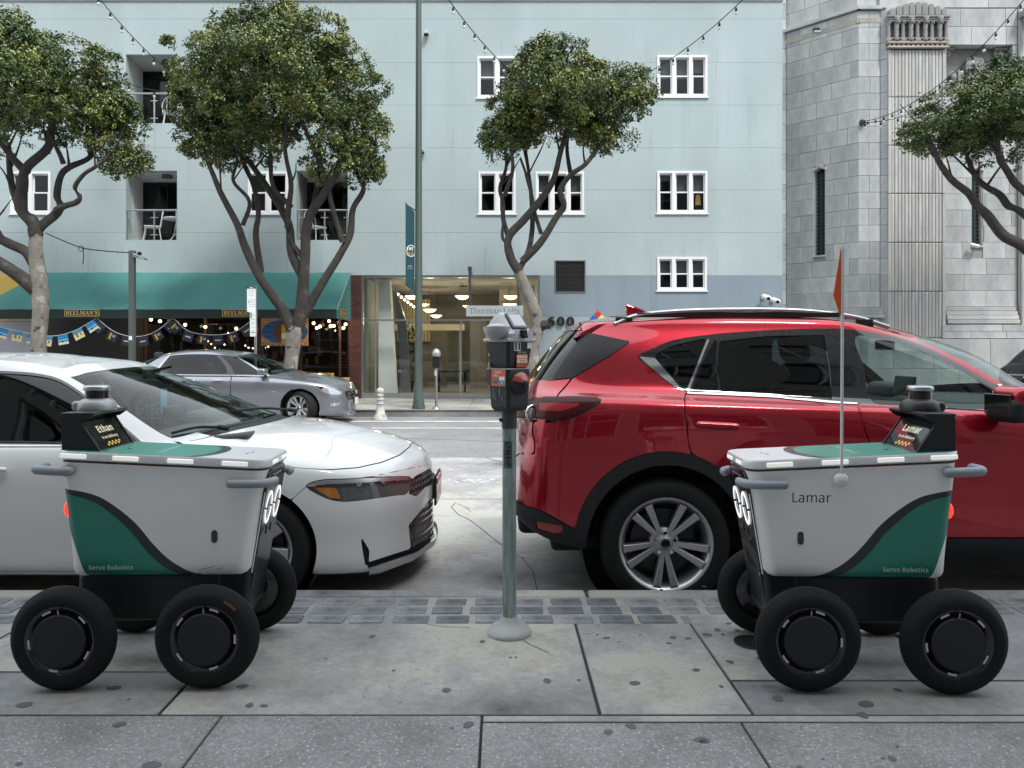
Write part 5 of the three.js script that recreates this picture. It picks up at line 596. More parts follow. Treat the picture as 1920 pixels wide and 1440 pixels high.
// ---- wheel with tyre, rim, spokes; axle along z, outer face at +z
MAT.rimSilver = std({ color: lin(0.5, 0.505, 0.52), metalness: 0.85, roughness: 0.3 });
MAT.rimDark = std({ color: lin(0.05, 0.05, 0.053), metalness: 0.6, roughness: 0.4 });
function carWheel(parent, x, z, R, rim, kind, steer = 0, flipZ = 1) {
  const w = 0.225, g = mesh('wheel', rot(lathe([[rim, -w / 2 + 0.01], [rim + 0.02, -w / 2 - 0.004], [R - 0.035, -w / 2 - 0.006], [R - 0.008, -w / 2 + 0.03], [R, 0], [R - 0.008, w / 2 - 0.03], [R - 0.035, w / 2 + 0.006], [rim + 0.02, w / 2 + 0.004], [rim, w / 2 - 0.01], [rim - 0.01, 0], [rim, -w / 2 + 0.01]], 64), Math.PI / 2), MAT.rubber, parent);
  g.position.set(x, R - 0.004, z); g.rotation.y = steer + (flipZ < 0 ? Math.PI : 0);
  mesh('rim', rot(lathe([[rim - 0.03, -0.08], [rim - 0.03, 0.06], [rim - 0.012, 0.095], [rim + 0.006, 0.112], [rim + 0.012, 0.106], [rim, 0.09], [rim - 0.004, -0.09]], 64), Math.PI / 2), MAT.rimSilver, g);
  mesh('brake_disc', [rot(cyl(rim * 0.72, rim * 0.72, 0.02, 40), Math.PI / 2).translate(0, 0, 0.0), rot(cyl(rim - 0.03, rim - 0.03, 0.01, 40), Math.PI / 2).translate(0, 0, -0.07)], MAT.rimDark, g);
  const n = kind === 'ten' ? 10 : 10; for (let i = 0; i < n; i++) {
    const pairOff = kind === 'ten' ? (i % 2 ? 0.19 : -0.19) : (i % 2 ? 0.14 : -0.14), a = Math.PI / 2 + Math.floor(i / 2) * 2 * Math.PI / 5 + Math.PI / 5, lean = i % 2 ? 1 : -1;
    const L = rim - 0.015, prof = [[0.045, -0.014], [L, -0.04 * (kind === 'ten' ? 1 : 0.55)], [L, 0.022], [0.05, 0.012]].map(([r, t]) => [r, t * (lean > 0 ? 1 : -1)]); if (lean < 0) prof.reverse();
    const s = extrude(prof, 0.045, 0.005); { const p = s.attributes.position; for (let k = 0; k < p.count; k++) p.setZ(k, p.getZ(k) + 0.06 + 0.045 * sstep(0.04, L, p.getX(k))); s.computeVertexNormals(); } const ang = a + pairOff * 1.0; s.rotateZ(-pairOff * -0.45).translate(0, 0, 0).rotateZ(ang - 0); mesh('spoke', s, MAT.rimSilver, g);
  }
  mesh('hub', [rot(lathe([[0.001, 0.085], [0.03, 0.084], [0.034, 0.078], [0.036, 0.06], [0.075, 0.055], [0.085, 0.04], [0.085, 0]].reverse(), 32), Math.PI / 2)], MAT.rimSilver, g);
  mesh('hub_cap', [rot(cyl(0.027, 0.027, 0.006, 24), Math.PI / 2).translate(0, 0, 0.087), new THREE.TorusGeometry(0.022, 0.003, 6, 24).translate(0, 0, 0.091)], MAT.blackGloss, g);
  for (let i = 0; i < 5; i++) mesh('lug_nut', rot(cyl(0.01, 0.011, 0.03, 6), Math.PI / 2).translate(0.057 * Math.cos(i * 1.2566 + Math.PI / 2), 0.057 * Math.sin(i * 1.2566 + Math.PI / 2), 0.065), MAT.chrome, g);
  return g;
}
function cabin(g, seatsX, dashX, wheelSide, floor, beltY, dark) {
  const m = std({ color: lin(0.02, 0.02, 0.021), roughness: 0.75 }), dm = std({ color: lin(0.055, 0.06, 0.062), roughness: 0.7 });
  const inn = mesh('cabin_floor', [rbox(2.2, 0.06, 1.4, 0.02).translate((seatsX[0] + dashX) / 2 - 0.4, floor, 0)], m, g);
  for (const z of [-0.36, 0.36]) for (const x of seatsX) { const s = mesh('seat', [rbox(0.5, 0.2, 0.5, 0.08, 4).translate(x, floor + 0.3, z), rbox(0.18, 0.62, 0.48, 0.08, 4).rotateZ(0.28).translate(x - 0.3, floor + 0.62, z)], m, g); mesh('headrest', [rbox(0.12, 0.2, 0.27, 0.055, 4).rotateZ(0.2).translate(x - 0.41, floor + 1.02, z), bar(V(x - 0.39, floor + 0.86, z - 0.06), V(x - 0.4, floor + 0.98, z - 0.06), 0.007), bar(V(x - 0.39, floor + 0.86, z + 0.06), V(x - 0.4, floor + 0.98, z + 0.06), 0.007)], m, s); }
  mesh('dashboard', [rbox(0.5, 0.26, 1.36, 0.09, 4).translate(dashX + 0.1, beltY - 0.14, 0), rbox(0.5, 0.05, 1.3, 0.02).rotateZ(0.07).translate(dashX + 0.35, beltY - 0.035, 0), rbox(0.2, 0.12, 0.4, 0.05, 3).translate(dashX - 0.02, beltY + 0.01, wheelSide)], dm, g);
  mesh('display', rbox(0.02, 0.13, 0.25, 0.008).rotateZ(-0.15).translate(dashX - 0.12, beltY + 0.06, 0), MAT.blackGloss, g);
  const st = mesh('steering_wheel', new THREE.TorusGeometry(0.175, 0.015, 10, 40), m, g); st.position.set(dashX - 0.32, beltY - 0.06, wheelSide); st.rotation.set(0, Math.PI / 2, 0); st.rotateX(-0.35); mesh('wheel_hub', [cyl(0.06, 0.06, 0.03, 20).rotateX(Math.PI / 2), box(-0.17, 0.17, -0.015, 0.015, -0.01, 0.01), box(-0.015, 0.015, -0.17, 0, -0.01, 0.01)], m, st);
  mesh('rear_view_mirror', [rbox(0.03, 0.065, 0.22, 0.012).translate(dashX - 0.25, beltY + 0.33, 0), bar(V(dashX - 0.24, beltY + 0.35, 0), V(dashX - 0.12, beltY + 0.38, 0), 0.01)], MAT.blackPlastic, g);
}
MAT.wellLiner = std({ color: lin(0.06, 0.06, 0.06), roughness: 0.95, side: THREE.DoubleSide });
MAT.lining = std({ color: lin(0.11, 0.11, 0.108), roughness: 0.9 });
const paint = (r, g, b, metal = 0.35, rough = 0.32) => phy({ color: lin(r, g, b), metalness: metal, roughness: rough, clearcoat: 1, clearcoatRoughness: 0.02 });
MAT.glassDark = phy({ color: lin(0.11, 0.12, 0.122), roughness: 0.015, transmission: 1, thickness: 0, ior: 1.5 });
MAT.glassTint = phy({ color: lin(0.68, 0.78, 0.76), roughness: 0.015, transmission: 1, thickness: 0, ior: 1.5 });
MAT.lampRed = phy({ color: lin(0.055, 0.003, 0.005), roughness: 0.2, specularIntensity: 0.6 });
MAT.cladding = phy({ color: lin(0.018, 0.019, 0.021), specularIntensity: 0.6, roughness: 0.62, bumpMap: again(tGrain, 18), bumpScale: 0.0005 });
const rep = (v, n = 14) => Array(n).fill(v);
// ================================================================== red sport utility car
const suvRails = (() => {
  const X = [0.06, 0.07, 0.12, 0.26, 0.55, 0.895, 1.35, 1.95, 2.45, 2.9, 3.6, 4.3, 4.53, 4.6], W = [0, 0.46, 0.745, 0.88, 0.915, 0.92, 0.915, 0.91, 0.91, 0.91, 0.91, 0.8, 0.5, 0];
  const sh = (r, f) => X.map((x, i) => x + r * [1, 1, 1, 0.8, 0.3, 0, 0, 0, 0, 0, 0, 0, 0, 0][i] - f * [0, 0, 0, 0, 0, 0, 0, 0, 0, 0, 0.1, 0.7, 1, 1][i]), wd = (d) => W.map((w) => w ? w * (1 + d) : 0);
  return [
    [sh(0.17, 0.15), [0.40, 0.40, 0.39, 0.36, 0.31, 0.29, 0.28, 0.28, 0.28, 0.28, 0.28, 0.28, 0.28, 0.28], wd(-0.19)],
    [sh(0.08, 0.06), [0.40, 0.40, 0.39, 0.355, 0.32, 0.30, 0.29, 0.29, 0.29, 0.29, 0.29, 0.28, 0.28, 0.28], wd(-0.055)],
    [sh(0.0, 0.0), [0.48, 0.48, 0.475, 0.46, 0.44, 0.43, 0.42, 0.42, 0.42, 0.42, 0.42, 0.42, 0.42, 0.42], wd(-0.008)],
    [sh(0.0, 0.0), rep(0.62), wd(0)],
    [sh(0.015, 0.01), rep(0.80), wd(0.002)],
    [sh(0.035, 0.06), [0.98, 0.98, 0.98, 0.98, 0.985, 0.985, 0.98, 0.97, 0.96, 0.95, 0.94, 0.88, 0.86, 0.86], wd(0)],
    [sh(0.07, 0.14), [1.14, 1.14, 1.14, 1.14, 1.135, 1.125, 1.11, 1.09, 1.075, 1.06, 1.05, 0.98, 0.96, 0.96], [0, 0.45, 0.71, 0.835, 0.88, 0.892, 0.888, 0.88, 0.86, 0.85, 0.8, 0.62, 0.35, 0]],
    [[0.17, 0.18, 0.24, 0.38, 0.60, 0.90, 1.35, 1.95, 2.45, 2.95, 3.15, 3.3, 3.4, 3.45], [1.22, 1.22, 1.22, 1.21, 1.2, 1.19, 1.17, 1.145, 1.125, 1.105, 1.11, 1.13, 1.15, 1.155], [0, 0.42, 0.62, 0.725, 0.775, 0.79, 0.797, 0.80, 0.797, 0.785, 0.70, 0.55, 0.3, 0]],
    [[0.30, 0.31, 0.37, 0.48, 0.66, 0.93, 1.35, 1.93, 2.35, 2.68, 2.8, 2.88, 2.94, 2.97], [1.40, 1.40, 1.40, 1.39, 1.39, 1.38, 1.375, 1.365, 1.345, 1.32, 1.345, 1.37, 1.385, 1.39], [0, 0.38, 0.56, 0.655, 0.695, 0.71, 0.715, 0.715, 0.705, 0.675, 0.6, 0.48, 0.26, 0]],
    [[0.44, 0.45, 0.50, 0.57, 0.72, 0.95, 1.33, 1.85, 2.15, 2.38, 2.42, 2.42, 2.40, 2.40], [1.555, 1.555, 1.55, 1.545, 1.548, 1.55, 1.555, 1.55, 1.53, 1.485, 1.52, 1.545, 1.56, 1.565], [0, 0.34, 0.49, 0.56, 0.6, 0.62, 0.63, 0.63, 0.62, 0.59, 0.5, 0.38, 0.2, 0]],
    [[0.50, 0.50, 0.54, 0.60, 0.74, 0.95, 1.3, 1.75, 2.0, 2.2, 2.22, 2.2, 2.18, 2.18], [1.59, 1.59, 1.59, 1.59, 1.6, 1.61, 1.62, 1.615, 1.60, 1.56, 1.575, 1.59, 1.6, 1.605], [0, 0.3, 0.42, 0.48, 0.50, 0.515, 0.52, 0.52, 0.51, 0.47, 0.38, 0.28, 0.15, 0]],
    [[0.52, 0.55, 0.6, 0.66, 0.78, 0.97, 1.3, 1.7, 1.9, 2.05, 2.08, 2.08, 2.08, 2.08], [1.60, 1.605, 1.615, 1.625, 1.635, 1.645, 1.65, 1.645, 1.64, 1.62, 1.62, 1.62, 1.62, 1.62], rep(0)]];
})();
function suv() {
  const o = V(2.33, ROAD, -5.07), G = bodyGrid(suvRails, [18, 22, 26, 28, 26, 34, 40, 34, 30, 14, 10, 8, 6], [4, 10, 12, 14, 14, 14, 10, 16, 16, 8, 8], o);
  const g = root('parked_car', o.x, o.y, o.z); tag(g, 'glossy red sport utility car with black wheel arch cladding, behind the parking meter', 'car');
  const wx = 0.895 - o.x, red = paint(0.39, 0.004, 0.018, 0.62, 0.22), wr = [[wx, 0.355], [3.6 - o.x, 0.355]];
  const sidem = (t) => Math.max(-t + 0.5, t - 6.9);
  const dlo = polySD(smoothPoly([[1195, 669], [1222, 654], [1262, 638], [1332, 627], [1440, 619], [1562, 616], [1610, 619], [1670, 629], [1720, 643], [1795, 680], [1850, 712], [1885, 735], [1889, 772], [1860, 771], [1750, 764], [1635, 758], [1565, 753], [1440, 742], [1340, 737], [1289, 735], [1268, 727], [1240, 704], [1212, 684]], 5));
  const win = [[[1228, 669], [1250, 653], [1295, 640], [1323, 637], [1304, 690], [1287, 726], [1277, 723], [1246, 688]], [[1349, 640], [1345, 690], [1352, 734], [1440, 738], [1560, 749], [1556, 690], [1545, 628], [1440, 630]], [[1340, 636], [1344, 640], [1340, 690], [1347, 733], [1298, 731], [1318, 680]], [[1604, 632], [1650, 636], [1712, 651], [1785, 686], [1850, 727], [1876, 748], [1876, 766], [1750, 760], [1636, 754], [1620, 690]]].map((p, i) => polySD(i === 0 || i === 3 ? smoothPoly(p, 4) : p));
  const upper = (t) => Math.max(6.6 - t, t - 9.25);
  const inDlo = (x, y, t) => Math.max(dlo(x, y), 60 * upper(t)), tail = polySD(smoothPoly([[945, 752], [985, 748], [1060, 745], [1128, 750], [1105, 767], [1075, 783], [1040, 788], [1000, 784], [945, 778]], 4)), garnish = polySD([[1040, 612], [1090, 622], [1182, 641], [1142, 668], [1110, 687], [1074, 709], [1000, 716], [1010, 690]]), refl = polySD([[1006, 976], [1056, 985], [1054, 999], [1036, 999], [1009, 990]]);
  const arch = (p) => Math.min(...wr.map(([x, h]) => Math.hypot(p.x - x, (p.y - h) * 0.98))), archCut = (p, t) => (t < 6.2 ? 0.43 - arch(p) : -1);
  const rearGlass = (s, t) => Math.max(s - 2.35, 7.12 - t, t - 8.86), shield = (s, t) => Math.max(9.15 - s, 7.15 - t, t - 8.9);
  const gap = (d, k = 1.2) => k - Math.abs(d);
  const door = polySD(smoothPoly([[1288, 736], [1284, 762], [1288, 800], [1297, 850], [1330, 868], [1372, 905], [1398, 950], [1412, 1026], [1500, 1026], [1668, 1026], [1662, 950], [1645, 870], [1622, 806], [1608, 757], [1450, 746]], 4)), fdoor = polySD(smoothPoly([[1608, 757], [1622, 806], [1645, 870], [1662, 950], [1668, 1026], [1800, 1026], [2010, 1026], [2040, 930], [2045, 860], [2030, 776], [1880, 772], [1740, 764]], 4));
  const clad = (p, t) => t > 6.2 ? 1 : Math.min(arch(p) - 0.502, p.y - (0.395 + 0.15 * sstep(wx - 0.35, wx - 0.75, p.x)));
  const rearSeam = polySD(smoothPoly([[1073, 706], [1060, 725], [1043, 746], [1042, 790], [1000, 790], [1002, 850], [975, 850], [960, 860], [700, 870], [700, 600], [1086, 600]], 3)), hoodT = (s, t) => Math.max(6.05 - t, t - 6.95, 9.6 - s);
  const body0 = (x, y, p, s, t) => Math.max(-(inDlo(x, y, t)), 300 * archCut(p, t), -300 * clad(p, t), t < 6.6 && x < 1140 ? -tail(x, y) : -9, t > 7 && s > 2.3 && x < 1190 ? -garnish(x, y) : -9, -80 * rearGlass(s, t), -80 * shield(s, t), 20 * (1.02 - t));
  const dm = (t) => 40 * Math.max(1 - t, t - 6.98);
  mesh('body_shell', cut(G, (x, y, p, s, t) => Math.max(body0(x, y, p, s, t), t < 7 && s > 4 ? gap(door(x, y)) : -9, t < 7 && s > 4 ? gap(fdoor(x, y)) : -9, t < 7 && s > 4 ? -Math.max(door(x, y), dm(t)) : -9, t < 7 && s > 4 ? -Math.max(fdoor(x, y), dm(t)) : -9, s < 4 ? gap(rearSeam(x, y), 1.5) : -9, t > 5.5 && s > 9.3 ? 0.6 - 40 * Math.abs(hoodT(s, t)) : -9), 0, true), red, g);
  const dr = pair('rear_door', cut(G, (x, y, p, s, t) => Math.max(body0(x, y, p, s, t), door(x, y) + 1.2, dm(t), 4 - s)), red, g), df = pair('front_door', cut(G, (x, y, p, s, t) => Math.max(body0(x, y, p, s, t), fdoor(x, y) + 1.2, dm(t), 4 - s)), red, g);
  mesh('inner_shell', cut(G, (x, y, p, s, t) => Math.max(-(inDlo(x, y, t) + 3), 300 * (archCut(p, t) + 0.01), -80 * (rearGlass(s, t) + 0.05), -80 * (shield(s, t) + 0.05)), -0.022, true, 3), MAT.lining, g);
  pair('wheel_arch_cladding', cut(G, (x, y, p, s, t) => Math.max(300 * clad(p, t), 300 * archCut(p, t), -refl(x, y)), 0.011), MAT.cladding, g);
  pair('window_trim', cut(G, (x, y, p, s, t) => Math.max(inDlo(x, y, t), ...win.map((w) => -w(x, y)))), MAT.blackGloss, g);
  win.forEach((w, i) => pair(i === 3 ? 'front_door_glass' : i === 0 ? 'quarter_glass' : 'rear_door_glass', cut(G, (x, y, p, s, t) => Math.max(w(x, y), 60 * upper(t)), -0.006), i === 3 ? MAT.glassTint : MAT.glassDark, g));
  const quarterChrome = polySD([[1197, 669], [1227, 671], [1245, 692], [1276, 728], [1288, 737], [1268, 729], [1240, 706]]); pair('chrome_trim', merge([cut(G, (x, y, p, s, t) => Math.max(quarterChrome(x, y), 60 * upper(t)), 0.004), cut(G, (x, y, p, s, t) => Math.max(Math.abs(dlo(x, y) - 2) - 1.8, 1287 - x, y < 720 ? 9 : -9, x > 1884 ? 9 : -9, 60 * upper(t)), 0.005), (() => { const d = polySD([[1325.5, 636], [1330, 637], [1291, 735], [1286.5, 733]]); return cut(G, (x, y, p, s, t) => Math.max(d(x, y), 60 * upper(t)), 0.003); })()]), MAT.chrome, g);
  mesh('rear_window', cut(G, (x, y, p, s, t) => 40 * rearGlass(s, t), -0.004, true), MAT.glassDark, g); mesh('windscreen', cut(G, (x, y, p, s, t) => 40 * shield(s, t), -0.004, true), MAT.glassTint, g);
  pair('pillar_garnish', cut(G, (x, y, p, s, t) => Math.max(garnish(x, y), 30 * (7.0 - t), 30 * (2.3 - s)), 0.006), MAT.blackPlastic, g);
  const tl = pair('tail_light', cut(G, (x, y, p, s, t) => Math.max(tail(x, y), t - 6.6, s - 5.5), 0.010), std({ color: lin(0.012, 0.011, 0.012), roughness: 0.55 }), g); const barP = polySD([[1014, 757], [1090, 758], [1082, 764], [1050, 773], [1015, 772]]); tl.forEach((l, k) => { const a = cut(G, (x, y, p, s, t) => Math.max(tail(x, y) + 2.6, t - 6.6, s - 5.5), 0.014), b = cut(G, (x, y, p, s, t) => Math.max(barP(x, y), t - 6.6, s - 5.5), 0.0165); mesh('red_lens', k ? mirrorZ(a) : a, MAT.lampRed, l); mesh('light_bar', k ? mirrorZ(b) : b, phy({ color: lin(0.3, 0.012, 0.015), roughness: 0.25 }), l); }); const ring = G.ev(2.05, 5.45); for (const [k, l] of tl.entries()) { const zz = k ? -1 : 1; mesh('lamp_ring', new THREE.TorusGeometry(0.042, 0.009, 8, 28).rotateY(Math.PI / 2 - 0.9 * zz).translate(ring.x - 0.0, ring.y, ring.z * zz + 0.012 * zz), MAT.chrome, l); mesh('lamp_lens', new THREE.SphereGeometry(0.036, 16, 10).scale(0.5, 1, 1).rotateY(-0.9 * zz).translate(ring.x + 0.004, ring.y, ring.z * zz), phy({ color: lin(0.5, 0.42, 0.44), roughness: 0.1, clearcoat: 1 }), l); }
  pair('reflector', cut(G, (x, y, p, s, t) => Math.max(refl(x, y), t - 4, s - 6), 0.006), phy({ color: lin(0.35, 0.02, 0.015), roughness: 0.15, clearcoat: 1 }), g);
  { const sp = extrude([[0.36, 1.515], [0.40, 1.552], [0.55, 1.598], [0.72, 1.622], [0.72, 1.60], [0.55, 1.56], [0.42, 1.522]].map(([x, y]) => [x - o.x, y]), 1.12, 0.01); sp.translate(0, 0, 0.56); const p = sp.attributes.position; for (let i = 0; i < p.count; i++) { const z = p.getZ(i), k = Math.abs(z) / 0.56; p.setX(i, p.getX(i) + 0.07 * k * k * (p.getX(i) + o.x < 0.5 ? 1 : 0.2)); p.setY(i, p.getY(i) - 0.03 * k * k); } sp.computeVertexNormals(); mesh('roof_spoiler', sp, red, g); }
  for (const s of [-1, 1]) { const r = [[0.66, 1.565, 0.575], [0.78, 1.613, 0.555], [1.0, 1.64, 0.555], [1.4, 1.652, 0.56], [1.8, 1.643, 0.555], [2.1, 1.605, 0.545], [2.28, 1.55, 0.55]].map(([x, y, z]) => V(x - o.x, y, z * s)); mesh('roof_rail', tube(r, 0.014, 60, 8), MAT.steel, g); mesh('rail_foot', [rbox(0.1, 0.05, 0.03, 0.01).translate(0.72 - o.x, 1.585, 0.56 * s), rbox(0.1, 0.05, 0.03, 0.01).translate(2.14 - o.x, 1.575, 0.545 * s), ...[0.9, 1.1, 1.3, 1.5, 1.7, 1.9].map((x) => rbox(0.21, 0.03, 0.018, 0.004).translate(x - o.x, 1.622, 0.556 * s))], MAT.blackPlastic, g); }
  mesh('antenna_fin', (() => { const e = extrude([[0.83, 1.62], [0.82, 1.72], [0.88, 1.705], [1.02, 1.645], [1.04, 1.62]].map(([x, y]) => [x - o.x, y]), 0.05, 0.012); return e.translate(0, 0, 0.025); })(), red, g);
  const hand = (x, y, w, par, s) => { const z = w * s; mesh('handle', [new THREE.CapsuleGeometry(0.019, 0.2, 6, 14).rotateZ(Math.PI / 2).rotateZ(-0.05).scale(1, 1.05, 1.3).translate(x, y, z + 0.022 * s)], red, par); };
  [dr[0], dr[1]].forEach((d, k) => hand((1343 - PX) * 4.16 / FOC - o.x, 1.41 - (797 - PY) * 4.16 / FOC, 0.912, d, k ? -1 : 1)); [df[0], df[1]].forEach((d, k) => hand((1705 - PX) * 4.16 / FOC - o.x, 1.41 - (812 - PY) * 4.16 / FOC, 0.912, d, k ? -1 : 1));
  for (const s of [-1, 1]) { const m = mesh('door_mirror', rbox(0.12, 0.13, 0.22, 0.055, 5).rotateY(0.18 * s).translate(2.725 - o.x, 1.16, 0.98 * s), red, g); mesh('mirror_housing', [rbox(0.12, 0.13, 0.215, 0.045, 4).rotateY(0.18 * s).translate(2.70 - o.x, 1.095, 0.975 * s), bar(V(2.75 - o.x, 1.08, 0.9 * s), V(2.8 - o.x, 1.08, 0.8 * s), 0.03)], MAT.blackPlastic, m); mesh('mirror_glass', rbox(0.01, 0.11, 0.17, 0.004).rotateY(0.18 * s).translate(2.645 - o.x, 1.125, 0.975 * s), MAT.blackGloss, m); }
  mesh('name_badge', rbox(0.006, 0.022, 0.09, 0.002).translate(0.083 - o.x, 0.93, 0.58), MAT.chrome, g);
  mesh('underbody', [rbox(4.1, 0.1, 1.5, 0.03).translate(0, 0.33, 0), rbox(0.6, 0.16, 1.2, 0.04).translate(0.4 - o.x, 0.42, 0)], MAT.black, g);
  for (const [x] of wr) for (const s of [-1, 1]) { mesh('wheel_well', [rot(cyl(0.455, 0.455, 0.28, 40, true), Math.PI / 2).translate(x, 0.36, 0.72 * s), new THREE.CircleGeometry(0.456, 40).translate(x, 0.36, 0.582 * s)], MAT.wellLiner, g); carWheel(g, x, 0.795 * s, 0.362, 0.248, 'vee', 0, s); }
  cabin(g, [1.25 - o.x, 2.2 - o.x], 2.78 - o.x, -0.36, 0.42, 1.12);
  return { g, G };
}
suv();
// ================================================================== white sedan
const sedanRails = (() => {
  const X = [-5.10, -5.08, -5.0, -4.75, -4.095, -3.5, -3.0, -2.5, -1.95, -1.36, -0.95, -0.70, -0.52, -0.43], W = [0, 0.45, 0.75, 0.86, 0.895, 0.897, 0.897, 0.897, 0.897, 0.892, 0.86, 0.73, 0.46, 0];
  const A = (a, b) => X.map((x, i) => (i < 4 ? x + a * [1, 1, 0.9, 0.6][i] : i > 9 ? x - b * [0.4, 0.8, 1, 1][i - 10] : x)), wd = (d, f = d) => W.map((w, i) => w * (1 + (i > 9 ? f : d)));
  return [
    [A(0.2, 0.13), [0.3, 0.3, 0.28, 0.24, 0.19, 0.18, 0.18, 0.18, 0.18, 0.18, 0.18, 0.165, 0.15, 0.15], wd(-0.18, -0.14)],
    [A(0.06, 0.015), [0.3, 0.3, 0.29, 0.25, 0.2, 0.19, 0.19, 0.19, 0.19, 0.195, 0.19, 0.17, 0.155, 0.15], wd(-0.04, -0.025)],
    [A(0.01, 0.0), [0.4, 0.4, 0.39, 0.36, 0.34, 0.33, 0.33, 0.33, 0.33, 0.33, 0.33, 0.33, 0.33, 0.33], wd(-0.013, -0.012)],
    [A(0, -0.005), rep(0.50), wd(-0.002, 0)],
    [A(0, 0.012), [0.66, 0.66, 0.66, 0.65, 0.64, 0.63, 0.63, 0.63, 0.63, 0.63, 0.625, 0.62, 0.62, 0.62], wd(0.002, -0.006)],
    [A(0.01, 0.045), [0.86, 0.86, 0.86, 0.84, 0.81, 0.80, 0.79, 0.785, 0.78, 0.77, 0.74, 0.718, 0.705, 0.70], [0, 0.45, 0.73, 0.835, 0.875, 0.885, 0.887, 0.887, 0.887, 0.88, 0.835, 0.70, 0.44, 0]],
    [[-5.06, -5.04, -4.97, -4.73, -4.1, -3.5, -3.0, -2.5, -1.95, -1.38, -1.02, -0.83, -0.645, -0.55], [1.0, 1.0, 0.99, 0.95, 0.9, 0.89, 0.885, 0.882, 0.875, 0.848, 0.808, 0.785, 0.78, 0.782], [0, 0.42, 0.67, 0.77, 0.82, 0.835, 0.837, 0.837, 0.83, 0.80, 0.745, 0.61, 0.37, 0]],
    [[-4.95, -4.94, -4.88, -4.68, -4.1, -3.5, -3.0, -2.5, -1.97, -1.48, -1.18, -1.02, -0.90, -0.84], [1.03, 1.03, 1.02, 0.98, 0.925, 0.908, 0.902, 0.898, 0.895, 0.888, 0.868, 0.868, 0.878, 0.883], [0, 0.38, 0.6, 0.69, 0.785, 0.805, 0.807, 0.807, 0.80, 0.70, 0.60, 0.47, 0.27, 0]],
    [[-4.8, -4.79, -4.74, -4.58, -4.1, -3.5, -3.0, -2.5, -2.0, -1.62, -1.42, -1.31, -1.22, -1.18], [1.045, 1.045, 1.035, 1.0, 0.935, 0.916, 0.91, 0.906, 0.902, 0.905, 0.913, 0.928, 0.942, 0.947], [0, 0.36, 0.56, 0.64, 0.775, 0.793, 0.795, 0.795, 0.79, 0.69, 0.58, 0.45, 0.25, 0]],
    [[-4.68, -4.67, -4.62, -4.48, -4.08, -3.5, -3.0, -2.52, -2.15, -1.86, -1.72, -1.62, -1.53, -1.50], [1.06, 1.06, 1.05, 1.01, 0.945, 0.925, 0.92, 0.916, 0.912, 0.905, 0.935, 0.96, 0.975, 0.98], [0, 0.34, 0.52, 0.62, 0.765, 0.785, 0.787, 0.787, 0.78, 0.735, 0.64, 0.5, 0.28, 0]],
    [[-4.52, -4.5, -4.42, -4.3, -4.0, -3.5, -3.05, -2.65, -2.40, -2.2, -2.1, -2.03, -1.98, -1.96], [1.15, 1.15, 1.14, 1.11, 1.10, 1.12, 1.125, 1.12, 1.10, 1.085, 1.11, 1.135, 1.15, 1.155], [0, 0.25, 0.45, 0.58, 0.64, 0.675, 0.68, 0.678, 0.672, 0.645, 0.56, 0.44, 0.25, 0]],
    [[-4.15, -4.15, -4.1, -4.05, -3.85, -3.5, -3.2, -2.9, -2.72, -2.56, -2.5, -2.45, -2.42, -2.40], [1.28, 1.28, 1.27, 1.26, 1.29, 1.32, 1.325, 1.315, 1.29, 1.265, 1.285, 1.30, 1.31, 1.315], [0, 0.2, 0.38, 0.48, 0.54, 0.57, 0.575, 0.57, 0.56, 0.545, 0.48, 0.38, 0.2, 0]],
    [[-4.0, -4.0, -3.98, -3.95, -3.8, -3.5, -3.2, -2.95, -2.78, -2.66, -2.62, -2.58, -2.56, -2.55], [1.33, 1.33, 1.325, 1.32, 1.345, 1.37, 1.375, 1.365, 1.34, 1.32, 1.335, 1.345, 1.353, 1.355], [0, 0.14, 0.27, 0.35, 0.4, 0.43, 0.44, 0.43, 0.42, 0.40, 0.35, 0.28, 0.15, 0]],
    [[-3.87, -3.87, -3.87, -3.85, -3.75, -3.5, -3.2, -2.98, -2.85, -2.78, -2.75, -2.74, -2.74, -2.74], [1.36, 1.362, 1.366, 1.37, 1.385, 1.40, 1.405, 1.40, 1.388, 1.38, 1.377, 1.376, 1.376, 1.376], rep(0)]];
})();
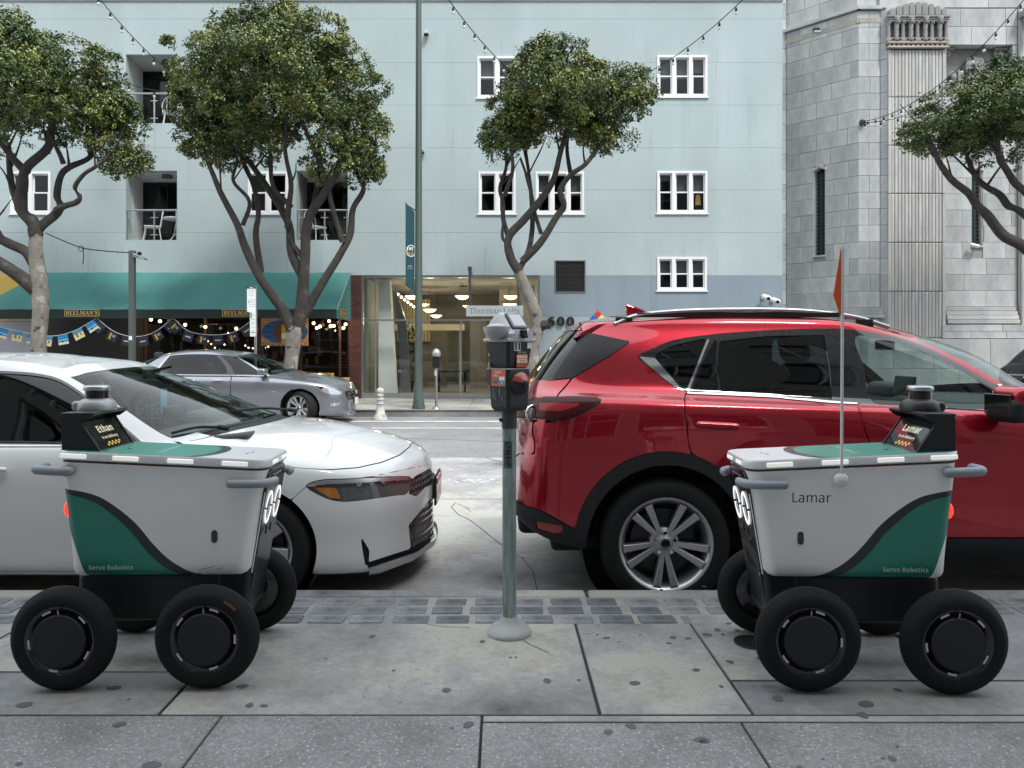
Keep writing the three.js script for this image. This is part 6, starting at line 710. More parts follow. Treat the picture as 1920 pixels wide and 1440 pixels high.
function whiteSedan() {
  const o = V(-2.76, ROAD, -5.05), G = bodyGrid(sedanRails, [5, 5, 6, 10, 12, 14, 26, 28, 34, 34, 30, 26, 18], [4, 12, 14, 12, 14, 12, 14, 18, 14, 16, 16, 8, 6], o);
  const g = root('parked_car', o.x, o.y, o.z); tag(g, 'white sedan with long bonnet and amber-cornered headlights, parked behind the left robot', 'car');
  const white = paint(0.68, 0.69, 0.695, 0, 0.35), wr = [[-1.36 - o.x, 0.325], [-4.095 - o.x, 0.325]];
  const archCut = (p, t) => t > 6 ? -1 : 0.352 - Math.min(...wr.map(([x, h]) => Math.hypot(p.x - x, p.y - h)));
  const dlo = polySD(smoothPoly([[-430, 826], [-360, 745], [-290, 710], [-200, 694], [-100, 691], [0, 695], [70, 700], [108, 709], [142, 728], [200, 774], [268, 832], [270, 838], [120, 834], [0, 835], [-200, 834]], 5)), pillarB = polySD([[-30, 680], [-16, 680], [-8, 850], [-30, 850]]);
  const head = polySD(smoothPoly([[573, 911], [597, 900], [655, 897], [743, 893], [772, 896], [763, 926], [745, 929], [664, 940], [641, 941], [612, 935]], 3)), amber = polySD([[584, 913], [630, 915], [641, 936], [617, 934]]), grilleU = polySD([[775, 895], [800, 881], [830, 866], [830, 900], [797, 914], [781, 931], [766, 926]]), grilleL = polySD([[766, 985], [805, 938], [835, 926], [835, 985], [808, 1006], [786, 1027], [771, 1035]]), scoop = polySD([[676, 1004], [684, 1017], [693, 1032], [691, 1056], [685, 1061], [680, 1035]]), slot = polySD([[688, 1055], [769, 1029], [835, 998], [835, 1010], [786, 1034], [690, 1066]]);
  const hoodP = polySD([[300, 862], [380, 868], [470, 873], [560, 879], [620, 880.5], [670, 877], [715, 867], [748, 854], [768, 838], [776, 822], [790, 812], [840, 800], [840, 700], [250, 700], [250, 850]]);
  const up = (t) => Math.max(8.6 - t, t - 11.3), nose = (s) => 11.2 - s * 1, inD = (x, y, t, s) => Math.max(dlo(x, y), 60 * up(t), 40 * (s - 9.2));
  const shield = (s, t) => Math.max(9.12 - s, 9.06 - t, t - 10.95), rearG = (s, t) => Math.max(s - 3.4, 9.1 - t, t - 10.9), cowl = (s, t) => Math.max(9.95 - s, 8.78 - t, t - 9.06), low = (t) => t - 5.7, fr = (s) => 9.2 - s;
  const hoodF = (x, y, s, t) => Math.max(hoodP(x, y), 60 * (8.78 - t) * -1, 60 * (5.2 - t), 40 * (8.35 - s));
  const holes = (x, y, s, t) => (s > 9.2 && t < 6.2) ? Math.max(-head(x, y), -grilleU(x, y), -grilleL(x, y), -scoop(x, y), -slot(x, y)) : -9;
  const base = (x, y, p, s, t) => Math.max(-inD(x, y, t, s), 300 * archCut(p, t), -40 * shield(s, t), -40 * rearG(s, t), -40 * cowl(s, t), holes(x, y, s, t));
  const fdoor = polySD([[-40, 838], [-34, 1074], [215, 1074], [262, 1010], [268, 860], [262, 838]]), dm = (t) => 40 * Math.max(1.2 - t, t - 8.98), bumperSeam = polySD([[577, 910], [545, 938], [528, 950], [528, 1200], [900, 1200], [900, 850], [700, 893]]);
  mesh('body_shell', cut(G, (x, y, p, s, t) => Math.max(base(x, y, p, s, t), -(hoodF(x, y, s, t) - 1.0), t < 9 && s < 9.3 ? -(Math.max(fdoor(x, y), dm(t)) - 1.0) : -9, s > 9 && t < 5.6 ? 0.7 - Math.abs(bumperSeam(x, y)) : -9), 0, true), white, g);
  mesh('bonnet', cut(G, (x, y, p, s, t) => Math.max(base(x, y, p, s, t), hoodF(x, y, s, t) + 1.0), 0, true), white, g);
  const dr = pair('front_door', cut(G, (x, y, p, s, t) => Math.max(base(x, y, p, s, t), fdoor(x, y) + 1, dm(t), s - 9.3)), white, g);
  mesh('inner_shell', cut(G, (x, y, p, s, t) => Math.max(-(inD(x, y, t, s) + 3), 300 * (archCut(p, t) + 0.01), -40 * (shield(s, t) + 0.04), -40 * (rearG(s, t) + 0.04), -40 * cowl(s, t)), -0.02, true, 3), MAT.lining, g);
  pair('window_trim', cut(G, (x, y, p, s, t) => Math.max(inD(x, y, t, s), -Math.max(dlo(x, y) + 5, -pillarB(x, y)))), MAT.blackGloss, g);
  pair('side_glass', cut(G, (x, y, p, s, t) => Math.max(dlo(x, y) + 5, -pillarB(x, y), 60 * up(t), 40 * (s - 9.2)), -0.006), MAT.glassDark, g);
  pair('chrome_trim', cut(G, (x, y, p, s, t) => Math.max(Math.abs(dlo(x, y) - 1.4) - 1.4, 815 - y, 60 * up(t), 40 * (s - 9.2)), 0.004), MAT.steel, g);
  mesh('windscreen', cut(G, (x, y, p, s, t) => 40 * shield(s, t), -0.002, true), MAT.glassTint, g); mesh('rear_window', cut(G, (x, y, p, s, t) => 40 * rearG(s, t), -0.002, true), MAT.glassDark, g);
  mesh('windscreen_border', cut(G, (x, y, p, s, t) => 40 * Math.max(shield(s, t), -Math.max(9.2 - s, 9.14 - t, t - 10.88)), -0.006, true), MAT.black, g);
  mesh('cowl', cut(G, (x, y, p, s, t) => 40 * cowl(s, t), -0.015, true), MAT.blackPlastic, g);
  const hl = pair('headlight', cut(G, (x, y, p, s, t) => Math.max(head(x, y), low(t), fr(s)), -0.004), phy({ color: lin(0.9, 0.92, 0.93), roughness: 0.03, transmission: 1, thickness: 0 }), g);
  pair('headlight_housing', cut(G, (x, y, p, s, t) => Math.max(head(x, y) - 2, low(t), fr(s)), -0.05), MAT.blackPlastic, g);
  const tom = (zz, l) => { const am = cut(G, (x, y, p, s, t) => Math.max(amber(x, y), low(t), fr(s)), -0.012), amat = phy({ color: lin(0.62, 0.2, 0.02), roughness: 0.25, clearcoat: 1 }); mesh('amber_marker', zz > 0 ? am : mirrorZ(am), amat, l); const drl = cut(G, (x, y, p, s, t) => Math.max(head(x, y) + 1.5, -(head(x, y) + 10), y > 914 - (x - 570) * 0.07 ? 9 : -9, low(t), fr(s)), -0.001); mesh('daytime_strip', zz > 0 ? drl : mirrorZ(drl), MAT.steel, l); for (const [sx, r] of [[10.68, 0.024], [10.98, 0.017], [11.26, 0.022]]) { const c = G.ev(sx, 4.38), n = V(0.5, 0, 0.85).normalize(); mesh('projector', new THREE.SphereGeometry(r, 18, 12).scale(1, 1, 1).translate(c.x - n.x * 0.03, c.y, (c.z - n.z * 0.03) * zz), phy({ color: lin(0.55, 0.57, 0.6), metalness: 0.9, roughness: 0.12, clearcoat: 1 }), l); } }; hl.forEach((l, k) => tom(k ? -1 : 1, l));
  mesh('upper_grille', cut(G, (x, y, p, s, t) => Math.max(grilleU(x, y), low(t), fr(s)), -0.03, true), MAT.black, g); mesh('lower_grille', cut(G, (x, y, p, s, t) => Math.max(grilleL(x, y), low(t), fr(s)), -0.03, true), MAT.black, g);
  { // honeycomb bars standing in the two openings
    const hex = (f, pitch) => cut(G, (x, y, p, s, t) => { const yaw = Math.atan2(p.z, 1), u = p.z / pitch, v = p.y / (pitch * 0.8); const r = Math.floor(v), fx = (u + (r & 1) * 0.5) % 1, ax = Math.abs(((fx + 1) % 1) - 0.5), ay = Math.abs(v - r - 0.5); const d = 0.40 - Math.max(ax * 1.0 + ay * 0.35, ay); return Math.max(f(x, y), low(t), fr(s), 40 * d); }, -0.012, true);
    mesh('grille_mesh', hex(grilleU, 0.045), MAT.blackGloss, g); mesh('grille_mesh', hex(grilleL, 0.05), MAT.blackGloss, g); }
  pair('bumper_scoop', cut(G, (x, y, p, s, t) => Math.max(Math.min(scoop(x, y), slot(x, y)), low(t), fr(s)), -0.014), MAT.black, g);
  mesh('front_lip', cut(G, (x, y, p, s, t) => Math.max(Math.abs(y - (1072 - (x - 690) * 0.36 - Math.max(0, x - 770) * 0.35)) - 5, 690 - x, t - 2.2, fr(s)), 0.018, true), std({ color: lin(0.5, 0.51, 0.52), roughness: 0.4, metalness: 0.4 }), g);
  { const pl = canvasTex(256, 128, (x, w, h) => { x.fillStyle = '#efeae8'; x.fillRect(0, 0, w, h); x.fillStyle = '#b02030'; x.fillRect(0, 0, w, 30); x.font = 'bold 60px sans-serif'; x.textAlign = 'center'; x.fillText('8N42', w / 2, 100); }); const pt = mesh('licence_plate', rbox(0.012, 0.16, 0.32, 0.003).translate(-0.412 - o.x, 0.52, 0), std({ map: pl, roughness: 0.4 }), g); mesh('plate_frame', [rbox(0.014, 0.185, 0.345, 0.004).translate(-0.42 - o.x, 0.52, 0)], MAT.blackPlastic, pt); }
  const wip = (a, b) => mesh('wiper', [tube([a, a.clone().lerp(b, 0.5).add(V(0.01, 0.015, 0)), b], 0.008, 16, 6), bar(a, a.clone().add(V(0.06, -0.01, 0)), 0.014)], MAT.black, g);
  wip(G.ev(10.6, 8.98).add(V(0, 0.012, 0)), G.ev(9.2, 9.12).add(V(0, 0.02, 0.0))); { const c = G.ev(12.7, 9.0), e = G.ev(11.4, 9.3); wip(V(c.x, c.y + 0.012, -c.z - 0.3), V(e.x, e.y + 0.02, e.z - 0.2)); }
  for (const s of [-1, 1]) { const m = mesh('door_mirror', rbox(0.17, 0.13, 0.22, 0.055, 5).rotateY(0.2 * s).translate(-2.15 - o.x, 0.985, 0.95 * s), MAT.blackGloss, g); mesh('mirror_stalk', bar(V(-2.12 - o.x, 0.93, 0.88 * s), V(-2.12 - o.x, 0.9, 0.78 * s), 0.025), MAT.blackPlastic, m); mesh('mirror_glass', rbox(0.01, 0.1, 0.17, 0.004).rotateY(0.2 * s).translate(-2.238 - o.x, 0.985, 0.94 * s), MAT.chrome, m); }
  dr.forEach((d, k) => { const s = k ? -1 : 1; mesh('handle', new THREE.CapsuleGeometry(0.014, 0.19, 6, 12).rotateZ(Math.PI / 2).translate((-22 - PX) * 4.15 / FOC - o.x, 1.41 - (880 - PY) * 4.15 / FOC, 0.915 * s), white, d); });
  mesh('underbody', [rbox(3.6, 0.1, 1.4, 0.03).translate(-0.1, 0.24, 0)], MAT.black, g);
  for (const [x] of wr) for (const s of [-1, 1]) { mesh('wheel_well', [rot(cyl(0.37, 0.37, 0.3, 40, true), Math.PI / 2).translate(x, 0.33, 0.7 * s), new THREE.CircleGeometry(0.371, 40).translate(x, 0.33, 0.552 * s)], MAT.wellLiner, g); carWheel(g, x, 0.765 * s, 0.322, 0.215, 'ten', 0, s); }
  cabin(g, [-3.7 - o.x, -2.75 - o.x], -2.05 - o.x, -0.36, 0.25, 0.93);
  const tagb = mesh('permit_card', rbox(0.008, 0.16, 0.09, 0.003).translate(-2.22 - o.x, 1.08, 0.0), std({ color: lin(0.10, 0.3, 0.5), roughness: 0.5 }), g);
}
whiteSedan();
// ================================================================== two cars on the far side
function farSedan() {
  // same construction, with the longer nose and lower grille of the silver car; front end of the net is at x = xf
  const d0 = 15.35, xf = at(664, 0, 15.2).x, k = 4.8 / 4.67, rails = sedanRails.map((r) => [r[0].map((x) => (x + 0.43) * k + xf), r[1].map((h) => h * 1.03), r[2].map((w) => w * 1.02)]);
  const o = V(xf - 2.4, ROAD, -d0), G = bodyGrid(rails, [5, 5, 6, 8, 8, 8, 10, 10, 12, 12, 10, 10, 8], [3, 5, 6, 5, 6, 6, 6, 6, 6, 7, 7, 4, 3], o), g = root('parked_car', o.x, o.y, o.z); tag(g, 'silver grey sedan with turned front wheels at the far kerb by the restaurant', 'car');
  const silver = paint(0.27, 0.28, 0.31, 0.75, 0.28), wr = [[at(563, 0, 14.5).x - o.x, 0.33], [at(563, 0, 14.5).x - 2.85 - o.x, 0.33]];
  const z = (l) => l.map(([x, y]) => [260 + x / 4.5, 480 + y / 4.5]);
  const w1 = polySD(z([[283, 845], [548, 838], [530, 975], [285, 900], [265, 880]].map(([x, y], i) => i === 3 ? [330, 980] : [x, y]))), w2 = polySD(smoothPoly(z([[612, 840], [735, 858], [850, 905], [925, 955], [985, 1000], [905, 1000], [620, 980]]), 2)), head = polySD(z([[1470, 1088], [1560, 1100], [1660, 1125], [1720, 1148], [1700, 1170], [1620, 1168], [1560, 1150]])), grl = polySD(z([[1740, 1140], [1850, 1130], [1850, 1200], [1760, 1215]])), fog = polySD(z([[1610, 1240], [1700, 1235], [1690, 1260], [1615, 1270]])), low = (t) => t - 6;
  const arch = (p, t) => t > 6 ? -1 : 0.37 - Math.min(...wr.map(([x, h]) => Math.hypot(p.x - x, p.y - h))), shield = (s, t) => Math.max(9.12 - s, 9.06 - t, t - 10.95), rearG = (s, t) => Math.max(s - 3.4, 9.1 - t, t - 10.9), side = (s, t) => Math.max(9.08 - t, t - 10.9, 4.2 - s, s - 8.75, -(Math.abs(s - 6.9) - 0.12));
  const body = (x, y, p, s, t) => Math.max(300 * arch(p, t), -20 * shield(s, t), -20 * rearG(s, t), -20 * side(s, t), s > 9.4 && t < 6 ? Math.max(-head(x, y), -grl(x, y), -fog(x, y)) : -9);
  const hood = (s, t) => Math.max(9.3 - s, 6.1 - t, t - 8.9), seam = (s) => 0.12 - 4 * Math.abs(s - 8.72);
  mesh('body_shell', cut(G, (x, y, p, s, t) => Math.max(body(x, y, p, s, t), 20 * (0.03 - Math.abs(hood(s, t))), t < 9 && t > 1.5 ? 10 * (0.02 - Math.min(Math.abs(s - 8.8), Math.abs(s - 6.9))) : -9), 0, true), silver, g);
  mesh('inner_shell', cut(G, (x, y, p, s, t) => Math.max(300 * (arch(p, t) + 0.01), -20 * (shield(s, t) + 0.05), -20 * (rearG(s, t) + 0.05), -20 * (side(s, t) + 0.05)), -0.03, true, 2), MAT.lining, g);
  pair('side_glass', cut(G, (x, y, p, s, t) => 20 * side(s, t), -0.008), phy({ color: lin(0.4, 0.46, 0.45), roughness: 0.02, transmission: 1, thickness: 0 }), g); mesh('windscreen', cut(G, (x, y, p, s, t) => 20 * shield(s, t), -0.004, true), MAT.glassTint, g); mesh('rear_window', cut(G, (x, y, p, s, t) => 20 * rearG(s, t), -0.004, true), MAT.glassDark, g);
  pair('window_trim', cut(G, (x, y, p, s, t) => 20 * Math.max(side(s, t) - 0.09, -side(s, t) - 0.0, Math.abs(s - 6.9) < 0.13 ? 1 : -1), 0.004), MAT.chrome, g); pair('door_pillar', cut(G, (x, y, p, s, t) => 20 * Math.max(Math.abs(s - 6.9) - 0.14, 9.08 - t, t - 10.9), 0.004), MAT.blackGloss, g);
  const hl = pair('headlight', cut(G, (x, y, p, s, t) => Math.max(head(x, y), low(t), 9.4 - s), 0.0), phy({ color: lin(0.55, 0.57, 0.6), roughness: 0.08, metalness: 0.6, clearcoat: 1 }), g); const rm = z([[1490, 1095], [1560, 1105], [1545, 1130]]), rd = polySD(rm); hl.forEach((l, i) => { const a = cut(G, (x, y, p, s, t) => Math.max(rd(x, y), low(t), 9.4 - s), 0.006); mesh('side_marker', i ? mirrorZ(a) : a, MAT.lampRed, l); });
  mesh('grille', cut(G, (x, y, p, s, t) => Math.max(grl(x, y), low(t), 9.4 - s), -0.02, true), MAT.blackGloss, g); pair('fog_light', cut(G, (x, y, p, s, t) => Math.max(fog(x, y), low(t), 9.4 - s), 0.004), MAT.chrome, g);
  mesh('licence_plate', rbox(0.012, 0.13, 0.3, 0.003).translate(xf - o.x + 0.02, 0.42, 0), MAT.white, g); mesh('emblem', new THREE.TorusGeometry(0.055, 0.012, 6, 20).rotateY(Math.PI / 2).scale(1, 0.7, 1).translate(xf - o.x + 0.015, 0.6, 0), MAT.chrome, g);
  for (const s of [-1, 1]) { const c = G.ev(8.6, 8.9), m = mesh('door_mirror', rbox(0.16, 0.13, 0.22, 0.05, 4).translate(c.x - 0.02, c.y + 0.09, (c.z + 0.15) * s), silver, g); mesh('mirror_stalk', bar(V(c.x, c.y + 0.05, (c.z + 0.1) * s), V(c.x, c.y, c.z * s), 0.025), MAT.blackPlastic, m); mesh('handle', new THREE.CapsuleGeometry(0.014, 0.18, 4, 10).rotateZ(Math.PI / 2).translate(at(409, 0, 14.45).x - o.x, 0.86, 0.925 * s), MAT.chrome, g); }
  mesh('side_badge', rbox(0.1, 0.02, 0.006, 0.002).translate(at(512, 0, 14.45).x - o.x, 0.64, 0.918), MAT.chrome, g); mesh('underbody', rbox(4.2, 0.1, 1.45, 0.03).translate(0, 0.24, 0), MAT.black, g);
  for (const [i, [x]] of wr.entries()) for (const s of [-1, 1]) { mesh('wheel_well', rot(cyl(0.39, 0.39, 0.3, 30, true), Math.PI / 2).translate(x, 0.34, 0.7 * s), MAT.wellLiner, g); carWheel(g, x, 0.785 * s, 0.33, 0.235, 'ten', i ? 0 : -0.42, s); }
  cabin(g, [-0.95, 0.05], 0.75, -0.36, 0.27, 0.95);
}
farSedan();
function farSuv() {
  const d0 = 15.3, xr = 10.3, rails = suvRails.map((r) => [r[0].map((x) => x - 0.06 + xr), r[1].map((h) => h * 0.94), r[2].map((w) => w * 0.99)]), o = V(xr + 2.27, ROAD, -d0), G = bodyGrid(rails, [8, 8, 8, 8, 8, 6, 6, 6, 6, 6, 5, 5, 5], [3, 5, 6, 6, 6, 6, 5, 6, 6, 4, 3], o), g = root('parked_car', o.x, o.y, o.z); tag(g, 'black car parked at the far kerb before the stone building, plate showing', 'car');
  const blk = paint(0.008, 0.009, 0.011, 0.2, 0.25), wr = [0.895, 3.6].map((x) => [x - 0.06 + xr - o.x, 0.34]), arch = (p, t) => t > 6 ? -1 : 0.42 - Math.min(...wr.map(([x, h]) => Math.hypot(p.x - x, p.y - h))), rg = (s, t) => Math.max(s - 2.3, 7.15 - t, t - 8.85), sh = (s, t) => Math.max(9.15 - s, 7.15 - t, t - 8.9), side = (s, t) => Math.max(7.12 - t, t - 8.85, 3.6 - s, s - 8.8, 0.12 - Math.abs(s - 7)), lamp = (s, t) => Math.max(5.0 - t, t - 5.9, 1.5 - s, s - 3.2);
  mesh('body_shell', cut(G, (x, y, p, s, t) => Math.max(300 * arch(p, t), -20 * rg(s, t), -20 * sh(s, t), -20 * side(s, t), -20 * lamp(s, t)), 0, true), blk, g); mesh('inner_shell', cut(G, (x, y, p, s, t) => Math.max(300 * (arch(p, t) + 0.01), -20 * (rg(s, t) + 0.05), -20 * (sh(s, t) + 0.05), -20 * (side(s, t) + 0.05)), -0.03, true, 2), MAT.lining, g);
  pair('side_glass', cut(G, (x, y, p, s, t) => 20 * side(s, t), -0.008), MAT.glassDark, g); mesh('rear_window', cut(G, (x, y, p, s, t) => 20 * rg(s, t), -0.004, true), MAT.glassDark, g); mesh('windscreen', cut(G, (x, y, p, s, t) => 20 * sh(s, t), -0.004, true), MAT.glassTint, g); pair('tail_light', cut(G, (x, y, p, s, t) => 20 * lamp(s, t), 0.006), MAT.lampRed, g);
  const pt = canvasTex(256, 128, (x, w, h) => { x.fillStyle = '#e8ebee'; x.fillRect(0, 0, w, h); x.fillStyle = '#25315e'; x.font = 'bold 62px sans-serif'; x.textAlign = 'center'; x.fillText('7KLM219', w / 2, 92, 236); x.font = '24px sans-serif'; x.fillText('California', w / 2, 30); }); mesh('licence_plate', (() => { const b = rbox(0.012, 0.16, 0.31, 0.003); return b.rotateY(Math.PI).translate(xr + 0.035 - o.x, 0.82, 0.25); })(), std({ map: pt, roughness: 0.4 }), g); mesh('emblem', new THREE.TorusGeometry(0.05, 0.01, 6, 24).rotateY(Math.PI / 2).translate(xr + 0.05 - o.x, 1.02, 0.2), MAT.chrome, g); mesh('trim_bar', rbox(0.02, 0.03, 0.9, 0.01).translate(xr + 0.045 - o.x, 0.93, 0), MAT.chrome, g);
  mesh('underbody', rbox(4.0, 0.1, 1.45, 0.03).translate(0, 0.3, 0), MAT.black, g); for (const [x] of wr) for (const s of [-1, 1]) carWheel(g, x, 0.79 * s, 0.34, 0.235, 'ten', 0, s);
}
farSuv();

// ------------------------------------------------------------------ delivery robots; dir = +1 faces +x, -1 faces -x, side turned to the viewer at +z
const rp = (d) => (px, py) => [(px - PX) * d / FOC, EYE - (py - PY) * d / FOC];
function robot({ X, D, dir, turn, name, screenName, labelText, dark, flag, label }) {
  const g = root('delivery_robot', X, 0, -D); g.rotation.y = turn; tag(g, label, 'robot', 'two delivery robots facing each other');
  const HW = 0.172, x = (v) => v * dir;
  const shellW = phy({ color: lin(0.68, 0.67, 0.665), roughness: 0.42, clearcoat: 0.25, clearcoatRoughness: 0.3 }), greyP = std({ color: lin(0.28, 0.30, 0.33), roughness: 0.5 }), blackM = std({ color: lin(0.013, 0.014, 0.016), roughness: 0.5 });
  // outline of the tub at height y: rounded rectangle in plan, leaning in towards the bottom
  const yb = 0.372, yt = 0.835, rear = (y) => lerp(-0.322, -0.358, sstep(yb, yt, y) * 0.7 + 0.3 * (y - yb) / (yt - yb)), front = (y) => lerp(0.372, 0.448, (y - yb) / (yt - yb)), half = (y) => lerp(0.150, HW, (y - yb) / (yt - yb)), topAt = (u) => lerp(0.842, 0.800, (u + 0.358) / 0.806);
  const loop = (y, inset = 0, n = 9, r = 0.052) => { const a = rear(y) + inset, b = front(y) - inset, h = half(y) - inset, q = Math.max(0.004, r - inset), o = []; for (const [cx, cz, a0] of [[b - q, h - q, 0], [a + q, h - q, 1], [a + q, -h + q, 2], [b - q, -h + q, 3]]) for (let i = 0; i <= n; i++) { const t = (a0 + i / n) * Math.PI / 2; o.push([cx + q * Math.cos(t), cz + q * Math.sin(t)]); } return o; };
  const skin = (rows, close) => { const P = [], I = [], U = [], n = rows[0].length; for (const r of rows) for (const p of r) { P.push(x(p[0]), p[1], p[2]); U.push((p[0] + 0.40) / 0.9, (p[1] - 0.33) / 0.52); } for (let j = 0; j < rows.length - 1; j++) for (let i = 0; i < n; i++) { const a = j * n + i, b = j * n + (i + 1) % n, c = a + n, d = b + n; if (dir > 0) I.push(a, c, b, b, c, d); else I.push(a, b, c, b, d, c); } const gm = new THREE.BufferGeometry(); gm.setAttribute('position', new THREE.Float32BufferAttribute(P, 3)); gm.setAttribute('uv', new THREE.Float32BufferAttribute(U, 2)); gm.setIndex(I); gm.computeVertexNormals(); return gm; };
  // printed side: teal swoosh with a dark edge, maker's name, robot's name
  const cw = 1536, ch = 888, ux = (u) => (dir > 0 ? u + 0.40 : u + 0.40) / 0.9 * cw, uy = (v) => ch - (v - 0.33) / 0.52 * ch, toL = (px, py) => [(px - PX) * 2.99 / FOC + 1.374, EYE - (py - PY) * 2.99 / FOC];
  const art = canvasTex(cw, ch, (c) => {
    c.fillStyle = '#ffffff'; c.fillRect(0, 0, cw, ch); const path = (pts) => { const k = curve(pts.map(([a, b]) => { const [u, v] = toL(a, b); return V(ux(u), uy(v), 0); })).getPoints(80); return k; };
    const upC = path([[60, 912], [102, 916], [140, 920], [180, 931], [215, 953], [250, 984], [282, 1024], [310, 1052], [345, 1074], [385, 1088], [430, 1096]]), loC = path([[60, 940], [98, 962], [112, 980], [126, 1005], [137, 1032], [147, 1062], [160, 1092], [170, 1110]]), upD = path([[60, 920], [102, 925], [140, 931], [178, 945], [208, 968], [240, 999], [270, 1038], [300, 1066], [335, 1084], [375, 1096], [420, 1106]]);
    const fill = (a, b, col) => { c.fillStyle = col; c.beginPath(); a.forEach((p, i) => i ? c.lineTo(p.x, p.y) : c.moveTo(p.x, p.y)); b.slice().reverse().forEach((p) => c.lineTo(p.x, p.y)); c.closePath(); c.fill(); };
    fill(upC, loC, '#0c2223'); fill(upD, loC, '#178a75');
    c.save(); c.beginPath(); upD.forEach((p, i) => i ? c.lineTo(p.x, p.y) : c.moveTo(p.x, p.y)); loC.slice().reverse().forEach((p) => c.lineTo(p.x, p.y)); c.closePath(); c.clip(); for (let i = 0; i < 150; i++) for (let j = 0; j < 90; j++) { const X0 = i * 9 + (j % 2) * 4.5, Y0 = 220 + j * 8, k = 0.5 + 0.5 * Math.sin(X0 * 0.006 - Y0 * 0.009 + 1); c.fillStyle = 'rgba(7,52,46,' + (0.75 * k).toFixed(2) + ')'; c.fillRect(X0, Y0, 4.2 * k + 0.8, 4.2 * k + 0.8); } c.restore();
    const text = (s, u, v, size, col, wmax) => { c.save(); c.translate(ux(u), uy(v)); if (dir < 0) c.scale(-1, 1); c.fillStyle = col; c.font = size; c.textAlign = 'center'; c.fillText(s, 0, 0, wmax); c.restore(); };
    { const [u, v] = toL(201, 1071); text('Serve Robotics', u, v, 'bold 42px sans-serif', '#cfdbd6', 320); }
    if (labelText) { const [u, v] = [0.205, 0.672]; text(labelText, u, v, '92px sans-serif', '#0d1215', 290); }
    if (!labelText) { c.strokeStyle = '#3a3a3a'; c.lineWidth = 3; for (const [a, b, d, e] of [[365, 1072, 395, 1066], [350, 1085, 368, 1078], [398, 1072, 412, 1069], [236, 1051, 250, 1049]]) { const [p, q] = toL(a, b), [r, s] = toL(d, e); c.beginPath(); c.moveTo(ux(p), uy(q)); c.quadraticCurveTo((ux(p) + ux(r)) / 2, uy(q) - 8, ux(r), uy(s)); c.stroke(); } c.fillStyle = '#b8b2a6'; c.fillRect(ux(toL(352, 1085)[0]), uy(toL(352, 1082)[1]), 22, 12); }
  });
  const printed = phy({ color: lin(0.88, 0.875, 0.87), map: art, roughness: 0.4, clearcoat: 0.5, clearcoatRoughness: 0.15 });
  const rows = []; for (const [dy, ins] of [[0, 0.035], [0.004, 0.018], [0.014, 0.006], [0.03, 0]]) rows.push(loop(yb + 0.03, ins).map(([u, w]) => [u, yb + dy, w])); for (let i = 1; i <= 14; i++) { const y = lerp(yb + 0.03, 0.80, i / 14); rows.push(loop(y).map(([u, w]) => [u, lerp(yb + 0.03, topAt(u) - 0.012, i / 14), w])); }
  const tub = mesh('tub', skin(rows), printed, g);
  mesh('tub_floor', (() => { const l = loop(yb + 0.03, 0.03); return new THREE.ShapeGeometry(new THREE.Shape(l.map(([u, w]) => new THREE.Vector2(x(u), w)))).rotateX(Math.PI / 2).translate(0, yb + 0.001, 0); })(), blackM, tub);
  // sloping lid with a bright rim
  const lidRow = (dy, out) => loop(0.83, -out, 9, 0.06).map(([u, w]) => [u, topAt(u) + dy, w]), rim = phy({ color: lin(0.82, 0.83, 0.84), metalness: 0.1, roughness: 0.25, clearcoat: 0.8, clearcoatRoughness: 0.08 });
  const lid = mesh('lid', skin([lidRow(-0.004, -0.006), lidRow(-0.002, 0.006), lidRow(0.004, 0.010), lidRow(0.026, 0.010), lidRow(0.032, 0.006)]), rim, g);
  const lidArt = canvasTex(1024, 512, (c, w, h) => { c.fillStyle = '#ffffff'; c.fillRect(0, 0, w, h); c.fillStyle = '#16282a'; c.beginPath(); c.moveTo(0, 0); c.lineTo(660, 0); c.bezierCurveTo(790, 90, 790, 420, 660, 512); c.lineTo(0, 512); c.fill(); c.fillStyle = '#2fa58c'; c.beginPath(); c.moveTo(0, 0); c.lineTo(600, 0); c.bezierCurveTo(745, 110, 745, 400, 600, 512); c.lineTo(0, 512); c.fill(); c.fillStyle = '#27957f'; for (let i = 0; i < 50; i++) for (let j = 0; j < 42; j++) c.fillRect(300 + i * 8 * 0.9, j * 12, 3, 4); c.fillStyle = '#e9f5f0'; c.save(); c.translate(470, 256); c.rotate(Math.PI / 2); if (dir < 0) c.scale(-1, 1); c.font = '44px sans-serif'; c.textAlign = 'center'; c.fillText('Serve Robotics', 0, 14, 330); c.restore(); c.strokeStyle = '#2b3b66'; c.lineWidth = 9; c.beginPath(); c.moveTo(870, 200); c.bezierCurveTo(840, 240, 900, 270, 870, 310); c.stroke(); });
  { const r = lidRow(0.0325, 0.006), P = [], U = [], I = []; P.push(x(0.05), topAt(0.05) + 0.036, 0); U.push(0.5, 0.5); for (const p of r) { P.push(x(p[0]), p[1], p[2]); } for (let i = 0; i < r.length; i++) { U.push((r[i][0] + 0.37) / 0.83, 0.5 + r[i][2] / 0.37); const a = 1 + i, b = 1 + (i + 1) % r.length; dir > 0 ? I.push(0, b, a) : I.push(0, a, b); } U[0] = (0.05 + 0.37) / 0.83; const gm = new THREE.BufferGeometry(); gm.setAttribute('position', new THREE.Float32BufferAttribute(P, 3)); gm.setAttribute('uv', new THREE.Float32BufferAttribute(U, 2)); gm.setIndex(I); gm.computeVertexNormals(); mesh('lid_top', gm, phy({ map: lidArt, color: lin(0.74, 0.75, 0.77), roughness: 0.35, clearcoat: 0.4, clearcoatRoughness: 0.2 }), lid); }
  const led = std({ color: lin(0.95, 0.95, 0.92), emissive: lin(1, 0.98, 0.93), emissiveIntensity: 0.18, roughness: 0.3 });
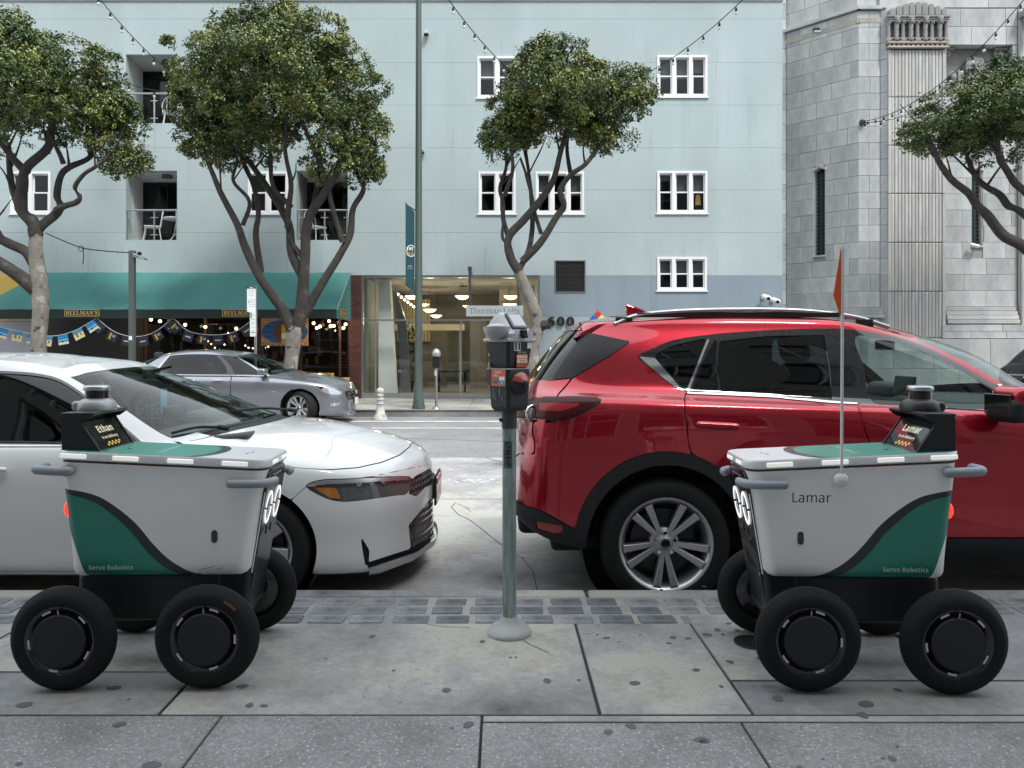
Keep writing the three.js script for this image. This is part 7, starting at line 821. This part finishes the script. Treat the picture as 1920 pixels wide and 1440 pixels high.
  for (const s of [-1, 1]) for (const u of [-0.29, -0.09, 0.12, 0.33]) mesh('light_strip', rot(rbox(0.10, 0.018, 0.008, 0.0038, 3), 0, 0, x(-0.0521)).translate(x(u), topAt(u) + 0.014, s * (half(0.83) + 0.0115)), led, lid);
  for (const z of [-0.07, 0.07]) mesh('light_strip', rbox(0.006, 0.015, 0.08, 0.003, 2).translate(x(front(0.83) + 0.0105), topAt(0.45) + 0.014, z), led, lid);
  // grey bumpers at the corners
  const pad = (pts, r = 0.015) => mesh('bumper', [tube(pts.map(([u, v, w]) => V(x(u), v, w)), r, 30, 10).scale(1, 1, 1), ...[pts[0], pts[pts.length - 1]].map(([u, v, w]) => new THREE.SphereGeometry(r, 12, 10).translate(x(u), v, w))], greyP, g);
  for (const s of [-1, 1]) { pad([[0.315, 0.744, s * 0.19], [0.36, 0.744, s * 0.196], [0.43, 0.744, s * 0.19], [0.462, 0.744, s * 0.155], [0.468, 0.744, s * 0.12]], 0.0175); pad([[-0.30, 0.795, s * 0.186], [-0.35, 0.796, s * 0.186], [-0.41, 0.799, s * 0.182], [-0.44, 0.8, s * 0.165], [-0.44, 0.8, s * 0.1]], 0.0185); mesh('bumper_mount', rot(cyl(0.02, 0.024, 0.03, 20), Math.PI / 2).translate(x(-0.315), 0.795, s * 0.176), greyP, g); }
  mesh('side_sensor', new THREE.CapsuleGeometry(0.0125, 0.026, 6, 14).scale(1, 1, 0.35).translate(x(0.243), 0.532, half(0.53) + 0.0015), MAT.blackGloss, g);
  // black face with two lit oval eyes, each split at its middle
  const lean = Math.atan2(front(0.8) - front(0.4), 0.4), face = new THREE.Group(); face.name = 'face'; g.add(face); face.position.set(x(front(0.60) + 0.004), 0.60, 0); face.rotation.order = 'YXZ'; face.rotation.y = dir * Math.PI / 2; face.rotateX(lean);
  { const hw = 0.128, shp = new THREE.Shape(); const r = 0.05, y0 = -0.40, y1 = 0.185; shp.moveTo(-hw + 0.03, y0); shp.lineTo(hw - 0.03, y0); shp.lineTo(hw, y1 - r); shp.quadraticCurveTo(hw, y1, hw - r, y1); shp.lineTo(-hw + r, y1); shp.quadraticCurveTo(-hw, y1, -hw, y1 - r); mesh('face_panel', new THREE.ExtrudeGeometry(shp, { depth: 0.008, bevelEnabled: true, bevelSize: 0.004, bevelThickness: 0.004, bevelSegments: 3, curveSegments: 10 }).translate(0, 0, -0.004), phy({ color: lin(0.012, 0.013, 0.016), roughness: 0.25, clearcoat: 0.6 }), face);
    mesh('camera_bar', rbox(0.13, 0.028, 0.012, 0.012, 3).translate(0, 0.15, 0.008), MAT.blackGloss, face); const eye = std({ color: lin(1, 1, 1), emissive: lin(1, 1, 1), emissiveIntensity: 0.36 });
    for (const s of [-1, 1]) for (const h of [0, 1]) mesh('eye', new THREE.TorusGeometry(0.053, 0.006, 8, 30, Math.PI - 0.12).rotateZ(0.06 + h * Math.PI).scale(0.74, 1.12, 0.4).translate(s * 0.064, 0.03 + (h ? -0.002 : 0.002), 0.011), eye, face);
    for (const s of [-1, 1]) mesh('small_sensor', rbox(0.008, 0.034, 0.006, 0.002).translate(s * 0.03, -0.07, 0.009), MAT.blackGloss, face); mesh('edge_light', rbox(0.004, 0.32, 0.004, 0.0015).translate(-dir * 0.134, -0.06, 0.004), std({ color: lin(0.9, 0.9, 0.9), roughness: 0.4 }), face); }
  // screen housing and lidar
  { const A = [[-0.352, 0.855], [-0.352, 0.995], [-0.342, 1.013], [-0.240, 1.017], [-0.235, 1.004], [-0.262, 0.985], [-0.278, 0.982], [-0.198, 0.862], [-0.10, 0.842]].map(([u, v]) => [x(u), v]); if (dir < 0) A.reverse(); const side = mesh('screen_housing', extrude(A, 0.012, 0.003).translate(0, 0, 0.15), std({ color: lin(0.012, 0.013, 0.016), roughness: 0.42 }), g); mesh('housing_side', extrude(A, 0.012, 0.003).translate(0, 0, -0.138), side.material, side);
    const B = [[-0.35, 0.853], [-0.35, 0.99], [-0.284, 0.978], [-0.204, 0.857]].map(([u, v]) => [x(u), v]); if (dir < 0) B.reverse(); mesh('housing_core', extrude(B, 0.276, 0.002).translate(0, 0, 0.138), MAT.black, side); mesh('visor', [rbox(0.125, 0.014, 0.30, 0.006).rotateZ(0.012 * dir).translate(x(-0.292), 1.012, 0), rbox(0.11, 0.012, 0.27, 0.005).rotateZ(-dir * 0.19).translate(x(-0.15), 0.853, 0)], std({ color: lin(0.02, 0.021, 0.024), roughness: 0.35 }), side); mesh('button', cyl(0.012, 0.014, 0.008, 20).translate(x(-0.135), 0.861, 0.05), MAT.blackGloss, side);
    const st = canvasTex(512, 288, (c, w, h) => { c.fillStyle = '#030807'; c.fillRect(0, 0, w, h); c.fillStyle = '#fbf6d8'; c.textAlign = 'center'; c.font = 'bold 92px sans-serif'; c.fillText(screenName, w / 2, 120); c.font = 'bold 40px sans-serif'; c.fillText('is on delivery', w / 2, 182); c.strokeStyle = '#ffdf6b'; c.lineWidth = 10; c.beginPath(); for (let i = 0; i <= 60; i++) { const X0 = w / 2 - 110 + i * 220 / 60, Y0 = 232 + 16 * Math.sin(i / 60 * 8 * Math.PI); i ? c.lineTo(X0, Y0) : c.moveTo(X0, Y0); } c.stroke(); });
    const sc = mesh('screen', new THREE.PlaneGeometry(0.262, 0.138), phy({ color: lin(0.02, 0.022, 0.022), roughness: 0.08, emissive: lin(1, 1, 1), emissiveMap: st, emissiveIntensity: 0.4, clearcoat: 1 }), side); sc.position.set(x(-0.2415), 0.9205, 0); sc.rotation.order = 'YXZ'; sc.rotation.y = dir * Math.PI / 2; sc.rotateX(-0.587);
    const bm = dark ? std({ color: lin(0.02, 0.021, 0.023), roughness: 0.4 }) : std({ color: lin(0.36, 0.37, 0.38), roughness: 0.35, metalness: 0.3 }); const ld = mesh('lidar', [lathe([[0.074, 0], [0.076, 0.012], [0.07, 0.034], [0.052, 0.045], [0.046, 0.048]], 40).translate(x(-0.288), 1.018, 0), rbox(0.05, 0.04, 0.05, 0.015, 3).translate(x(-0.348), 1.036, 0.02)], bm, g); mesh('lidar_window', cyl(0.044, 0.044, 0.034, 40).translate(x(-0.288), 1.082, 0), MAT.blackGloss, ld); mesh('lidar_cap', lathe([[0.001, 0.022], [0.044, 0.021], [0.05, 0.015], [0.05, 0.002], [0.044, 0]], 40).translate(x(-0.288), 1.098, 0), MAT.steel, ld); }
  // tail lamp
  { const tl = mesh('tail_light', new THREE.SphereGeometry(0.036, 20, 14).scale(0.42, 0.95, 1).translate(x(-0.352), 0.632, 0.085), std({ color: lin(0.5, 0.02, 0.02), emissive: lin(1, 0.035, 0.02), emissiveIntensity: 0.9, roughness: 0.3 }), g); const m2 = tl.clone(); m2.name = 'tail_light'; m2.position.z = -0.17; g.add(m2); }
  // running gear
  mesh('chassis', [rbox(0.62, 0.20, 0.24, 0.03, 3).translate(x(0.0), 0.285, 0), rbox(0.14, 0.22, 0.26, 0.03, 3).rotateZ(-dir * 0.12).translate(x(0.30), 0.31, 0)], blackM, g);
  const tyreT = dataTex(128, (i, u, v) => { const k = Math.abs(((u / 32 + (v < 64 ? v : 128 - v) / 40) % 1) - 0.5); return k > 0.42 || Math.abs(v - 64) < 4 ? 0.1 : 0.8; }, false); tyreT.repeat.set(12, 1);
  for (const s of [-1, 1]) for (const [k, u] of [[0, -0.264], [1, 0.264]].entries()) {
    const R = 0.1925, w = 0.082, wh = mesh('wheel', rot(lathe([[0.125, -w / 2 + 0.006], [0.135, -w / 2], [0.16, -w / 2 - 0.002], [0.178, -w / 2 + 0.012], [0.188, -w / 2 + 0.026], [R, -0.008], [R, 0.008], [0.188, w / 2 - 0.026], [0.178, w / 2 - 0.012], [0.16, w / 2 + 0.002], [0.135, w / 2], [0.125, w / 2 - 0.006], [0.12, 0], [0.125, -w / 2 + 0.006]], 96), Math.PI / 2), MAT.rubber, g); wh.position.set(x(u[1]), R - 0.001, s * 0.295); if (s < 0) wh.rotation.y = Math.PI;
    const tr = []; for (let i = 0; i < 54; i++) for (const q of [-1, 1]) { const b = rbox(0.012, 0.002, 0.018, 0.0008, 1).rotateY(q * 0.5); b.rotateX(q * 0.6); b.translate(0, 0.1858, q * 0.0175); b.rotateZ(i / 54 * 6.2832 + (q > 0 ? 0.058 : 0)); tr.push(b); } mesh('tread', tr, MAT.rubber, wh);
    mesh('rim', rot(lathe([[0.05, 0.012], [0.098, 0.014], [0.112, 0.03], [0.126, 0.036], [0.13, 0.034], [0.122, -0.03], [0.05, -0.03]], 64), Math.PI / 2), phy({ color: lin(0.01, 0.01, 0.011), roughness: 0.18, clearcoat: 0.7 }), wh);
    mesh('hub_cover', [rot(lathe([[0.001, 0.046], [0.088, 0.045], [0.096, 0.041], [0.098, 0.034], [0.098, 0.0]].reverse(), 64), Math.PI / 2)], std({ color: lin(0.019, 0.02, 0.022), roughness: 0.42, metalness: 0.3 }), wh);
    for (let i = 0; i < 5; i++) { const a0 = i / 5 * 6.283 + 0.6 + u[0] * 0.5, arc = new THREE.RingGeometry(0.1085, 0.1165, 10, 1, a0, 0.30).translate(0, 0, 0.0335); mesh('reflective_mark', arc, std({ color: lin(0.6, 0.6, 0.58), roughness: 0.35, side: THREE.DoubleSide }), wh); }
    if (!flag && s > 0 && u[0] === 1) mesh('tyre_lettering', Array.from({ length: 6 }, (_, i) => new THREE.RingGeometry(0.155, 0.166, 3, 1, 0.75 + i * 0.058, 0.042).translate(0, 0, 0.0435)), std({ color: lin(0.24, 0.1, 0.045), roughness: 0.8 }), wh);
    mesh('valve', rot(cyl(0.003, 0.003, 0.02, 8), 0.3).translate(0.0, 0.108, 0.042), MAT.steel, wh); mesh('axle', rot(cyl(0.03, 0.035, 0.17, 16), Math.PI / 2).translate(0, 0.0, -0.1), blackM, wh); mesh('fork', rbox(0.06, 0.12, 0.03, 0.012).translate(x(u[1]) * -0.12, 0.06, -0.07), blackM, wh);
  }
  if (flag) { const px0 = x(flag[0]), z0 = half(0.77) + 0.02; mesh('flag_mount', [rot(lathe([[0.001, 0.016], [0.02, 0.014], [0.026, 0.004], [0.026, -0.016], [0.02, -0.02]].reverse(), 28), Math.PI / 2).translate(px0, 0.765, z0)], MAT.white, g); const pole = mesh('flag_pole', tube([[px0, 0.765, z0 + 0.004], [px0 + 0.002, 1.2, z0 + 0.004], [px0 + 0.004, 1.66, z0 + 0.003]], 0.0055, 30, 10), std({ color: lin(0.62, 0.63, 0.6), roughness: 0.4 }), g); const fs = [[0.0, 1.655], [-0.006, 1.645], [-0.03, 1.49], [-0.033, 1.475], [-0.012, 1.41], [0.0, 1.388], [0.004, 1.40], [0.004, 1.65]], fl = extrude(fs, 0.004).translate(px0 + 0.002, 0, z0 + 0.005); mesh('flag', [fl, extrude([[0, 1.653], [0.0, 1.392], [0.012, 1.40], [0.012, 1.65]], 0.01).translate(px0 - 0.002, 0, z0 + 0.002)], std({ color: lin(0.72, 0.12, 0.025), roughness: 0.6, side: THREE.DoubleSide }), pole); mesh('flag_stitching', Array.from({ length: 7 }, (_, i) => box(px0 + 0.002, px0 + 0.011, 1.41 + i * 0.036, 1.427 + i * 0.036, z0 + 0.0045, z0 + 0.0065)), MAT.white, pole); }
  return g;
}
robot({ X: -1.374, D: 3.165, dir: 1, turn: 0.03, screenName: 'Ethan', dark: false, label: 'white and teal delivery robot with grey lidar base, its screen reading Ethan' });
robot({ X: 1.414, D: 3.135, dir: -1, turn: -0.045, screenName: 'Lamar', labelText: 'Lamar', dark: true, flag: [0.1], label: 'white and teal delivery robot lettered Lamar, carrying an orange flag on a whip pole' });

// ------------------------------------------------------------------ parking meter in the foreground
{
  const D = 3.43, g = root('parking_meter', at(955, 0, D).x, 0, -D); tag(g, 'black and silver coin parking meter on a scuffed grey pole in the foreground', 'parking meter');
  const tPole = dataTex(256, (i, u, v) => { const k = N2[(v * 2 % 512) * 512 + u * 2 % 512], f = N3[(v % 512) * 512 + (u * 3 % 512)], b = 0.5 * tone(k, 0.9); const s = sstep(0.62, 0.70, f) * sstep(0.45, 0.6, k); return mix3([b * 0.85, b, b * 0.97], [0.95, 0.97, 0.96], s * 0.8); }, false); tPole.repeat.set(2, 1.2);
  mesh('pole', [cyl(0.031, 0.031, 1.0, 32).translate(0, 0.5, 0)], std({ color: lin(0.62, 0.64, 0.63), map: tPole, roughness: 0.45, metalness: 0.35 }), g);
  mesh('pole_sleeve', [cyl(0.034, 0.034, 0.10, 32).translate(0, 0.965, 0), bar(V(-0.034, 0.955, 0.01), V(-0.044, 0.95, 0.012), 0.01)], std({ color: lin(0.05, 0.052, 0.055), roughness: 0.5 }), g);
  const scrawl = canvasTex(128, 256, (c, w, h) => { c.clearRect(0, 0, w, h); c.fillStyle = '#4d5655'; c.fillRect(0, 0, w, h); c.strokeStyle = '#101314'; c.lineWidth = 7; for (let k = 0; k < 7; k++) { c.beginPath(); c.moveTo(20 + 80 * noiseBrick(k, 1), 20 + k * 32); for (let j = 0; j < 5; j++) c.lineTo(15 + 95 * noiseBrick(k, j + 2), 10 + k * 33 + 28 * noiseBrick(j, k)); c.stroke(); } }); mesh('scrawl', new THREE.CylinderGeometry(0.0316, 0.0316, 0.12, 20, 1, true, -0.9, 1.3).translate(0, 0.80, 0), std({ map: scrawl, roughness: 0.6 }), g);
  const cast = std({ color: lin(0.5, 0.505, 0.51), metalness: 0.8, roughness: 0.36, bumpMap: again(tGrain, 8), bumpScale: 0.002 }); mesh('base_flange', lathe([[0.098, 0], [0.098, 0.012], [0.088, 0.028], [0.06, 0.042], [0.042, 0.058], [0.038, 0.075], [0.031, 0.078]], 48), cast, g);
  const head = new THREE.Group(); head.name = 'meter_head'; head.rotation.y = Math.PI / 4 - 0.06; head.scale.set(1.06, 1, 1.06); g.add(head);
  const frame = (y0, y1, w0, w1, c, mat, name) => { const oct = (w) => { const h = w / 2, k = c; return [[h, h - k], [h - k, h], [-h + k, h], [-h, h - k], [-h, -h + k], [-h + k, -h], [h - k, -h], [h, -h + k]]; }; const P = [], I = [], rows = [[y0, w0 - 0.02], [y0 + 0.012, w0 - 0.004], [y0 + 0.022, w0], [y1 - 0.01, w1], [y1 - 0.003, w1 - 0.004], [y1, w1 - 0.012]], pos = []; for (const [y, w] of rows) pos.push(oct(w).map(([a, b]) => V(a, y, b))); const tri = (a, b, d) => P.push(...a.toArray(), ...b.toArray(), ...d.toArray()); for (let j = 0; j < rows.length - 1; j++) for (let i = 0; i < 8; i++) { const a = pos[j][i], b = pos[j][(i + 1) % 8], d = pos[j + 1][i], e = pos[j + 1][(i + 1) % 8]; tri(a, d, b); tri(b, d, e); } const cap = (r, y, up) => { for (let i = 1; i < 7; i++) up ? tri(r[0], r[i + 1], r[i]) : tri(r[0], r[i], r[i + 1]); }; cap(pos[0], 0, false); cap(pos[rows.length - 1], 0, true); const gm = new THREE.BufferGeometry(); gm.setAttribute('position', new THREE.Float32BufferAttribute(P, 3)); gm.computeVertexNormals(); return mesh(name, uvWorld(gm), mat, head); };
  const blk = std({ color: lin(0.02, 0.022, 0.025), roughness: 0.38, bumpMap: again(tGrain, 9), bumpScale: 0.0012 });
  const vault = frame(0.995, 1.18, 0.120, 0.132, 0.012, blk, 'coin_vault'), upper = frame(1.181, 1.305, 0.126, 0.146, 0.012, blk, 'upper_housing'); mesh('rib', rbox(0.137, 0.006, 0.137, 0.003).translate(0, 1.181, 0), cast, vault);
  // knob side is the face turned right (+x before the head is turned), card side is the face turned left (+z... seen left)
  const HX = 0.0665; const knob = mesh('knob', rot(lathe([[0.052, 0], [0.05, 0.006], [0.03, 0.02], [0.012, 0.03], [0.011, 0.034], [0.007, 0.034], [0.0065, 0.026]], 40), 0, 0, 0).rotateX(Math.PI / 2).translate(0, 1.117, HX - 0.003), blk, vault);
  mesh('red_cap', (() => { const l = new THREE.LatheGeometry([[0.0505, 0.0065], [0.047, 0.012], [0.03, 0.0235], [0.014, 0.0315]].map(([r, y]) => new THREE.Vector2(r, y)), 30, Math.PI / 2 + 0.25, Math.PI - 0.5); return l.rotateX(Math.PI / 2).translate(0, 1.117, HX - 0.002); })(), phy({ color: lin(0.4, 0.05, 0.035), roughness: 0.25, clearcoat: 0.5, side: THREE.DoubleSide }), knob); mesh('knob_boss', rot(cyl(0.011, 0.011, 0.012, 20), Math.PI / 2).translate(0, 1.113, HX + 0.03), MAT.black, knob);
  const lab = canvasTex(256, 256, (c, w, h) => { c.fillStyle = '#d2622c'; c.fillRect(0, 0, w, h); c.fillStyle = '#f3ece2'; c.fillRect(14, 30, 228, 52); c.fillRect(14, 104, 228, 62); c.fillStyle = '#b04a22'; c.font = 'bold 40px sans-serif'; c.textAlign = 'center'; c.fillText('PAY ZONE', 128, 70, 200); c.fillStyle = '#2a2522'; c.font = 'bold 52px sans-serif'; c.fillText('CB3650', 128, 153, 210); c.fillStyle = '#a8481f'; c.fillRect(14, 190, 228, 50); });
  mesh('orange_label', plane(0.062, 0.058, 0.008, 1.218, 0.0706), std({ map: lab, roughness: 0.4 }), upper);
  const cap = canvasTex(256, 48, (c, w, h) => { c.fillStyle = '#0c0d0e'; c.fillRect(0, 0, w, h); c.fillStyle = '#d8dcdc'; c.font = 'bold 36px sans-serif'; c.textAlign = 'center'; c.fillText('TEXT TO PAY', 128, 38, 240); }); mesh('caption', plane(0.055, 0.011, 0.006, 1.254, 0.0716), std({ map: cap, roughness: 0.5 }), upper);
  const grey = std({ color: lin(0.5, 0.51, 0.52), roughness: 0.4, metalness: 0.4 }); mesh('card_slot', [rbox(0.038, 0.044, 0.004, 0.002).translate(-0.022, 1.281, 0.0722)], grey, upper); mesh('slot_mouth', [box(-0.016, -0.008, 1.266, 1.296, 0.0735, 0.0748), box(-0.034, -0.026, 1.264, 1.298, 0.0735, 0.0748)], MAT.black, upper); mesh('notice', rbox(0.026, 0.026, 0.003, 0.001).translate(0.048, 1.284, 0.0724), MAT.white, upper);
  const st2 = canvasTex(256, 256, (c, w, h) => { c.fillStyle = '#e06a50'; c.fillRect(0, 0, w, h); c.fillStyle = '#f6d9c8'; c.font = 'bold 54px sans-serif'; c.fillText('EASY', 60, 62); c.fillText('PAY', 40, 118, 80); c.fillStyle = '#4e5a5e'; c.beginPath(); c.arc(78, 170, 50, 0, 7); c.fill(); c.fillStyle = '#e8ddd4'; for (let k = 0; k < 7; k++) c.fillRect(44 + k * 9, 140 + (k % 3) * 16, 12, 8); c.fillStyle = '#f2f4f2'; c.fillRect(140, 110, 100, 56); c.fillStyle = '#3f9db8'; c.fillRect(140, 166, 100, 70); c.fillStyle = '#fff'; c.font = 'bold 40px sans-serif'; c.fillText('P', 176, 216); });
  mesh('pay_sticker', new THREE.PlaneGeometry(0.088, 0.074).rotateY(-Math.PI / 2).translate(-0.0668, 1.142, 0.006), std({ map: st2, roughness: 0.4 }), vault); mesh('scratches', [[-0.03, 1.05, 0.045], [-0.018, 1.045, 0.03], [0.01, 1.06, 0.05], [0.025, 1.04, 0.02]].map(([z, y, h]) => box(-0.0655, -0.0645, y, y + h, z, z + 0.0016)), grey, vault); mesh('hinge', [bar(V(-0.066, 1.18, -0.05), V(-0.066, 1.21, -0.05), 0.006), bar(V(-0.066, 1.235, -0.05), V(-0.066, 1.25, -0.05), 0.006)], MAT.steel, upper);
  // silver head: rounded hood with a sloping window, a round cup on the left
  const silver = std({ color: lin(0.50, 0.505, 0.52), metalness: 0.35, roughness: 0.4, bumpMap: again(tGrain, 10), bumpScale: 0.0006 });
  { const prof = [[-0.075, 1.306], [0.079, 1.306], [0.08, 1.335], [0.066, 1.355], [0.012, 1.425], [-0.015, 1.432], [-0.045, 1.42], [-0.07, 1.385], [-0.079, 1.34]], hood = extrude(prof, 0.156, 0.022); hood.translate(0, 0, 0.078).rotateY(-Math.PI / 2); const p = hood.attributes.position; for (let i = 0; i < p.count; i++) { const k = sstep(1.31, 1.44, p.getY(i)); p.setX(i, p.getX(i) * (1 - 0.34 * k)); } hood.computeVertexNormals(); const h = mesh('hood', hood, silver, upper); mesh('collar', rbox(0.16, 0.016, 0.16, 0.006).translate(0, 1.307, 0), silver, h); const sl = Math.atan2(0.07, 0.054); mesh('window_frame', rot(rbox(0.088, 0.084, 0.008, 0.004), -(Math.PI / 2 - sl) * 1.0).translate(0, 1.393, 0.044), MAT.blackGloss, h); mesh('solar_window', rot(rbox(0.068, 0.066, 0.006, 0.002), -(Math.PI / 2 - sl)).translate(0, 1.395, 0.0465), std({ color: lin(0.62, 0.64, 0.66), roughness: 0.15 }), h); mesh('key_pad', [rbox(0.03, 0.034, 0.022, 0.006).translate(0.004, 1.336, 0.083), rbox(0.02, 0.012, 0.02, 0.004).translate(0.006, 1.322, 0.09)], MAT.blackPlastic, h); mesh('instruction_sticker', [plane(0.016, 0.04, -0.034, 1.335, 0.0812), plane(0.024, 0.022, 0.042, 1.342, 0.0812)], std({ color: lin(0.5, 0.56, 0.62), roughness: 0.4 }), h); }
  mesh('side_cup', [new THREE.SphereGeometry(0.056, 28, 18, 0, 6.2832, Math.PI / 2, Math.PI / 2).scale(1.0, 0.85, 1), cyl(0.057, 0.056, 0.008, 28).translate(0, 0.003, 0), new THREE.SphereGeometry(0.045, 20, 14).scale(1, 0.35, 1).translate(0, 0.006, 0)].map((q) => q.translate(-0.088, 1.358, 0.02)), silver, head); mesh('cup_bracket', [rbox(0.05, 0.03, 0.06, 0.01, 3).translate(-0.075, 1.322, 0.01)], silver, head);
}

scene.traverse((o) => { if (o.isMesh) { o.castShadow = true; o.receiveShadow = true; } });
renderer.render(scene, camera);
